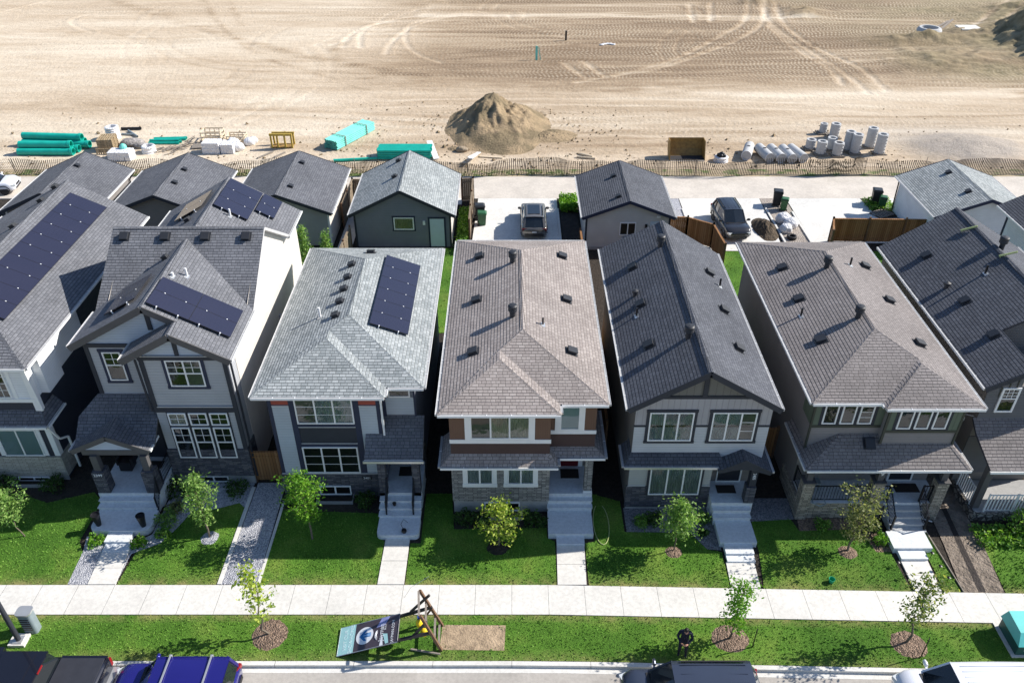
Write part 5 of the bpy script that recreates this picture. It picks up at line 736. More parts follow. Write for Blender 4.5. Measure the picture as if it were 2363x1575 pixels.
# ---- house 7 : right edge
h = thing('house', 'house at the right edge with dark gable roof and white-railed porch on river rock', 'house', (24, 27.9, G))
wall(h, 'vinyl_dark', (20.65, 24.0, 28.0, 40.2, G, 6.1), (24.0, 27.5, 31, 40.2, G, 6.1)); wall(h, 'sd_slate', (20.62, 24.0, 27.96, 27.999, 4.2, 6.14), (20.62, 24.0, 27.955, 27.999, 1.1, 3.3)); m = MB(); m.poly((20.62, 27.97, 6.15), (22.0, 27.97, 6.15), (22.0, 27.97, 7.0)); m.build('gable_wall', 'sd_slate', h); MB().poly((21.9, 30.9, 6.1), (27.6, 30.9, 6.1), (24.06, 30.9, 8.2), (21.9, 30.9, 7.05)).build('gable_wall', 'sd_slate', h); boxes(h, 'batten', 'otrim', *[(20.8+0.32*i, 20.84+0.32*i, 27.93, 27.958, 5.6, 6.2+0.15*i) for i in range(1, 4)])
window(h, 21.2, 22.0, 4.75, 6.1, 27.96, cols=(1,), rows=(1.3, 1), grid=[(0, 1, 3, 3)], fw=0.09); window(h, 22.75, 23.55, 4.75, 6.1, 27.96, cols=(1,), rows=(1.3, 1), grid=[(0, 1, 3, 3)], fw=0.09)
r = roofp(h, [[(20.25, 27.65, 6.3), (22.0, 27.65, 7.315), (22.0, 30.6, 7.315), (24.06, 30.6, 8.51), (24.06, 40.6, 8.51), (20.25, 40.25, 6.3)], [(24.06, 30.6, 8.51), (27.9, 30.6, 6.3), (27.9, 40.25, 6.3), (24.06, 40.6, 8.51)]], 'sh_black', 0.14, under='dtrim'); caps(r, [((24.06, 30.6, 8.51), (24.06, 40.6, 8.51))], 'sh_black'); fascia(h, [((20.25, 27.63, 6.3), (22.0, 27.63, 7.315))], 'dtrim', 0.05, 0.24); gutter(h, (20.25, 40.25, 6.24), (20.25, 27.65, 6.24)); gutter(h, (27.9, 30.6, 6.24), (27.9, 40.25, 6.24))  # unseen roof front shaped with a step back so sun reaches the neighbouring porch
zl = slopef((20.25, 0, 6.3), -0.58); zr7 = slopef((27.9, 0, 6.3), 0.58)
for y in (37.77, 33.33, 30.47): box_vent(r, 21.65, y, zl, -0.58, s=0.38)
round_vent(r, 24.4, 36.3, zr7, hgt=0.75, rad=0.2); box_vent(r, 25.3, 34.2, zr7, 0.58); pipe_vent(r, 22.98, 34.65, zl, -0.58, 'black', 0.45, 0.055)
m = MB(); m.lathe((21.41, 34.79, zl(21.41, 34.79)-0.05), [(0.1, 0), (0.1, 0.2), (0.17, 0.22), (0.17, 0.34), (0.02, 0.4)], 14); m.build('cowl_vent', 'vent', r)
roofp(h, [[(20.75, 26.0, 3.05), (28, 26.0, 3.05), (28, 28.0, 4.4), (20.45, 28.0, 4.4), (20.45, 27.4, 4.0)]], 'sh_taupe', 0.12, 'porch_roof', under='dtrim'); gutter(h, (20.7, 26.0, 3.0), (28, 26.0, 3.0))
boxes(h, 'porch_post', 'gtrim', (20.78, 21.06, 26.15, 26.43, 0.62, 2.98)); boxes(h, 'porch_slab', 'found', (20.8, 28, 25.95, 27.95, 0.1, 0.6)); boxes(h, 'stone_veneer', 'cobble', (20.7, 28, 25.84, 25.95, 0.1, 0.58), (20.66, 20.8, 25.95, 27.95, 0.1, 0.58)); railing(h, (21.2, 25.98, 0.6), (22.45, 25.98, 0.6), 0, 1.0, 'white', 0.14, 0.035); railing(h, (22.5, 25.98, 0.6), (24.5, 25.98, 0.6), 0, 1.0, 'white', 0.14, 0.035); railing(h, (20.78, 26.45, 0.6), (20.78, 27.7, 0.6), 0, 1.0, 'white', 0.14, 0.035)
m = MB(); m.beam((20.58, 28.2, 4.3), (20.58, 29.6, 3.4), 0.1, 0.03); m.box(20.5, 20.62, 28.7, 28.9, 3.6, 3.8); m.build('side_light', 'white', h)
for i, (x, y) in enumerate(((23.4, 38.5), (23.8, 35.35))):
    m = MB(); m.beam((x, y, zl(x, y)+0.08), (x+0.62, y-0.3, zl(x+0.62, y-0.3)+0.12), 0.09, 0.07); m.beam((x+0.05, y-0.05, zl(x, y)), (x+0.05, y-0.05, zl(x, y)+0.1), 0.04, 0.04, up=(0,1,0)); single('roof_bracket', ('upper' if i == 0 else 'lower')+' pale green bracket fixed near the ridge of the dark roof at right', 'roof bracket', m, 'pvc2', (x, y, zl(x, y)), 'pale roof brackets')
h = thing('house', 'white house corner with dark eaves, only just inside the right edge of the photo', 'house', (32.2, 40, G)); wall(h, 'sd_white', (29.9, 37, 33, 45.0, G, 6.1)); boxes(h, 'corner_board', 'ntrim', (29.86, 30.0, 44.9, 45.04, G, 6.1)); roofp(h, [[(29.4, 32.6, 6.3), (33.4, 32.6, 8.4), (33.4, 45.5, 8.4), (29.4, 45.5, 6.3)], [(33.4, 32.6, 8.4), (37.4, 32.6, 6.3), (37.4, 45.5, 6.3), (33.4, 45.5, 8.4)]], 'sh_black', 0.14, under='dtrim'); gutter(h, (29.4, 45.5, 6.24), (29.4, 32.6, 6.24)); gw(h, 'sd_white', [(29.9, 45.0, 6.1), (33.4, 45.0, 8.0), (37, 45.0, 6.1)])
# ---------------------------------------------------------------- garages
def garage(label, xl, xr, yf, yb, zr, ze, shm, wallm, trim, front=None, vents=(), ven_left=False, xr_off=None, gutc='white', facec='dtrim'):
    h = thing('garage', label, 'garage', ((xl+xr)/2, yf+0.3, G), 'detached garages behind the houses'); xm = (xl+xr)/2 if xr_off is None else xr_off; o = 0.3
    wall(h, wallm, (xl+o, xr-o, yf+o, yb-o, G, ze-0.1)); gw(h, wallm, [(xl+o, yf+o, ze-0.1), (xr-o, yf+o, ze-0.1), (xm, yf+o, zr-0.16)], [(xl+o, yb-o, ze-0.1), (xm, yb-o, zr-0.16), (xr-o, yb-o, ze-0.1)])
    r = roofp(h, [[(xl, yf, ze), (xm, yf, zr), (xm, yb, zr), (xl, yb, ze)], [(xm, yf, zr), (xr, yf, ze), (xr, yb, ze), (xm, yb, zr)]], shm, 0.14, under=facec); caps(r, [((xm, yf, zr), (xm, yb, zr))], shm)
    fascia(h, [((xl, yf-0.02, ze), (xm, yf-0.02, zr)), ((xm, yf-0.02, zr), (xr, yf-0.02, ze)), ((xl, yb+0.02, ze), (xm, yb+0.02, zr)), ((xm, yb+0.02, zr), (xr, yb+0.02, ze))], facec, 0.05, 0.22); gutter(h, (xl, yb, ze-0.05), (xl, yf, ze-0.05), gutc); gutter(h, (xr, yf, ze-0.05), (xr, yb, ze-0.05), gutc)
    sl_ = (zr-ze)/(xm-xl); sr = (zr-ze)/(xr-xm)
    for x, y in vents: box_vent(r, x, y, slopef((xl, 0, ze), -sl_) if x < xm else slopef((xr, 0, ze), sr), -sl_ if x < xm else sr, s=0.3)
    boxes(h, 'corner_board', trim, (xl+o-0.03, xl+o+0.1, yf+o-0.03, yf+o+0.05, G, ze-0.1), (xr-o-0.1, xr-o+0.03, yf+o-0.03, yf+o+0.05, G, ze-0.1)); boxes(h, 'garage_door', 'white', (xl+1.0, xr-1.0, yb-o+0.002, yb-o+0.04, G, 2.4)); return h
g = garage('grey garage at the far left behind the solar-panelled house', -35.4, -28.85, 51.6, 58.9, 4.25, 2.85, 'sh_dark', 'sd_taupe', 'white', vents=((-31.77, 56.6), (-31.74, 53.05))); boxes(g, 'door', 'door', (-34.4, -33.4, 51.87, 51.899, G, 2.3)); boxes(g, 'door_trim', 'gtrim', (-34.55, -34.4, 51.86, 51.899, G, 2.42), (-33.4, -33.25, 51.86, 51.899, G, 2.42), (-34.55, -33.25, 51.858, 51.898, 2.42, 2.55)); boxes(g, 'wall_lamp', 'black', (-33.0, -32.9, 51.8, 51.9, 1.9, 2.15)); downspout(g, [(-28.75, 58.6, 2.75), (-29.05, 58.3, 2.3), (-29.05, 58.3, 0.3)], 'black')
g = garage('grey garage with white eaves second from the left, its near gable in deep shade', -28.0, -20.95, 51.3, 58.7, 4.25, 2.85, 'sh_dark', 'vinyl_dark', 'white', vents=((-23.78, 56.06), (-23.74, 53.82)), xr_off=-24.3)
g = garage('grey garage with pale right wall and young trees in front of it', -19.75, -12.4, 51.4, 59.1, 4.25, 2.85, 'sh_dark', 'sd_mid', 'white', vents=((-15.51, 57.3), (-15.45, 53.2))); boxes(g, 'wall', 'sd_beige', (-12.699, -12.66, 51.72, 58.7, G, 2.7)); window(g, -16.3, -15.0, 0.95, 1.95, 51.7, cols=(1,), trim='white', tw=0.04)
g = garage('charcoal-walled garage with light grey-green roof and a pale blue door', -11.22, -3.95, 51.2, 58.25, 4.62, 2.8, 'sh_green', 'sd_char', 'dtrim', vents=((-8.32, 57.13), (-8.27, 54.24)), xr_off=-7.6); window(g, -8.2, -6.8, 1.55, 2.5, 51.5, cols=(1,), trim='ntrim', tw=0.09, fw=0.08, back='curtain2'); boxes(g, 'door', 'door', (-5.7, -4.72, 51.46, 51.499, G+0.05, 2.4)); boxes(g, 'door_trim', 'ntrim', (-5.82, -5.7, 51.45, 51.499, G, 2.52), (-4.72, -4.6, 51.45, 51.499, G, 2.52), (-5.7, -4.72, 51.45, 51.499, 2.4, 2.52)); m = MB(); m.box(-6.18, -6.02, 51.4, 51.499, 1.95, 2.25); m.build('wall_lamp', 'white', g); boxes(g, 'wall', 'sd_beige', (-4.249, -4.215, 51.52, 57.9, G, 2.65)); m = MB(); m.lathe((-5.6, 51.44, 1.1), [(0.03, -0.03), (0.03, 0.03)], 8); m.build('door_knob', 'steel', g)
g = garage('grey garage with sliding window, between the two driveways', 4.8, 11.2, 50.95, 57.9, 3.98, 2.75, 'sh_black', 'sd_ash', 'dtrim', vents=((7.36, 55.58), (7.36, 52.15)), facec='ntrim'); window(g, 7.45, 8.58, 1.25, 2.25, 51.25, cols=(1, 1), fw=0.07); boxes(g, 'door', 'door', (9.55, 10.45, 51.21, 51.249, G+0.05, 2.3)); boxes(g, 'wall_lamp', 'black', (9.2, 9.35, 51.15, 51.249, 1.8, 2.1)); boxes(g, 'wall_lamp', 'white', (9.95, 10.2, 51.15, 51.249, 2.62, 2.75)); boxes(g, 'foundation', 'found', (5.08, 10.92, 51.21, 51.249, 0.1, 0.35))
g = garage('white-walled garage at the far right with blue-grey roof', 28.75, 35.8, 50.7, 57.6, 4.2, 2.9, 'sh_green', 'sd_white', 'white', vents=((31.57, 55.75), (31.54, 52.54)), facec='ntrim'); downspout(g, [(28.95, 57.3, 2.7), (28.98, 57.25, 0.3)], 'black')
# ---------------------------------------------------------------- fences, bins and things behind the houses
def wood_fence(label, runs, mat='cedar', hgt=1.8, sp=2.4, postm='wood', rails=True):
    t = thing('wood_fence', label, 'fence', (runs[0][0][0], runs[0][0][1], G)); k = 0
    for (x0, y0), (x1, y1) in runs:
        L = math.hypot(x1-x0, y1-y0); rz = math.atan2(y1-y0, x1-x0); m = MB(); n = int(L/0.14)
        for i in range(n): d = (i+0.5)*L/n; m.obox((x0+d*math.cos(rz), y0+d*math.sin(rz), G+hgt/2+random.uniform(-.01, .01)), (L/n-0.006, 0.02, hgt-0.06), rz)
        m.build('boards', mat, t); m = MB()
        for z in (0.25, hgt-0.3): m.beam((x0, y0, G+z), (x1, y1, G+z), 0.07, 0.09)
        m.beam((x0, y0, G+hgt), (x1, y1, G+hgt), 0.13, 0.035); m.build('rail', mat, t); n = max(1, round(L/sp))
        for i in range(n+1): d = L*i/n; boxes(t, 'post', postm, (x0+d*math.cos(rz)-0.055, x0+d*math.cos(rz)+0.055, y0+d*math.sin(rz)-0.06, y0+d*math.sin(rz)+0.06, G-0.1, G+hgt+0.14))
    return t
wood_fence('new cedar fence across the back of the garden right of the taupe house', [((22.6, 52.3), (30.2, 52.1)), ((22.0, 50.4), (22.6, 52.3))])
wood_fence('cedar fence behind the charcoal gabled house, beside the dark car', [((11.0, 52.6), (12.4, 52.5)), ((12.4, 52.5), (14.0, 51.4)), ((14.0, 51.4), (14.2, 48.5))])
wood_fence('long side fence between the brown-roofed and charcoal-roofed houses', [((4.62, 30.5), (4.7, 50.6))], 'cedar', sp=3.2)
wood_fence('weathered fence beside the left driveway and the green bins', [((-3.0, 52.0), (-3.0, 59.2)), ((-3.9, 59.1), (-3.0, 59.2))], 'oldwood')
wood_fence('short grey fence between the two middle garages', [((-12.3, 59.0), (-11.3, 59.0)), ((-12.35, 54.5), (-12.3, 59.0))], 'oldwood'); wood_fence('cedar side gate between the double-gabled and grey-green roofed houses', [((-12.15, 28.35), (-10.55, 28.35))], 'cedar', sp=1.6); wood_fence('cedar fence panel in the shaded gap beside the charcoal house', [((11.0, 30.0), (12.8, 30.0))], 'cedar', sp=1.8); wood_fence('pale fence end standing between the grey-green and brown-roofed houses', [((-3.45, 34.0), (-3.45, 37.2))], 'pallet', sp=3.2); wood_fence('low old fence behind the double-gabled house', [((-11.9, 41.0), (-11.2, 41.0)), ((-11.5, 44.8), (-11.2, 51.0))], 'oldwood')
def bin_(label, x, y, mat, s=1.0, rz=0.0, grp='wheelie bins by the lane'):
    t = thing('wheelie_bin', label, 'bin', (0, 0, 0), grp); m = MB(); w, d, hh = 0.28*s, 0.31*s, 0.95*s; b = 0.8
    m.add([(-w*b, -d*b, 0.05), (w*b, -d*b, 0.05), (w*b, d*b, 0.05), (-w*b, d*b, 0.05), (-w, -d, hh), (w, -d, hh), (w, d, hh), (-w, d, hh)], [(0, 3, 2, 1), (4, 5, 6, 7), (0, 1, 5, 4), (1, 2, 6, 5), (2, 3, 7, 6), (3, 0, 4, 7)]); m.box(-w-0.02, w+0.02, -d-0.02, d+0.02, hh-0.05, hh); m.build('body', mat, t)
    l = MB(); l.add([(-w-0.03, -d-0.04, hh), (w+0.03, -d-0.04, hh), (w+0.03, d+0.03, hh), (-w-0.03, d+0.03, hh), (-w*0.8, -d*0.75, hh+0.09), (w*0.8, -d*0.75, hh+0.09), (w*0.85, d, hh+0.12), (-w*0.85, d, hh+0.12)], [(0, 3, 2, 1), (4, 5, 6, 7), (0, 1, 5, 4), (1, 2, 6, 5), (2, 3, 7, 6), (3, 0, 4, 7)]); l.build('lid', mat, t)
    hd = MB(); hd.tube([(-w*0.8, d+0.09, hh+0.03), (w*0.8, d+0.09, hh+0.03)], 0.018, 8); hd.beam((-w*0.8, d, hh), (-w*0.8, d+0.09, hh+0.03), 0.03, 0.03); hd.beam((w*0.8, d, hh), (w*0.8, d+0.09, hh+0.03), 0.03, 0.03); hd.build('handle', 'black', t)
    for sx_ in (-1, 1): q = MB(); q.tube([(sx_*w*0.95-0.03, d*0.9, 0.1), (sx_*w*0.95+0.03, d*0.9, 0.1)], 0.1, 14); q.build('wheel', 'tyre', t)
    t.location = (x, y, G); t.rotation_euler = (0, 0, rz); return t
bin_('black bin behind the green one at the left driveway fence', -2.4, 55.9, 'bin_b', 1.15, 1.7); bin_('green bin at the left driveway fence', -2.2, 54.95, 'bin_g', 1.0, 1.6)
bin_('black bin on the gravel strip between the two right driveways', 20.45, 58.3, 'bin_b', 1.2, 2.9); bin_('small green bin in front of the black bin on the gravel strip', 20.75, 57.4, 'bin_g', 0.95, 2.8)
bin_('tall black bin in the weeds beside the white garage', 28.15, 58.5, 'bin_b', 1.2, 2.9); bin_('small green bin in the weeds beside the white garage', 28.35, 57.7, 'bin_g', 0.95, 2.8)
def lump(name, label, cat, cx, cy, rx, ry, h, mat, z=G, n=34, rough=0.22, seed=1, apex=(0, 0), group=None, p=1.0, sm=False):
    V = []; F = []; rr = 12 if n < 60 else 34
    for i in range(rr+1):
        f = i/rr
        for j in range(n):
            a = 6.2832*j/n; q = Vector((math.cos(a)*f*rx, math.sin(a)*f*ry, seed*7))*(2.2/max(rx, ry)); nz = 0.7*mnoise.noise(q*1.3)+0.6*mnoise.noise(q*3.1)+0.4*mnoise.noise(q*7.3); rad = 1+0.16*mnoise.noise(Vector((math.cos(a)*1.5, math.sin(a)*1.5, seed)))
            x = cx+apex[0]*(1-f)+math.cos(a)*rx*f*rad; y = cy+apex[1]*(1-f)+math.sin(a)*ry*f*rad; V.append((x, y, z-0.05+h*((1-f)**p)*(1+rough*nz*min(1, f*3))))
    for i in range(rr):
        for j in range(n): k = (j+1) % n; F.append((i*n+j, (i+1)*n+j, (i+1)*n+k, i*n+k))
    m = MB(); m.add(V, F); return single(name, label, cat, m, mat, (cx, cy, z), group, smooth=sm)
pm = NT('mound_dirt'); pm.base(pm.mix(pm.ramp(pm.noise(0.45, 4), [(0.42, (0, 0, 0)), (0.58, (1, 1, 1))]), (0.42, 0.315, 0.20), (0.24, 0.19, 0.12))); pm.bump(pm.noise(5, 6, rough=0.7), 0.25); pm.set(0.95, 0, 0.1); MT['mound'] = pm.m
lump('dirt_mound', 'big cone-shaped mound of brown earth on the construction field', 'dirt pile', -1.3, 75.0, 5.1, 6.6, 2.95, 'mound', n=110, rough=0.5, seed=3, apex=(-0.4, 1.2), p=1.15, sm=True)
lump('dirt_mound', 'low spill of brown earth to the right of the big mound', 'dirt pile', 3.2, 72.8, 2.9, 1.8, 0.45, 'mound', n=64, rough=0.5, seed=5); lump('dirt_mound', 'small heap of earth beside the boulder', 'dirt pile', -5.0, 69.6, 0.9, 0.6, 0.3, 'mound', seed=8)
lump('soil_heap', 'dark brown heap of garden soil on the driveway next to the dark car', 'soil heap', 18.55, 54.2, 0.95, 2.1, 0.75, plain('heap_soil', (0.10, 0.075, 0.05), 0.95, var=0.5, scale=7, bump=(14, 0.15)), rough=0.5, seed=11, n=48)
def rockm(label, x, y, s, mat='boulder', z=G, name='boulder', cat='boulder', group=None):
    bm = bmesh.new(); bmesh.ops.create_icosphere(bm, subdivisions=3, radius=1); m = MB()
    m.add([((v.co.x*s[0]*(1+0.25*mnoise.noise(v.co*1.4+Vector((x, y, 0))))+x), v.co.y*s[1]*(1+0.25*mnoise.noise(v.co*1.7+Vector((y, x, 0))))+y, z+s[2]*0.6+v.co.z*s[2]*(1+0.2*mnoise.noise(v.co*2+Vector((x, 0, 3))))) for v in bm.verts], [tuple(v.index for v in f.verts) for f in bm.faces]); bm.free(); return single(name, label, cat, m, mat, (x, y, z), group, smooth=True)
rockm('brown boulder at the foot of the big earth mound', -4.4, 69.0, (0.55, 0.35, 0.3))
BAGS = 'white sacks stored by the fence'
rockm('white sack on the gravel strip, at the back of three', 20.1, 55.3, (0.55, 0.4, 0.5), 'bag', name='white_sack', cat='sack'); rockm('white sack on the gravel strip, middle one of three', 20.55, 54.6, (0.55, 0.45, 0.45), 'bag', name='white_sack', cat='sack'); rockm('white sack next to the old tyre on the gravel strip', 19.95, 53.8, (0.45, 0.45, 0.4), 'bag', name='white_sack', cat='sack')
m = MB(); m.lathe((20.1, 52.75, 0.2), [(0.2, 0.02), (0.33, 0.0), (0.36, 0.12), (0.33, 0.24), (0.2, 0.22), (0.19, 0.12), (0.2, 0.02)], 24); single('old_tyre', 'black tyre lying flat at the end of the gravel strip', 'tyre', m, 'tyre', (20.1, 52.75, 0.2), smooth=True)
def pallet(label, x, y, rz=0, n=1, tilt=0, name='wooden_pallet', z=G, mat='pallet', grp=None, size=(1.2, 1.0)):
    t = thing(name, label, 'pallet', (0, 0, 0), grp); m = MB(); w, d = size
    for k in range(n):
        zz = k*0.14
        for i in range(7): xx = -w/2+(i+0.5)*w/7; m.box(xx-0.055, xx+0.055, -d/2, d/2, zz+0.11, zz+0.13)
        for i in range(3): yy = -d/2+0.05+i*(d-0.1)/2; m.box(-w/2, w/2, yy-0.04, yy+0.04, zz+0.02, zz+0.11); 
        for i in range(3): xx = -w/2+0.07+i*(w-0.14)/2; m.box(xx-0.05, xx+0.05, -d/2, d/2, zz, zz+0.018)
    m.build('boards', mat, t); t.location = (x, y, z); t.rotation_euler = (tilt, 0, rz); return t
pallet('grey pallet leaning in the dark soil beside the white garage', 28.0, 56.6, 0.5, 1, mat='woodg', size=(1.5, 1.1)); pallet('grey pallet lying flat nearer the cedar fence', 28.5, 55.3, 0.2, 1, mat='woodg', size=(1.1, 1.0))
# snow fence along the lane
sf = thing('snow_fence', 'long sagging dark slatted snow fence between lane and field', 'fence', (0, 64.0, G))
SN = NT('snow_slats'); SN.base(SN.ramp(SN.noise(2.5, 4), [(0.3, (0.045, 0.036, 0.028)), (0.7, (0.11, 0.09, 0.065))])); SN.set(0.8); MT['slats'] = SN.m
def fy_(x): return 63.95+0.18*math.sin(x*0.31)+0.1*math.sin(x*0.9+1)
def ft(x): return 1.28+0.10*math.sin(x*0.55)+0.08*math.sin(x*1.7+2)+(0.35*max(0, 1-abs(x-38.5)/2.0))+(0.3*max(0, 1-abs(x-28.5)/1.0) if x > 27 else 0)
m = MB(); x = -62.0; i = 0; wir = []
while x < 66:
    hh = ft(x); lean = 0.12*math.sin(x*0.8)+0.10*math.sin(x*2.3); y0 = fy_(x); y1 = y0+0.30*math.sin(x*0.63+0.5); k = 24.8 < x < 28.2
    m.beam((x, y0, 0.2), (x+lean*(2.4 if k else 1), y1, 0.2+hh), 0.06, 0.014); wir.append((x+lean*0.5, (y0+y1)/2, 0.2+hh*0.5))
    if k: m.beam((x+0.05, y0+0.05, 0.2), (x-0.3, y1+0.06, 0.2+hh*0.95), 0.05, 0.02)
    x += 0.138; i += 1
tag(m.build('slats', 'slats', sf), kind='stuff')
m = MB()
for dz in (-0.38, 0.0, 0.38): m.tube([(a, b-0.012, c+dz*(1+0.1*math.sin(a))) for a, b, c in wir[::4]], 0.009, 4)
m.build('wire', 'black', sf)
for i in range(27): x = -60+4.7*i; q = MB(); q.tube([(x, fy_(x)+0.05, 0.1), (x+random.uniform(-.12, .12), fy_(x)+0.1, 1.55+random.uniform(-.1, .25))], 0.025, 6); q.build('stake', 'woodg' if i % 3 else 'black', sf)
# ---------------------------------------------------------------- things on the construction field
def pipe(label, p0, p1, r, mat='pvc', grp=None, wall=0.02, bell=True, name='plastic_pipe'):
    m = MB(); m.mat(0).hollow(p0, p1, r, r-wall, 18); p0, p1 = Vector(p0), Vector(p1); d = (p1-p0).normalized()
    if bell: m.hollow(p1-d*0.22, p1+d*0.03, r*1.12, r-wall*0.5, 18)
    m.mat(1).tube([p0+d*0.9, p1-d*0.9], r-wall*1.1, 14); return single(name, label, 'pipe', m, [mat, 'pvcd' if 'pvc' in mat else 'hole'], (p0.x, p0.y, G), grp, smooth=False)
r_ = 0.31; BG = 'large green pipes stacked at the left'
for i, (x0, y0, x1, y1, z, lb) in enumerate(((-43.0, 68.2, -38.2, 68.2, r_, 'big green pipe lying nearest the fence, bottom of the left stack'), (-43.0, 68.9, -38.0, 68.9, r_, 'big green pipe in the middle of the bottom row of the left stack'), (-42.9, 68.55, -38.4, 68.55, r_*2.65, 'big green pipe on top of the two nearest pipes'), (-43.6, 70.3, -37.5, 69.9, r_, 'big green pipe at the back of the bottom row, reaching furthest right'), (-43.7, 71.0, -38.2, 70.6, r_, 'big green pipe lying furthest from the fence in the left stack'), (-43.6, 70.65, -38.2, 70.25, r_*2.65, 'big green pipe on top at the back of the left stack'))):
    pipe(lb, (x0, y0, G+z), (x1, y1, G+z), r_, 'pvc', BG)
for i, (x0, y0, x1, y1, z) in enumerate(((-32.6, 70.7, -29.9, 70.7, .11), (-32.6, 70.95, -29.8, 71.1, .11), (-32.4, 71.5, -29.6, 71.7, .11), (-32.5, 71.8, -29.6, 72.0, .11), (-32.5, 70.85, -29.9, 70.9, .3))): pipe(['thin green pipe nearest the fence in the loose row', 'thin green pipe second in the loose row', 'thin green pipe third in the loose row', 'thin green pipe furthest back in the loose row', 'thin green pipe lying on top of the two nearest in the loose row'][i], (x0, y0, G+z), (x1, y1, G+z), 0.11, 'pvc', 'thin green pipes lying loose')
def bundle(label, c, rz, L, nx_, nz_, r, mat, straps=True, wrap=False):
    t = thing('pipe_bundle', label, 'pipe bundle', (0, 0, 0))
    for j in range(nz_):
        for i in range(nx_): q = MB(); x = (i-(nx_-1)/2)*2*r*1.02+(r if j % 2 else 0)*0; e = random.uniform(-.08, .08); q.mat(0).hollow((x, -L/2+e, r+j*r*1.95), (x, L/2+e, r+j*r*1.95), r, r*0.82, 10); q.mat(1).tube([(x, -L/2+0.5, r+j*r*1.95), (x, L/2-0.5, r+j*r*1.95)], r*0.8, 8); q.build('pipe', [mat, 'pvcd'], t)
    if straps:
        for y in (-L*0.28, L*0.28): w = nx_*r*1.03+0.02; hh = nz_*r*1.95+0.06; boxes(t, 'strap', 'woodg', (-w-0.03, w+0.03, y-0.04, y+0.04, hh, hh+0.03), (-w-0.04, -w, y-0.04, y+0.04, 0, hh), (w, w+0.04, y-0.04, y+0.04, 0, hh))
    t.location = c; t.rotation_euler = (0, 0, rz); return t
bundle('strapped bundle of pale mint pipes lying at an angle', (-14.7, 72.0, G), R(-28), 5.6, 8, 5, 0.085, 'pvcl'); bundle('bundle of green pipes half hidden behind the garage roof, a white board at its end', (-9.3, 67.9, G), R(90), 4.6, 7, 4, 0.11, 'pvc', False); pipe('long single green pipe running left from the half-hidden bundle', (-15.3, 66.7, G+.12), (-11.7, 67.2, G+.12), 0.12, 'pvc')
m = MB(); m.beam((-7.3, 69.6, 0.95), (-6.5, 67.1, 0.3), 0.5, 0.04); single('white_board', 'white board leaning on the end of the half-hidden pipe bundle', 'board', m, 'white', (-6.9, 68.3, G))
def riser(label, x, y, r, h, mat='white', ribs=6, name='manhole_riser', cap='hole'):
    t = thing(name, label, 'manhole ring', (0, 0, 0)); m = MB(); pf = [(r*1.15, 0)]
    for i in range(ribs): z = h*(i+0.2)/ribs; pf += [(r, z), (r*1.1, z+h*0.35/ribs), (r*1.1, z+h*0.5/ribs), (r, z+h*0.7/ribs)]
    pf += [(r*0.92, h), (r*0.75, h), (r*0.72, h*0.3), (0.01, h*0.3)]; m.lathe((0, 0, 0), pf, 24); m.build('barrel', mat, t, smooth=False); c = MB(); c.lathe((0, 0, h*0.3+0.01), [(r*0.7, 0), (0.01, 0.005)], 20); c.build('bore', cap, t); t.location = (x, y, G); return t
riser('white ribbed plastic riser behind the pallet crate at the left', -36.3, 72.2, 0.55, 1.1, 'bag'); riser('low white cone ring near the thin green pipes', -31.9, 68.9, 0.55, 0.6, 'bag', 2)
riser('white tub of dark fittings next to the digger bucket', 17.95, 66.9, 0.55, 0.45, 'bale', 2)
for i, (dx, dy) in enumerate(((-.2, .05), (.15, -.1), (.12, .2), (-.1, -.22), (0, 0))): rockm('dark round fitting in the white tub' if i else 'dark round fitting in the white tub', 17.95+dx, 66.9+dy, (0.2, 0.2, 0.18), 'black', z=G+0.42+(0.12 if i == 4 else 0), name='round_fitting', cat='fitting', group='dark fittings in the tub')
def crate(label, x, y, w, d, h, mat='woodp', rz=0):
    t = thing('wooden_crate', label, 'crate', (0, 0, 0)); m = MB()
    for a in (-1, 1):
        for b in (-1, 1): m.box(a*w/2-0.04, a*w/2+0.04, b*d/2-0.04, b*d/2+0.04, 0, h)
        for z in (0.1, h*0.5, h-0.06): m.box(-w/2, w/2, a*d/2-0.02+a*0.05, a*d/2+0.02+a*0.05, z-0.05, z+0.05); m.box(a*w/2-0.02+a*0.05, a*w/2+0.02+a*0.05, -d/2, d/2, z-0.05, z+0.05)
        for i in range(1, 4): m.box(-w/2+w*i/4-0.03, -w/2+w*i/4+0.03, a*d/2-0.01+a*0.02, a*d/2+0.01+a*0.02, 0.05, h)
    m.build('frame', mat, t); b = MB(); b.box(-w/2+0.03, w/2-0.03, -d/2+0.03, d/2-0.03, 0.04, 0.1); b.build('floor', mat, t); t.location = (x, y, G); t.rotation_euler = (0, 0, rz); return t
crate('open slatted crate at the back left of the white sacks', -27.1, 71.8, 1.7, 1.2, 0.9); crate('low open crate behind the white sacks', -24.9, 71.6, 1.5, 1.0, 0.6)
t = pallet('stack of pale pallets at the left, beside the white wrapped block', -35.7, 69.6, 0.1, 8, grp=None, size=(1.35, 1.5)); pallet('pale pallet standing on edge in front of the pallet stack', -35.6, 68.3, 0.0, 1, tilt=R(82), size=(1.35, 1.1)); pallet('small pallet lying left of the white sacks', -28.0, 70.0, 0.15, 1, mat='woodg', size=(0.9, 1.0))
def block(label, x, y, w, d, h, mat='bag', rz=0):
    m = MB(); m.box(-w/2, w/2, -d/2, d/2, 0, h*0.5); m.box(-w/2+0.02, w/2-0.02, -d/2+0.02, d/2-0.02, h*0.5, h); m.box(-w/2-0.01, w/2+0.01, -0.03, 0.03, 0, h+0.01); rot_mb(m, (x, y, G), rz); return single('wrapped_block', label, 'wrapped goods', m, mat, (x, y, G))
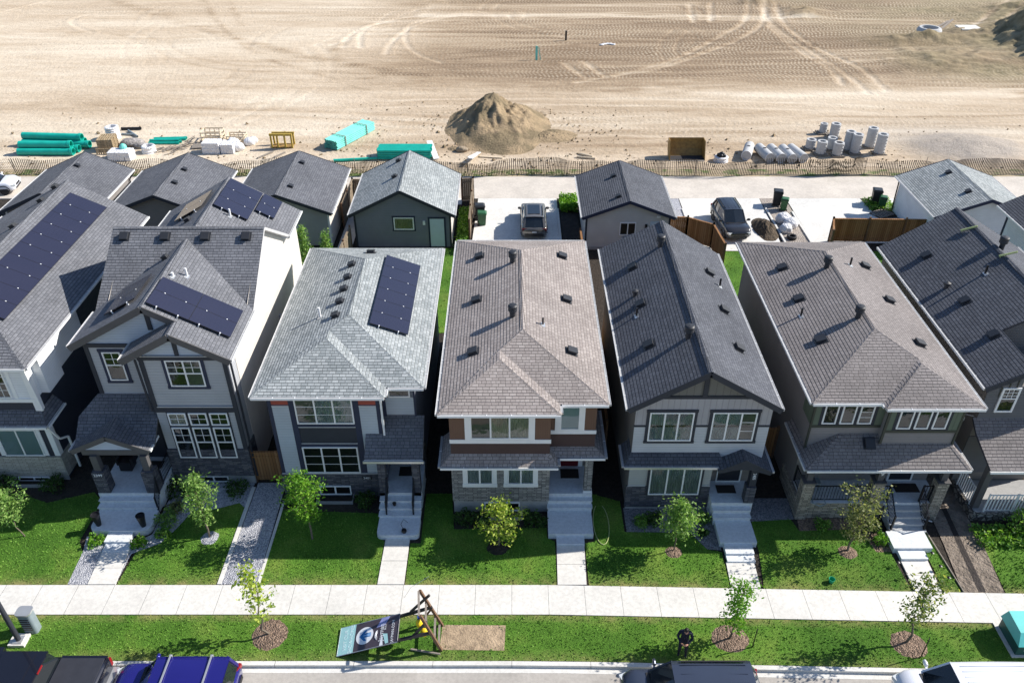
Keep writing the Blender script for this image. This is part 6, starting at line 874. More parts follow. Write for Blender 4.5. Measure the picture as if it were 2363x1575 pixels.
block('white wrapped block right of the pallet stack', -33.7, 67.4, 1.9, 1.2, 0.75); block('big white wrapped block at the left of the sacks', -26.3, 69.0, 1.5, 1.2, 0.95); block('white wrapped block among the sacks', -24.9, 69.0, 1.1, 1.1, 0.8)
for i, (x, y, s, lb) in enumerate(((-34.4, 68.0, .45, 'cream sack on the white wrapped block'), (-33.4, 68.5, .4, 'small cream sack behind the wrapped block'), (-24.8, 70.1, .6, 'white sack at the back of the block pile'), (-24.2, 69.4, .55, 'white sack in front of the low crate'), (-23.5, 70.6, .5, 'white sack at the right end of the sack pile'), (-25.5, 69.9, .5, 'white sack behind the big wrapped block'), (-23.3, 71.1, .4, 'smallest white sack at the back right of the pile'))): rockm(lb, x, y, (s, s*0.8, s*0.85), 'bag', name='white_sack', cat='sack', group=BAGS)
rockm('crumpled grey tarpaulin between the pallet stack and the cone ring', -34.0, 70.6, (1.2, 0.7, 0.35), 'tarp', name='tarpaulin', cat='tarpaulin'); rockm('second crumpled grey tarpaulin near the thin pipes', -32.9, 70.0, (0.8, 0.4, 0.25), 'tarp', name='tarpaulin', cat='tarpaulin'); rockm('teal plastic sheet on the white wrapped block', -33.6, 67.9, (0.3, 0.3, 0.35), 'pvcl', z=G+0.6, name='plastic_sheet', cat='plastic sheet')
pipe('black pipe lying behind the white riser', (-36.4, 74.2, G+.12), (-34.6, 74.3, G+.12), 0.13, 'black', bell=False, name='black_pipe'); pipe('grey pipe lying crosswise near the white riser', (-35.6, 73.8, G+.1), (-34.2, 72.3, G+.1), 0.1, 'utilg', bell=False, name='grey_pipe'); pipe('second grey pipe, the shorter one near the white riser', (-35.9, 73.0, G+.08), (-34.7, 72.8, G+.08), 0.08, 'utilg', bell=False, name='grey_pipe')
m = MB()
for i in range(26): x, y = -30.2+random.gauss(0, .7), 69.3+random.gauss(0, .7); a = random.uniform(0.3, 1.1); m.beam((x, y, G+.03), (x+1.0*math.cos(a), y+1.0*math.sin(a), G+random.uniform(.05, .35)), 0.07, 0.04)
single('scrap_timber', 'tangled heap of scrap timber left of the open crates', 'scrap heap', m, 'woodg', (-30.2, 69.3, G))
t = thing('yellow_rack', 'yellow steel rack standing on the dirt above the garage roofs', 'rack', (-20.4, 70.0, G))
for x in (-21.3, -20.75, -20.1, -19.5): boxes(t, 'upright', 'yellow', (x-0.07, x+0.07, 69.75, 69.9, G, 1.4))
boxes(t, 'beam', 'yellow', (-21.4, -19.4, 69.73, 69.92, 1.32, 1.5), (-21.4, -19.4, 70.6, 70.75, 1.2, 1.35)); boxes(t, 'base', 'rust', (-21.3, -19.5, 69.76, 70.7, G, G+0.1)); boxes(t, 'rear_post', 'yellow', (-21.35, -21.2, 70.6, 70.75, G, 1.2), (-19.6, -19.45, 70.6, 70.75, G, 1.2))
for i, (a, b, lb) in enumerate((((-22.0, 67.4), (-21.0, 68.9), 'dark plank left of the yellow rack legs'), ((-20.6, 67.6), (-19.9, 68.7), 'dark plank in front of the yellow rack'))): m = MB(); m.beam((*a, G+.05), (*b, G+.05), 0.16, 0.06); single('plank', lb, 'plank', m, 'woodg', (*a, G))
m = MB(); m.beam((-3.5, 65.7, 0.9), (-2.9, 68.7, 0.25), 0.35, 0.05); m.beam((-3.75, 66.2, 0.8), (-3.2, 68.4, 0.25), 0.12, 0.05); single('white_plank', 'white plank leaning over the snow fence below the mound', 'plank', m, 'white', (-3.2, 67.2, G)); m = MB(); m.beam((-2.8, 67.7, G+.06), (-0.8, 67.4, G+.06), 0.16, 0.08); single('plank', 'pale plank lying flat to the right of the leaning white plank', 'plank', m, 'woodp', (-1.8, 67.5, G))
for i, (a, b, lb) in enumerate((((5.6, 67.6), (7.2, 67.2), 'pale log lying lower of two below the field centre'), ((5.9, 68.3), (7.0, 67.6), 'pale log lying upper of two below the field centre'))): m = MB(); m.tube([(*a, G+.08), (*b, G+.08)], 0.1, 8); single('log', lb, 'log', m, 'woodp', (*a, G))
# digger bucket
t = thing('digger_bucket', 'open rusty-yellow digger bucket standing by the snow fence', 'digger bucket', (15.05, 67.2, G)); x0, x1 = 13.55, 16.55; prof = [(66.85, 0.28), (67.3, 0.2), (67.9, 0.35), (68.25, 0.8), (68.35, 1.35), (68.3, 1.75)]
m = MB()
for (a, b), (c, d) in zip(prof, prof[1:]): m.add([(x0, a, b), (x1, a, b), (x1, c, d), (x0, c, d), (x0, a+.02, b-.05), (x1, a+.02, b-.05), (x1, c+.06, d-.03), (x0, c+.06, d-.03)], [(0, 1, 2, 3), (7, 6, 5, 4)])
m.build('bowl', 'rust', t)
for x in (x0, x1): m = MB(); pp = [(66.85, 0.25)]+prof[1:]+[(67.5, 1.75)]; n = len(pp); m.add([(x-0.03, a, b) for a, b in pp]+[(x+0.03, a, b) for a, b in pp], [tuple(range(n)), tuple(range(n, 2*n))[::-1]]+[(i, n+i, n+(i+1) % n, (i+1) % n) for i in range(n)]); m.build('side_plate', 'rust', t)
boxes(t, 'cutting_edge', 'steel', (x0, x1, 66.75, 66.85, 0.2, 0.28)); boxes(t, 'dark_floor', 'hole', (x0+0.05, x1-0.05, 66.9, 67.85, 0.3, 0.32))  # dark sheet laid over the floor of the bowl
# concrete pipes lying down
for i, (xf, yf, xb, yb, lb) in enumerate(((20.1, 67.0, 20.9, 69.2, 'lying concrete pipe on its own at the left, turned the other way'), (22.0, 66.5, 21.6, 68.8, 'first of the four parallel lying concrete pipes from the left'), (22.95, 66.4, 22.6, 68.7, 'second of the four parallel lying concrete pipes from the left'), (23.85, 66.3, 23.6, 68.6, 'third of the four parallel lying concrete pipes from the left'), (24.85, 66.4, 24.35, 68.7, 'rightmost lying concrete pipe, beside the standing rings'))):
    t = thing('concrete_pipe', lb, 'concrete pipe', (xf, yf, G), 'concrete pipes lying by the snow fence'); r = 0.43; m = MB(); m.tube([(xf, yf, G+r), (xb, yb, G+r)], r, 26); m.build('barrel', 'precast', t); m = MB(); d = Vector((xb-xf, yb-yf, 0)).normalized(); m.hollow(Vector((xf, yf, G+r))-d*0.02, Vector((xf, yf, G+r))+d*0.03, r*1.0, r*0.86, 24); m.build('rim', 'bale', t)
    if i in (0, 1, 2, 3): m = MB(); q = Vector((xf, yf, G+2*r-0.03))+d*1.2; m.lathe(q, [(0.14, 0), (0.14, 0.035), (0.01, 0.036)], 14); m.build('lifting_hole', 'hole', t)
NR = (('short ring at the far back left, half hidden', 28.7, 73.4, .34, .8), ('ring at the far back, on a pallet beside the half hidden one', 29.4, 72.4, .43, 1.15), ('low ring furthest left in the middle row', 26.4, 69.6, .42, .75), ('ring on a pallet at the front left', 26.95, 68.4, .43, 1.05), ('low ring behind the square-holed one', 28.2, 69.5, .42, .95), ('ring with a square opening at the front', 28.3, 68.1, .43, 1.05), ('tall ring stack behind the centre one', 29.6, 69.3, .42, 1.6), ('tall ring stack in front at the centre', 30.0, 68.6, .43, 1.6), ('tall ring stack at the back right', 31.8, 70.0, .43, 1.65), ('tall ring stack at the front right', 32.1, 68.5, .44, 1.65))
for i, (lb, x, y, r, h) in enumerate(NR):
    t = thing('concrete_ring', 'grey concrete ' + lb, 'concrete ring', (x, y, G), 'concrete rings standing on pallets'); n = max(1, round(h/0.28)); m = MB(); pf = []
    for k in range(n): z0 = 0.14+(h-0.0)*k/n; z1 = 0.14+h*(k+1)/n; pf += [(r*0.985, z0), (r, z0+0.03), (r, z1-0.03), (r*0.985, z1)]
    z1 = 0.14+h; pf += [(r*0.62, z1), (r*0.62, 0.2)]; m.lathe((x, y, G), pf, 26); m.build('ring_body', 'precast', t, smooth=False); m = MB(); m.lathe((x, y, G+0.21), [(r*0.62, 0), (0.01, 0)], 18); m.build('bore', 'hole', t)
    if i == 5: m = MB(); m.box(x-0.2, x+0.2, y-0.2, y+0.2, G+z1-0.03, G+z1+0.012); m.build('square_hole', 'hole', t)
    boxes(t, 'pallet', 'woodg', *[(x-0.55+0.22*k, x-0.42+0.22*k, y-0.5, y+0.5, G+0.1, G+0.13) for k in range(5)], *[(x-0.55, x+0.58, y-0.5+0.45*k, y-0.4+0.45*k, G, G+0.1) for k in range(3)])
    m = MB()
    for k in range(n): m.box(x+r*0.5, x+r*0.62, y-r*0.86-0.02, y-r*0.78, G+0.2+h*k/n, G+0.27+h*k/n)
    m.build('slot', 'hole', t)
t = riser('round concrete well ring set in the ground on the far right', 52.3, 106.9, 1.35, 1.0, 'precast', 1, 'well_ring')
m = MB(); m.box(56.2, 58.8, 106.4, 108.6, 0.9, 1.05); single('concrete_slab', 'pale slab on a small heap beside the far well ring', 'slab', m, 'conc', (57.5, 107.5, 0.2)); 
for i, (a, b, lb) in enumerate((((54.8, 109.1), (58.5, 114.0), 'long grey timber behind the far well ring'), ((54.3, 109.6), (57.6, 113.2), 'second grey timber behind the far well ring, the shorter one'))): m = MB(); m.beam((*a, G+.15), (*b, G+.15), 0.25, 0.2); single('timber', lb, 'timber', m, 'woodg', (*a, G))
m = MB(); m.tube([(6.65, 104.6, 0.1), (6.65, 104.6, 1.35)], 0.12, 8); single('survey_post', 'short dark post standing alone in the middle of the field', 'post', m, 'black', (6.65, 104.6, G)); m = MB(); m.box(2.7, 2.95, 96.4, 96.5, 0.1, 1.75); m.beam((3.3, 96.5, 0.2), (3.05, 96.5, 1.6), 0.08, 0.05, up=(0,1,0)); single('survey_marker', 'pale green upright marker board on the field', 'marker', m, 'pvcl', (2.9, 96.4, G))
for i in range(5): rockm('white scrap lying on the tracked dirt right of the dark post', 10.9+0.35*i, 102.7+random.uniform(-.3, .3), (0.3, 0.2, 0.1), 'bag', name='white_scrap', cat='scrap', group='white scraps on the field')
cl = MB()
for i in range(1500):
    x, y = (random.uniform(-60, 60), 65.2+random.expovariate(0.28)) if i % 3 else (random.gauss(-1, 5.5), random.gauss(74, 5))
    if y > 82 or y < 65.2: continue
    s = random.uniform(0.04, 0.13)*(1.6 if random.random() < 0.06 else 1); b = len(cl.v); cl.v += [(x+s*random.uniform(.6, 1.3)*dx, y+s*random.uniform(.6, 1.3)*dy, 0.17+s*random.uniform(.6, 1.2)*dz) for dx, dy, dz in ((1, 0, .4), (-1, 0, .4), (0, 1, .4), (0, -1, .4), (0, 0, 1.3), (0, 0, -.3))]; F8 = [(0, 2, 4), (2, 1, 4), (1, 3, 4), (3, 0, 4), (2, 0, 5), (1, 2, 5), (3, 1, 5), (0, 3, 5)]; cl.f += [tuple(b+k for k in f) for f in F8]; cl.mi += [0]*8
tag(cl.build('clods', 'mound'), 'loose clods and stones scattered along the near edge of the field', None, None, 'stuff')
# ---------------------------------------------------------------- trees and shrubs
def leaves(m, pts, size=0.09, spread=0.12):
    for p in pts:
        c = Vector(p)+Vector((random.gauss(0, spread), random.gauss(0, spread), random.gauss(0, spread))); a = Vector((random.gauss(0, 1), random.gauss(0, 1), random.gauss(0, .7))).normalized(); b = a.cross(Vector((random.gauss(0, 1), random.gauss(0, 1), random.gauss(0, 1)))).normalized(); s = size*random.uniform(.6, 1.35)
        m.poly(c-a*s, c+b*s*0.5, c+a*s, c-b*s*0.5)
def tree(name, label, x, y, H, crown, leaf, lean=(0, 0), z=0.16, nb=26, nl=46, size=0.07, r0=0.05, h0=0.3, sprd=0.11, up=0.55, group='young trees', gnarl=0.05):
    """crown(t): radius of the crown at height fraction t of the leafy part"""
    t = thing(name, label, 'tree', (x, y, z), group); tr = MB(); lf = MB(); P = []; n = 8
    for i in range(n+1): f = i/n; P.append(Vector((x+lean[0]*f+random.gauss(0, gnarl*0.5)*(0 < f), y+lean[1]*f+random.gauss(0, gnarl*0.5)*(0 < f), z+H*0.93*f)))
    tr.tube(P, [r0*(1-0.8*i/n) for i in range(n+1)], 8)
    for k in range(nb):
        f = h0+(1-h0)*((k+random.random())/nb); u = (f-h0)/(1-h0); q = f*0.93/0.93*n; i = min(n-1, int(q)); o = P[i].lerp(P[i+1], q-i); a = k*2.4+random.uniform(-.5, .5); rad = crown(u)*random.uniform(.45, 1.25); d = Vector((math.cos(a)*rad, math.sin(a)*rad, rad*up+0.12)); e = o+d; mid = o+d*0.5+Vector((0, 0, 0.05)); tr.tube([o, mid, e], [r0*0.35*(1-f*0.5), r0*0.22*(1-f*.5), 0.006], 5)
        pts = []
        for _ in range(int(nl*1.1)): s = 1.08-random.random()**1.5*0.85; pts.append(o+d*s+Vector((random.gauss(0, sprd*1.2), random.gauss(0, sprd*1.2), random.gauss(0, sprd))))
        leaves(lf, pts, size, sprd*0.4)
    tr.build('trunk', 'bark', t); lf.build('crown', LEAF[leaf], t); return t
def egg(r, a=0.7): return lambda u: r*max(0.12, math.sin(math.pi*min(1, (u*0.92+0.08))**a))
tree('young_tree', 'sparse yellow-green street tree left of the tipped sign, top leaning left', -9.52, 19.88, 3.9, lambda u: 0.62*(1-0.65*u), 'yellow', (-0.35, 0.15), nb=17, nl=24, size=0.09, h0=0.3, r0=0.045, gnarl=0.16, sprd=0.09, z=0.2)
tree('young_tree', 'narrow bright green street tree behind the standing person', 8.49, 19.68, 3.35, lambda u: 0.42+0.08*math.sin(9*u), 'bright', (0.15, 0.05), nb=24, nl=42, h0=0.22, r0=0.045, z=0.2, up=0.3)
tree('young_tree', 'sparse dark and yellow street tree at the right end of the grass strip', 15.31, 19.5, 3.7, lambda u: 0.35+0.45*u*(1.25-u), 'mix', (0.1, 0.1), nb=24, nl=34, h0=0.3, r0=0.05, gnarl=0.1, z=0.2)
tree('young_tree', 'young green tree with a slim crown in front of the double-gabled house', -13.34, 24.82, 3.6, lambda u: 0.75*math.sin(math.pi*min(1, u*0.85+0.12)), 'silver', (-0.05, 0.1), nb=34, nl=44, h0=0.25, r0=0.05, z=0.2)
tree('young_tree', 'bright green tree on the lawn of the grey-green roofed house', -8.8, 24.75, 3.8, lambda u: 0.85*math.sin(math.pi*min(1, u*0.8+0.15)), 'bright', (-0.1, 0.1), nb=38, nl=50, h0=0.3, r0=0.05)
tree('young_tree', 'bushy yellow-green tree on the lawn of the brown-roofed house', -0.58, 24.35, 2.45, lambda u: 0.9*math.sin(math.pi*min(1, u*0.75+0.2)), 'yellow', (0.1, 0.1), nb=36, nl=40, h0=0.22, r0=0.05, up=0.3)
tree('young_tree', 'small round-crowned tree on a thin stem before the charcoal gabled house', 7.03, 24.08, 2.85, lambda u: 0.78*math.sin(math.pi*min(1, u*0.75+0.2)), 'silver', (0.05, 0.05), nb=38, nl=50, h0=0.38, r0=0.03, up=0.35)
tree('young_tree', 'rounded many-stemmed olive tree on the lawn of the taupe house', 14.56, 24.05, 3.0, lambda u: 0.62+0.28*u, 'olive', (0.15, 0.1), nb=40, nl=36, h0=0.2, r0=0.05, up=0.9, sprd=0.09)
tree('young_tree', 'leaning young tree at the left edge of the photo', -21.55, 24.9, 2.5, lambda u: 0.95*math.sin(math.pi*min(1, u*0.8+0.2)), 'silver', (-0.55, 0.1), nb=34, nl=50, h0=0.4, r0=0.03)
tree('young_tree', 'slim pale tree before the third garage, the taller of two', -13.6, 47.5, 3.6, lambda u: 0.62*(1-0.75*u), 'silver', (0, 0), nb=40, nl=44, h0=0.08, up=1.0, group='columnar trees behind the double-gabled house'); tree('young_tree', 'slim pale tree before the third garage, the shorter one', -12.3, 48.2, 2.9, lambda u: 0.4*(1-0.65*u), 'silver', (0, 0), nb=30, nl=40, h0=0.08, up=1.0, group='columnar trees behind the double-gabled house')
tree('young_tree', 'small fir beside the white garage at the far right', 30.7, 43.5, 2.6, lambda u: 0.6*(1-u)+0.05, 'dark', (0, 0), nb=36, nl=36, h0=0.05, up=0.1)
def shrub(label, x, y, r, h, leaf='dark', n=420, z=0.17, size=0.06, grp='shrubs along the house fronts'):
    t = thing('shrub', label, 'shrub', (x, y, z), grp); s = MB(); l = MB()
    for k in range(9): a = k*0.7+random.random(); s.tube([(x, y, z), (x+math.cos(a)*r*.35, y+math.sin(a)*r*.35, z+h*.5), (x+math.cos(a)*r*.75, y+math.sin(a)*r*.75, z+h*.85)], [0.012, 0.009, 0.004], 4)
    pts = []
    for _ in range(n):
        a = random.uniform(0, 6.28); v = random.uniform(0, 1); q = random.uniform(.55, 1.0)*(1+0.25*math.sin(3*a+x)); pts.append((x+math.cos(a)*r*q*math.sqrt(max(0, 1-v*v*0.8)), y+math.sin(a)*r*q*math.sqrt(max(0, 1-v*v*0.8)), z+0.05+h*v*q))
    leaves(l, pts, size, 0.03); s.build('stems', 'bark', t); l.build('foliage', LEAF[leaf], t)
for lb, x, y, r, h, lf in (('dark shrub left of the low window of the double-gabled house', -15.75, 27.5, .6, .75, 'dark'), ('shrub just left of the basement window of the double-gabled house', -14.95, 27.5, .45, .5, 'dark'), ('shrub right of the basement window of the double-gabled house', -12.9, 27.6, .55, .55, 'dark'), ('grey-green bush in the gravel right of the wide landing', -15.5, 25.75, .5, .5, 'silver'), ('reddish-green low bush behind the grey-green one', -15.35, 26.5, .4, .35, 'olive'), ('small bright bush left of the lower steps', -18.2, 24.5, .36, .38, 'bright'), ('small bright bush right of the lower steps', -16.25, 24.4, .34, .36, 'bright'), ('low green plant between the bush and the small tree', -15.4, 24.95, .35, .3, 'green'), ('dark shrub at the far left by the cream stone wall', -23.9, 27.9, .55, .6, 'dark'), ('dark shrub at the right corner of the cream stone wall', -21.6, 27.9, .55, .55, 'dark'), ('dark shrub at the right of the stone wall with plaque', -6.75, 26.85, .5, .6, 'dark'), ('dark shrub left below the grey-green roofed house', -10.1, 26.9, .45, .5, 'dark'), ('dark shrub at the left corner of the grey stone house', -2.2, 25.8, .45, .45, 'dark'), ('shrub left of the basement window of the brown-roofed house', -1.4, 25.75, .5, .55, 'dark'), ('shrub right of the basement window of the brown-roofed house', 0.85, 25.8, .42, .5, 'dark'), ('low shrub beside the steps of the brown-roofed house', 1.3, 25.6, .3, .35, 'dark'), ('low shrub on the gravel left before the charcoal house', 5.8, 25.6, .36, .38, 'green'), ('shrub behind the round-crowned tree on the gravel', 6.35, 25.75, .42, .5, 'dark'), ('shrub on the gravel left of the charcoal house steps', 8.6, 25.8, .34, .4, 'green'), ('small plant on the gravel before the landing', 8.45, 25.0, .25, .22, 'dark'), ('green plant in the bed below the veranda', 13.85, 25.4, .36, .34, 'green'), ('leafy plant left of the veranda steps', 16.0, 25.3, .35, .45, 'dark'), ('pale green plant beside the landing of the taupe house', 16.15, 24.55, .32, .4, 'bright'), ('tall green bush at the right edge of the photo', 22.9, 25.3, .95, 1.3, 'green')): shrub(lb, x, y, r, h, lf, n=int(500*r/.45))
def hedge(name, label, x0, x1, y0, y1, h, leaf, n, z=0.18):
    l = MB(); leaves(l, [(random.uniform(x0, x1), random.uniform(y0, y1), z+random.random()**.7*h) for _ in range(n)], 0.09, 0.05); tag(l.build(name, LEAF[leaf]), label, None, None, 'stuff')
hedge('ground_cover', 'bright green creeper in the side yard beside the middle driveway', 3.7, 5.0, 56.9, 59.2, 0.6, 'bright', 2600); hedge('ground_cover', 'green weeds behind the bins at the left driveway', -3.95, -3.15, 50.5, 56.8, 0.6, 'green', 2600); hedge('ground_cover', 'weeds around the bins by the white garage', 27.3, 29.3, 57.2, 59.0, 0.35, 'green', 900); hedge('ground_cover', 'overgrown green weeds at the right end of the front gardens', 20.4, 24.5, 24.2, 25.4, 0.3, 'green', 1500)
patch('yard_mat', 'trench', [(3.7, 50.5), (4.95, 50.5), (4.95, 56.9), (3.7, 56.9)], 0.186)
# verge tufts
hedge('verge_grass', 'tufts of weeds along the foot of the snow fence', -60, 5, 63.7, 64.6, 0.12, 'olive', 1800, 0.16)
# ---------------------------------------------------------------- vehicles
def wheel(t, x, y, r, w=0.22, side=1):
    m = MB(); m.lathe((0, 0, 0), [(r*0.62, -w/2), (r*0.93, -w/2), (r, -w/3), (r, w/3), (r*0.93, w/2), (r*0.62, w/2)], 28); m.v = [(x+a, y+c*side, r+b) for a, b, c in m.v]; wh = m.build('wheel', 'tyre', t)
    q = MB()
    q.lathe((0, 0, 0), [(0.03, w*0.42), (r*0.13, w*0.42), (r*0.16, w*0.3), (r*0.6, w*0.25), (r*0.63, w*0.47), (r*0.58, w*0.47), (r*0.55, w*0.22)], 24)
    for i in range(5): a = i*1.2566; q.beam((0.1*r*math.cos(a), 0.1*r*math.sin(a), w*0.4), (0.6*r*math.cos(a), 0.6*r*math.sin(a), w*0.42), 0.06, 0.03)
    q.v = [(x+a, y+c*side, r+b) for a, b, c in q.v]; q.build('rim', 'rim', wh)
def car(name, label, cat, loc, rz, col, L=4.5, Wd=1.85, Hh=1.68, belt=1.0, hood=1.0, ws=0.95, cab=(0.25, 0.44, 0.88, 0.985), rails=None, wr=0.35, plate=None, sunroof=False, ribs=0, tailcol='tail', group=None, hoodz=None):
    """front towards +x. cab: fractions from the nose of windscreen base, windscreen top, roof end, rear glass base"""
    t = thing(name, label, cat, (0, 0, 0), group); h2 = Wd/2; hz = hoodz or belt; N = 26; V = []; F = []
    xs = [L/2-L*i/(N-1) for i in range(N)]
    def hw(f):  # plan half width
        return h2*(1-0.22*max(0, (0.10-f)/0.10)**1.8-0.14*max(0, (f-0.93)/0.07)**2)
    def top(f):
        if f < cab[0]: return hz-0.22*(1-min(1, f/0.10))**1.6-0.05*(1-f/cab[0])+0.02*math.sin(math.pi*f/cab[0])
        return belt+0.03*(f-cab[0])-0.12*max(0, (f-0.96)/0.04)**2
    def bot(f): return 0.28+0.12*max(0, (0.04-f)/0.04)+0.10*max(0, (f-0.96)/0.04)
    for i, x in enumerate(xs):
        f = i/(N-1); w = hw(f); zt = top(f); zb = bot(f); e = 0.0
        if i == 0: x -= 0.0
        sec = [(0, zb), (w*0.8, zb), (w*0.97, zb+0.1), (w, zb+(zt-zb)*0.45), (w*0.985, zb+(zt-zb)*0.75), (w*0.93, zt-0.03), (w*0.84, zt+0.005), (w*0.4, zt+0.025), (0, zt+0.03)]
        V += [(x, y, z) for y, z in sec]+[(x, -y, z) for y, z in sec[1:-1][::-1]]
    n = 16
    for i in range(N-1):
        for j in range(n): k = (j+1) % n; F.append((i*n+j, (i+1)*n+j, (i+1)*n+k, i*n+k))
    F.append(tuple(range(n))); F.append(tuple((N-1)*n+j for j in range(n))[::-1]); m = MB(); m.add(V, F); m.build('body', col, t, smooth=True)
    X = lambda f: L/2-L*f
    g0, g1, g2, g3 = cab; B = h2*0.90; T = h2*0.72; zt = Hh; sec = [(g0, belt, B*0.93, belt), (g1, belt, B, zt), (g2, belt, B*0.98, zt-0.02), (g3, belt, B*0.9, belt)]
    gl = MB(); zr_ = zt-0.03
    a0 = [(X(g0), -B*0.9, belt), (X(g0)+0.12, 0, belt+0.01), (X(g0), B*0.9, belt)]; a1 = [(X(g1), -T, zr_), (X(g1)+0.06, 0, zr_+0.02), (X(g1), T, zr_)]
    c0 = [(X(g3), -B*0.88, belt), (X(g3)-0.04, 0, belt), (X(g3), B*0.88, belt)]; c1 = [(X(g2), -T*0.96, zr_-0.02), (X(g2)-0.03, 0, zr_), (X(g2), T*0.96, zr_-0.02)]
    for q0, q1, s_ in ((a0, a1, 1), (c0, c1, -1)):
        for j in range(2): pp = [q0[j], q0[j+1], q1[j+1], q1[j]]; gl.poly(*(pp if s_ > 0 else pp[::-1]))
    for sg in (-1, 1):
        k = 0 if sg < 0 else 2; M0 = [(X(g0), sg*B*0.9, belt), (X((g1+g2)/2), sg*B, belt), (X(g3), sg*B*0.88, belt)]; M1 = [(X(g1), sg*T, zr_), (X((g1+g2)/2), sg*T*1.03, zr_+0.01), (X(g2), sg*T*0.96, zr_-0.02)]
        for j in range(2): pp = [M0[j], M0[j+1], M1[j+1], M1[j]]; gl.poly(*(pp if sg < 0 else pp[::-1]))
    gl.build('windows', 'carglass', t)
    rf = MB(); nn = 9; RV = []; RFc = []
    fs = [g1-0.008+(g2+0.03-g1)*i/(nn-1) for i in range(nn)]
    for i, f in enumerate(fs):
        cz = 0.05*math.sin(math.pi*(i+0.6)/(nn+0.2)); w = T*(1.05+0.03*math.sin(math.pi*i/(nn-1)))
        RV += [(X(f), -w, zt-0.07), (X(f), -w*0.97, zt-0.015), (X(f), -w*0.7, zt+0.0+cz*0.5), (X(f), 0, zt+0.01+cz), (X(f), w*0.7, zt+0.0+cz*0.5), (X(f), w*0.97, zt-0.015), (X(f), w, zt-0.07)]
    for i in range(nn-1):
        for j in range(6): RFc.append((i*7+j, i*7+j+1, (i+1)*7+j+1, (i+1)*7+j))
    rf.add(RV, RFc); rf.add([(X(fs[0])+0.01, -T*0.9, zt-0.06), (X(fs[0])+0.01, T*0.9, zt-0.06), (X(fs[-1]), T*0.9, zt-0.06), (X(fs[-1]), -T*0.9, zt-0.06)], [(0, 1, 2, 3)]); ro = rf.build('roof', col, t, smooth=True)
    p = MB()
    for sg in (-1, 1):
        p.beam((X(g0), sg*B*0.9, belt), (X(g1), sg*T, zr_), 0.07, 0.05); p.beam((X(g3), sg*B*0.88, belt), (X(g2), sg*T*0.97, zr_-0.02), 0.16, 0.06)
        for f in ((g1+g2)/2-0.02, (g1+g2)/2+0.16): p.beam((X(f), sg*B*0.985, belt), (X(f), sg*T*1.02, zr_), 0.07, 0.04)
    p.build('pillars', col, t)
    for sg in (-1, 1):
        wheel(t, X(0.18), sg*(h2-0.12), wr, side=sg); wheel(t, X(0.80), sg*(h2-0.12), wr, side=sg)
        a = MB()
        for f in (0.18, 0.80): a.tube([(X(f)+(wr+0.07)*math.cos(R(q)), sg*(h2+0.004), wr+(wr+0.07)*math.sin(R(q))) for q in range(0, 181, 15)], 0.035, 6)
        a.build('wheel_arch', 'plastic', t); d = MB(); xd = X(0.52); d.box(xd-0.01, xd+0.01, sg*(h2-0.012), sg*(h2+0.006), 0.4, belt-0.04); d.box(X(0.76), X(0.3), sg*(h2-0.01), sg*(h2+0.01), 0.34, 0.44)
        d.build('sill', 'plastic', t); mi = MB(); mi.lathe((0, 0, 0), [(0.02, -0.14), (0.1, -0.12), (0.13, 0), (0.1, 0.12), (0.02, 0.14)], 12); mi.v = [(X(g0)-0.22+a_*0.6, sg*(h2+0.10)+c_*0.9, belt+0.09+b_*0.8) for a_, b_, c_ in mi.v]; mi.beam((X(g0)-0.2, sg*(h2-0.08), belt+0.03), (X(g0)-0.22, sg*(h2+0.1), belt+0.08), 0.08, 0.05); mi.build('mirror', col, t)
        hl = MB(); hl.obox((X(0.035), sg*h2*0.68, hz-0.28), (0.30, 0.36, 0.13), sg*-0.42); hl.build('headlight', 'lamp', t); tl = MB(); tl.obox((X(0.985), sg*h2*0.76, belt-0.12), (0.12, 0.34, 0.16), sg*0.25); tl.build('tail_light', tailcol, t)
    boxes(t, 'grille', 'plastic', (X(0.0)-0.03, X(0.0)+0.025, -h2*0.42, h2*0.42, hz-0.42, hz-0.26), (X(0.0)-0.05, X(0.0)+0.02, -h2*0.6, h2*0.6, 0.38, 0.5)); boxes(t, 'bumper', 'plastic', (X(1.0)-0.03, X(1.0)+0.1, -h2*0.72, h2*0.72, 0.38, 0.56)); boxes(t, 'plate', 'plate', (X(1.0)-0.05, X(1.0)-0.031, -0.16, 0.16, 0.66, 0.76))
    w = MB(); w.beam((X(g0)+0.06, -0.1, belt+0.03), (X(g0)+0.02, -0.7, belt+0.05), 0.02, 0.02); w.beam((X(g0)+0.08, 0.5, belt+0.03), (X(g0)+0.02, -0.05, belt+0.05), 0.02, 0.02); w.box(X(g0)+0.02, X(g0)+0.14, -B*0.8, B*0.8, belt-0.01, belt+0.035); w.build('wiper', 'plastic', t)
    if rails:
        for sg in (-1, 1):
            if 'side' in rails: MB().beam((X(g1+0.06), sg*T*0.93, zt+0.06), (X(g2-0.02), sg*T*0.93, zt+0.06), 0.045, 0.04).build('roof_rail', 'plastic', t)
        if 'cross' in rails:
            for f in (g1+0.10, g2-0.12):
                m = MB(); m.beam((X(f), -T*1.02, zt+0.09), (X(f), T*1.02, zt+0.09), 0.06, 0.035); m.box(X(f)-0.05, X(f)+0.05, -T*1.05, -T*0.95, zt, zt+0.09); m.box(X(f)-0.05, X(f)+0.05, T*0.95, T*1.05, zt, zt+0.09); m.build('roof_bar', 'steel', t)
    if sunroof: m = MB(); m.box(X(g2-0.06), X(g1+0.05), -T*0.62, T*0.62, zt+0.045, zt+0.062); m.build('sunroof', 'carglass', t)
    if ribs:
        for i in range(ribs):
            m = MB(); y = -T*0.75+1.5*T*i/(ribs-1); m.beam((X(g1+0.05), y, zt+0.035), (X(g2-0.02), y, zt+0.035), 0.025, 0.02); m.build('roof_rib', col, t)
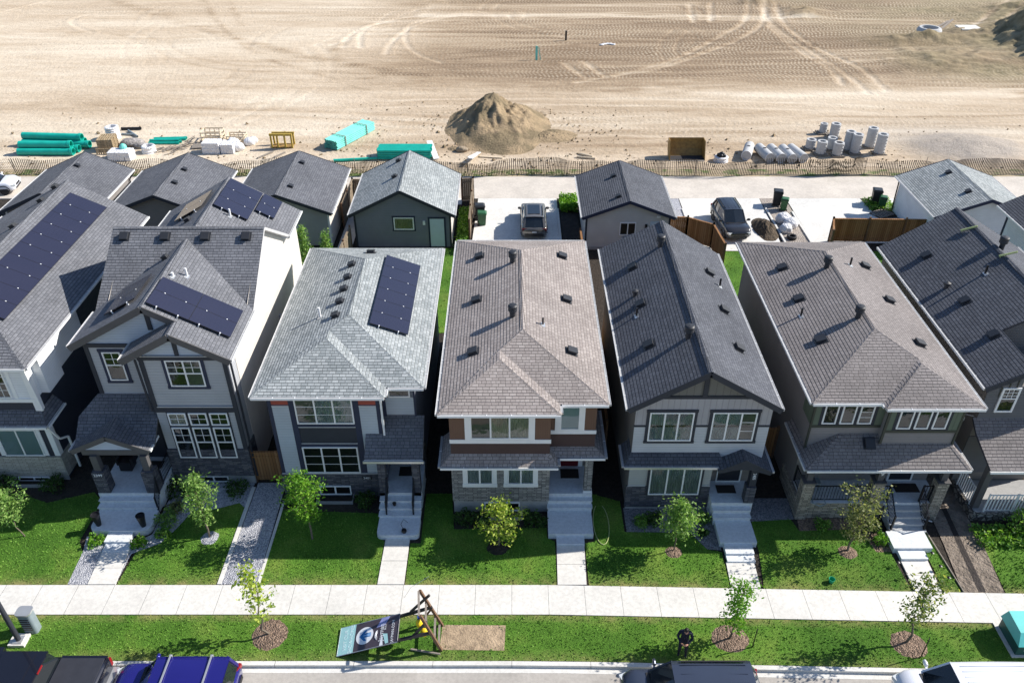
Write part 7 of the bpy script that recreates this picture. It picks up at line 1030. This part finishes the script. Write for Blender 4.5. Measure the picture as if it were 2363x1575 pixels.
    t.location = loc; t.rotation_euler = (0, 0, rz); return t
car('parked_car', 'blue off-roader with silver roof bars parked at the kerb', 'car', (-12.25, 17.22, 0.0), math.pi, 'blue', 4.5, 1.84, 1.66, 1.02, cab=(0.27, 0.38, 0.93, 0.985), rails='cross', wr=0.37)
car('parked_car', 'dark slate-blue people carrier parked at the kerb beside the person', 'car', (6.45, 16.95, 0.0), math.pi, 'char', 5.0, 1.95, 1.74, 1.02, cab=(0.21, 0.36, 0.90, 0.985), rails='side', ribs=4)
car('parked_car', 'white van-like car parked at the kerb at the bottom right', 'car', (16.45, 16.9, 0.0), math.pi, 'wht', 5.0, 1.97, 1.74, 1.02, cab=(0.20, 0.36, 0.93, 0.985), ribs=6)
car('parked_car', 'bronze-grey car on the left driveway, its rear towards the houses', 'car', (1.58, 54.6, 0.205), R(90), 'brz', 4.5, 1.86, 1.64, 1.0, cab=(0.26, 0.42, 0.86, 0.97), rails='side', sunroof=True, tailcol='taild')
car('parked_car', 'black car on the right driveway, its nose towards the houses', 'car', (15.95, 54.35, 0.205), R(-86), 'blk2', 4.55, 1.88, 1.64, 0.98, cab=(0.27, 0.44, 0.86, 0.97), rails='side', ribs=5)
car('parked_car', 'white car just showing at the left edge beyond the first garage', 'car', (-41.6, 60.6, 0.205), R(10), 'wht', 4.5, 1.85, 1.6)
# pickup
t = thing('pickup_truck', 'black pickup truck with a covered bed at the bottom left corner', 'pickup truck', (0, 0, 0)); m = MB(); L = 5.8; h2 = 1.0
N = 20; V = []; F = []
for i in range(N):
    f = i/(N-1); x = L/2-L*f; w = h2*(1-0.2*max(0, (.08-f)/.08)**1.8-0.05*max(0, (f-.96)/.04)); zt = 1.12-0.2*max(0, (.08-f)/.08)**1.6+(0.06 if f > 0.6 else 0); zb = 0.42
    sec = [(0, zb), (w*.85, zb), (w, zb+.12), (w, zb+.4), (w*.985, zt-.08), (w*.95, zt), (w*.5, zt+.02), (0, zt+.025)]; V += [(x, y, z) for y, z in sec]+[(x, -y, z) for y, z in sec[1:-1][::-1]]
for i in range(N-1):
    for j in range(14): k = (j+1) % 14; F.append((i*14+j, (i+1)*14+j, (i+1)*14+k, i*14+k))
F.append(tuple(range(14))); F.append(tuple((N-1)*14+j for j in range(14))[::-1]); m.add(V, F); m.build('body', 'blk', t, smooth=True)
c = MB(); A = [(1.35, .82, 1.1), (0.75, .68, 1.84), (-0.95, .68, 1.86), (-1.15, .84, 1.15)]
for sg in (1,):
    P0 = [(x, y, z) for x, y, z in A]; P1 = [(x, -y, z) for x, y, z in A]; c.poly(P0[0], P0[1], P0[2], P0[3]); c.poly(*[P1[i] for i in (3, 2, 1, 0)]); c.poly(P0[0], P1[0], P1[1], P0[1]); c.poly(P0[3], P0[2], P1[2], P1[3])
c.build('windows', 'carglass', t); m = MB(); m.box(-0.98, 0.78, -0.72, 0.72, 1.80, 1.87); m.box(-0.6, 0.6, -0.6, 0.6, 1.87, 1.9); m.build('roof', 'blk', t); boxes(t, 'high_brake_light', 'tail', (-1.01, -0.975, -0.18, 0.18, 1.79, 1.85)); boxes(t, 'tonneau_cover', 'tonneau', (-2.78, -1.2, -0.86, 0.86, 1.19, 1.24)); boxes(t, 'bed_rail', 'blk', (-2.85, -1.18, 0.86, 0.98, 1.15, 1.22), (-2.85, -1.18, -0.98, -0.86, 1.15, 1.22)); boxes(t, 'tailgate', 'blk', (-2.94, -2.86, -0.85, 0.85, 0.5, 1.18)); boxes(t, 'bumper', 'steel', (-3.15, -2.92, -0.9, 0.9, 0.45, 0.65)); 
for sg in (-1, 1): wheel(t, 1.85, sg*0.86, 0.4, 0.26, sg); wheel(t, -1.75, sg*0.86, 0.4, 0.26, sg); boxes(t, 'tail_light', 'tail', (-2.93, -2.86, sg*0.86, sg*0.99, 0.75, 1.12)); boxes(t, 'mirror', 'blk', (1.0, 1.2, sg*1.0, sg*1.22, 1.2, 1.4))
t.location = (-17.75, 17.25, 0); t.rotation_euler = (0, 0, math.pi)
# ---------------------------------------------------------------- person
def skinned(name, mat, J, E_, parent, org, sub=2):
    me = bpy.data.meshes.new(name); me.from_pydata([j[0] for j in J], E_, []); o = bpy.data.objects.new(name, me); COL.objects.link(o); o.parent = parent
    s = o.modifiers.new('skin', 'SKIN'); 
    for i, j in enumerate(J): r = j[1]; me.skin_vertices[0].data[i].radius = (r, r) if isinstance(r, (int, float)) else r
    me.skin_vertices[0].data[0].use_root = True; s.use_smooth_shade = True; b = o.modifiers.new('sub', 'SUBSURF'); b.levels = sub; b.render_levels = sub; me.materials.append(MT[mat]); return o
t = thing('person', 'person in dark clothes standing on the grass, head bowed over their hands', 'person', (0, 0, 0))
J = [((0, 0, .95), (.15, .12)), ((0, .01, 1.12), (.15, .11)), ((0, .0, 1.32), (.19, .12)), ((0, -.02, 1.46), (.12, .09)), ((0, -.05, 1.54), .055), ((0, -.10, 1.62), .085), ((0, -.12, 1.70), .085),
     ((-.2, -.01, 1.42), .07), ((-.27, -.05, 1.18), .055), ((-.14, -.27, 1.08), .042), ((.2, -.01, 1.42), .07), ((.27, -.06, 1.18), .055), ((.12, -.27, 1.06), .042),
     ((-.1, 0, .86), .105), ((-.11, -.02, .5), .075), ((-.12, .02, .1), .05), ((-.13, -.12, .05), .045), ((.1, 0, .86), .105), ((.12, -.05, .5), .075), ((.14, 0, .1), .05), ((.15, -.14, .05), .045)]
skinned('body', 'cloth', J, [(0, 1), (1, 2), (2, 3), (3, 4), (4, 5), (5, 6), (3, 7), (7, 8), (8, 9), (3, 10), (10, 11), (11, 12), (0, 13), (13, 14), (14, 15), (15, 16), (0, 17), (17, 18), (18, 19), (19, 20)], t, None)
m = MB(); bm = bmesh.new(); bmesh.ops.create_icosphere(bm, subdivisions=3, radius=1); m.add([(v.co.x*.078, -.155+v.co.y*.085+0.02*v.co.z, 1.645+v.co.z*.105) for v in bm.verts], [tuple(v.index for v in f.verts) for f in bm.faces]); m.obox((0, -.245, 1.635), (.022, .03, .04)); m.build('face', 'skin', t, smooth=True); m = MB(); m.add([(v.co.x*.09, -.125+v.co.y*.098, 1.69+v.co.z*.09) for v in bm.verts], [tuple(v.index for v in f.verts) for f in bm.faces]); m.build('hair', 'hair', t, smooth=True); bm.free()
for sg in (-1, 1):
    HJ = [((sg*.13, -.27, 1.07), .03), ((sg*.08, -.33, 1.09), (.035, .018)), ((sg*.05, -.37, 1.10), (.032, .015))]; HE = [(0, 1), (1, 2)]
    for k in range(4): b = len(HJ); HJ += [((sg*(.045-.005*k), -.38-.004*k, 1.12-.018*k), .009), ((sg*(.01), -.40+.006*k, 1.125-.019*k), .008), ((sg*-.018, -.385+.006*k, 1.12-.019*k), .007)]; HE += [(2, b), (b, b+1), (b+1, b+2)]
    b = len(HJ); HJ += [((sg*.05, -.35, 1.135), .011), ((sg*.02, -.365, 1.155), .009)]; HE += [(1, b), (b, b+1)]; skinned('hand', 'skin', HJ, HE, t, None, 1)
t.location = (6.5, 18.98, 0.16); t.rotation_euler = (0, 0, R(-12))
# ---------------------------------------------------------------- boulevard and front garden objects
t = thing('lamp_post', 'dark street lamp post on a square concrete base at the left edge', 'lamp post', (-19.15, 19.55, 0.15)); boxes(t, 'base', 'curb', (-19.48, -18.85, 19.3, 19.85, 0.1, 0.28)); m = MB(); m.tube([(-19.15, 19.55, 0.28), (-19.2, 19.55, 8.5)], [0.10, 0.07], 12); m.build('pole', 'dtrim', t); m = MB(); m.box(-19.33, -18.97, 19.37, 19.73, 0.28, 0.32); m.build('flange', 'steel', t)
m = MB(); m.tube([(-19.2, 19.55, 8.4), (-19.3, 18.6, 8.8), (-19.3, 17.6, 8.9)], 0.04, 8); m.box(-19.42, -19.18, 17.0, 17.7, 8.84, 8.96); m.build('arm', 'dtrim', t)
t = thing('utility_box', 'grey louvred utility cabinet behind the lamp post', 'utility box', (-18.85, 20.15, 0.15)); m = MB(); bevel_slab(m, -19.15, -18.62, 19.9, 20.32, 0.15, 1.25, 0.12, (1, 1, 1, 1)); m.build('cabinet', 'utilg', t); m = MB(); bevel_slab(m, -19.18, -18.59, 19.87, 20.35, 1.25, 1.32, 0.14, (1, 1, 1, 1)); m.build('lid', 'steel', t); boxes(t, 'louvre', 'black', *[(-19.08, -18.72, 19.885, 19.91, 0.4+0.12*i, 0.44+0.12*i) for i in range(6)])
t = thing('transformer_box', 'teal electrical transformer box with sloping lid at the bottom right corner', 'transformer box', (20.2, 19.6, 0.15)); m = MB(); m.box(19.25, 21.2, 18.95, 20.25, 0.12, 0.75); m.build('cabinet', 'tealD', t); m = MB(); m.add([(19.18, 18.9, .75), (21.26, 18.9, .75), (21.26, 20.3, .75), (19.18, 20.3, .75), (19.3, 19.25, 1.15), (21.15, 19.25, 1.15), (21.15, 20.2, 1.2), (19.3, 20.2, 1.2)], [(0, 3, 2, 1), (4, 5, 6, 7), (0, 1, 5, 4), (1, 2, 6, 5), (2, 3, 7, 6), (3, 0, 4, 7)]); m.build('lid', 'teal', t); boxes(t, 'pad', 'curb', (19.1, 21.35, 18.85, 20.4, 0.08, 0.2)); boxes(t, 'warning_label', 'signw', (19.5, 19.7, 18.935, 18.949, 0.45, 0.62), (19.8, 20.0, 18.935, 18.949, 0.4, 0.62))
for lb, x, y in (('thin dark stake beside the bright green street tree', 9.3, 19.32), ('thin dark stake beside the mulch ring at the right', 15.64, 18.89)): m = MB(); m.tube([(x, y, .1), (x+.01, y, 1.28)], 0.022, 6); single('tree_stake', lb, 'stake', m, 'black', (x, y, .15), 'stakes by the street trees')
for lb, x, y in (('tall dark planter at the left corner of the wide landing', -18.35, 25.3), ('tall dark planter at the right corner of the wide landing', -16.35, 25.25)): m = MB(); m.lathe((x, y, .45), [(.11, 0), (.19, .62), (.2, .66), (.17, .66), (.16, .6), (.01, .58)], 18); single('planter', lb, 'planter', m, 'black', (x, y, .45), 'planters on the landing', smooth=False)
m = MB(); m.lathe((13.32, 22.4, .16), [(.09, 0), (.13, .22), (.12, .22), (.08, .03), (.01, .03)], 14); single('green_cup', 'small green plastic cup standing on the lawn of the taupe house', 'cup', m, 'greenpl', (13.32, 22.4, .16)); m = MB(); m.lathe((-4.75, 24.9, .42), [(.09, 0), (.12, .1), (.1, .16), (.01, .16)], 12); m.tube([(-4.75, 24.9, .55), (-4.9, 25.1, .7), (-4.8, 25.35, .75), (-4.6, 25.2, .7)], 0.012, 6); single('watering_can', 'small dark can at the front of the rounded landing', 'watering can', m, 'black', (-4.75, 24.9, .42))
m = MB(); m.lathe((-5.3, 26.2, .75), [(.06, 0), (.09, .14), (.08, .14), (.01, .12)], 10); single('flower_pot', 'small pot on the steps beside the railing', 'flower pot', m, 'mat', (-5.3, 26.2, .75)); m = MB(); m.tube([(4.0+0.35*math.sin(a)*(1 if a < 3.1 else 1.0), 25.6-1.2*math.cos(a), 0.19) for a in [i*0.3 for i in range(-9, 10)]], 0.02, 6); single('garden_hose', 'loop of thin hose on the shaded grass beside the brown-roofed house', 'hose', m, 'pvc2', (4.0, 25.6, .17)); m = MB(); m.tube([(13.4, 26.05, 1.3), (13.35, 25.84, 1.25), (13.7, 25.8, 1.1), (13.95, 25.84, 1.2), (13.9, 26.05, 1.3)], 0.03, 8); single('pale_hose', 'pale hose looped over the veranda rail', 'hose', m, 'utilg', (13.6, 25.8, 1.08))
for i, (x, y) in enumerate(((16.35, 23.2), (16.45, 22.6), (18.0, 23.7), (18.05, 23.0), (18.15, 22.4))):
    m = MB(); m.tube([(x, y, .15), (x, y, .42)], .012, 6); m.lathe((x, y, .4), [(.03, 0), (.06, .06), (.08, .07), (.01, .1)], 12); single('garden_light', 'small solar garden light beside the walk of the taupe house', 'garden light', m, 'black', (x, y, .16), 'solar garden lights along the walk')
m = MB()
m.tube([(18.3, 25.9, .3), (18.9, 25.7, .22)], 0.03, 8); single('drain_pipe', 'thin pale drain pipe at the corner of the veranda steps', 'drain pipe', m, 'bale', (18.3, 25.9, .17))
# ---------------------------------------------------------------- tipped sign
t = thing('sign', 'large dark and aqua sign board on a tipped wooden frame lying on the grass strip', 'sign', (-4.7, 19.6, 0.15))
TL, TR_, BR_, BL_ = Vector((-6.76, 20.13, .22)), Vector((-4.37, 20.1, 1.14)), Vector((-4.30, 18.92, 1.10)), Vector((-6.66, 18.88, .2)); ux = ((TR_-TL)+(BR_-BL_)).normalized(); uy0 = ((TL-BL_)+(TR_-BR_)); nz = ux.cross(uy0).normalized(); uy = nz.cross(ux).normalized(); C0 = (TL+TR_+BR_+BL_)/4; BLn = 2.56; BW = 1.22; M = Matrix((ux, uy, nz)).transposed()
m = MB(); m.obox(C0-nz*0.03, (BLn, BW, 0.05), M=M); m.build('board', 'signd', t)
def sp_(u, v, k=0.0): return C0+ux*(-BLn/2+u*BLn)+uy*(-BW/2+v*BW)+nz*k
m = MB(); m.poly(sp_(0, 0, .002), sp_(.265, 0, .002), sp_(.265, 1, .002), sp_(0, 1, .002)); m.build('aqua_panel', 'signl', t)
def disc(c, r, n=36): return [c+ux*r*math.cos(6.2832*i/n)+uy*r*math.sin(6.2832*i/n) for i in range(n)]
cc = sp_(.435, .5, .004); m = MB(); m.poly(*disc(cc, .37)); m.build('white_disc', 'signw', t)
def spoly(name, mat, pts, k): m = MB(); P = [sp_(a, b, k) for a, b in pts]; n_ = sum(((P[i]-P[0]).cross(P[(i+1) % len(P)]-P[0])).dot(nz) for i in range(len(P))); m.poly(*(P if n_ > 0 else P[::-1])); m.build(name, mat, t)
spoly('arrow', 'signb', [(.345, .50), (.43, .69), (.475, .69), (.43, .575), (.54, .575), (.54, .43), (.43, .43), (.475, .31), (.43, .31)], .007); spoly('arrow_facet', 'signc', [(.40, .50), (.54, .575), (.54, .43)], .009)
spoly('lilac_glow', 'signp', [(.62, .68), (.70, .99), (.84, .99), (.76, .70)], .004); spoly('light_beam', 'signw', [(.73, .42), (.70, .01), (.76, .01)], .004); spoly('light_beam', 'signl', [(.74, .42), (.80, .03), (.85, .05), (.82, .38)], .0045)
RS = M @ Matrix.Rotation(R(90), 3, 'Z')
text(t, 'VISIT OUR', sp_(.11, .5, .004), .2, RS, 'letterp', .002, name='lettering'); text(t, 'SHOWHOMES', sp_(.205, .5, .004), .2, RS, 'letterp', .002); text(t, 'JAYMAN.COM', sp_(.905, .42, .004), .155, RS, 'signw', .002); text(t, 'Jayman', sp_(.715, .47, .006), .27, RS, 'signw', .002); text(t, 'BUILT', sp_(.775, .64, .006), .1, RS, 'signw', .002); m = MB()
for i, rr in enumerate((.20, .15, .10)): P = [sp_(.655, .42, .005)+uy*rr*math.cos(R(q))-ux*rr*0.55*math.sin(R(q)) for q in range(10, 171, 16)]; m.tube(P, .012, 4)
m.build('emblem', 'signw', t)
m = MB(); m.tube([sp_(0, 0, .0), sp_(1, 0, .0), sp_(1, 1, 0), sp_(0, 1, 0), sp_(0, 0, 0)], .014, 4); m.build('edge_strip', 'steel', t)
def lum(name, a, b, mat='wood', w=.1, h=.1): m = MB(); m.beam(a, b, w, h); m.build(name, mat, t)
ft_, fb_, nt_, nb_ = Vector((-3.52, 20.3, 2.29)), Vector((-2.76, 20.3, .15)), Vector((-3.40, 19.17, 2.3)), Vector((-2.72, 19.17, .15))
lum('frame_rail', fb_, ft_); lum('frame_rail', nb_, nt_)
for k in (0.985, .67, .26, .06): lum('cross_bar', fb_.lerp(ft_, k)+Vector((-.06, 0, 0)), nb_.lerp(nt_, k)+Vector((-.06, 0, 0)), 'woodg', .08, .05)
lum('sign_post', (-6.4, 20.0, .22), (-3.1, 20.28, 1.32), 'blackwood'); lum('sign_post', (-6.4, 19.1, .18), (-3.05, 19.2, 1.22), 'blackwood'); lum('brace', (-3.95, 20.2, 1.13), (-3.15, 20.2, 2.15), 'blackwood', .08, .08); lum('brace', (-3.9, 19.25, .75), (-3.2, 19.3, 1.75), 'blackwood', .08, .08); lum('brace', (-3.7, 20.3, .2), (-3.1, 20.35, 1.2), 'wood', .06, .06); lum('brace', (-3.9, 19.2, .2), (-2.75, 18.95, .25), 'woodg', .06, .06)
m = MB(); m.tube([(-4.2, 20.5, 1.6), (-3.9, 20.6, 2.1), (-3.2, 20.8, 2.5)], .008, 4); m.build('loose_wire', 'steel', t)
rockm('yellow sandbag hanging on the tipped sign frame, the upper one', -3.55, 19.65, (.13, .15, .2), 'yb', z=1.05, name='sandbag', cat='sandbag', group='yellow bags on the sign frame'); rockm('yellow sandbag hanging on the tipped sign frame, the lower one', -3.35, 19.4, (.14, .15, .2), 'yb', z=.85, name='sandbag', cat='sandbag', group='yellow bags on the sign frame'); m = MB(); m.box(-3.62, -3.48, 19.72, 19.84, 1.28, 1.42); single('blue_tag', 'small blue tag above the yellow sandbags on the sign frame', 'tag', m, 'bb', (-3.55, 19.78, 1.28))
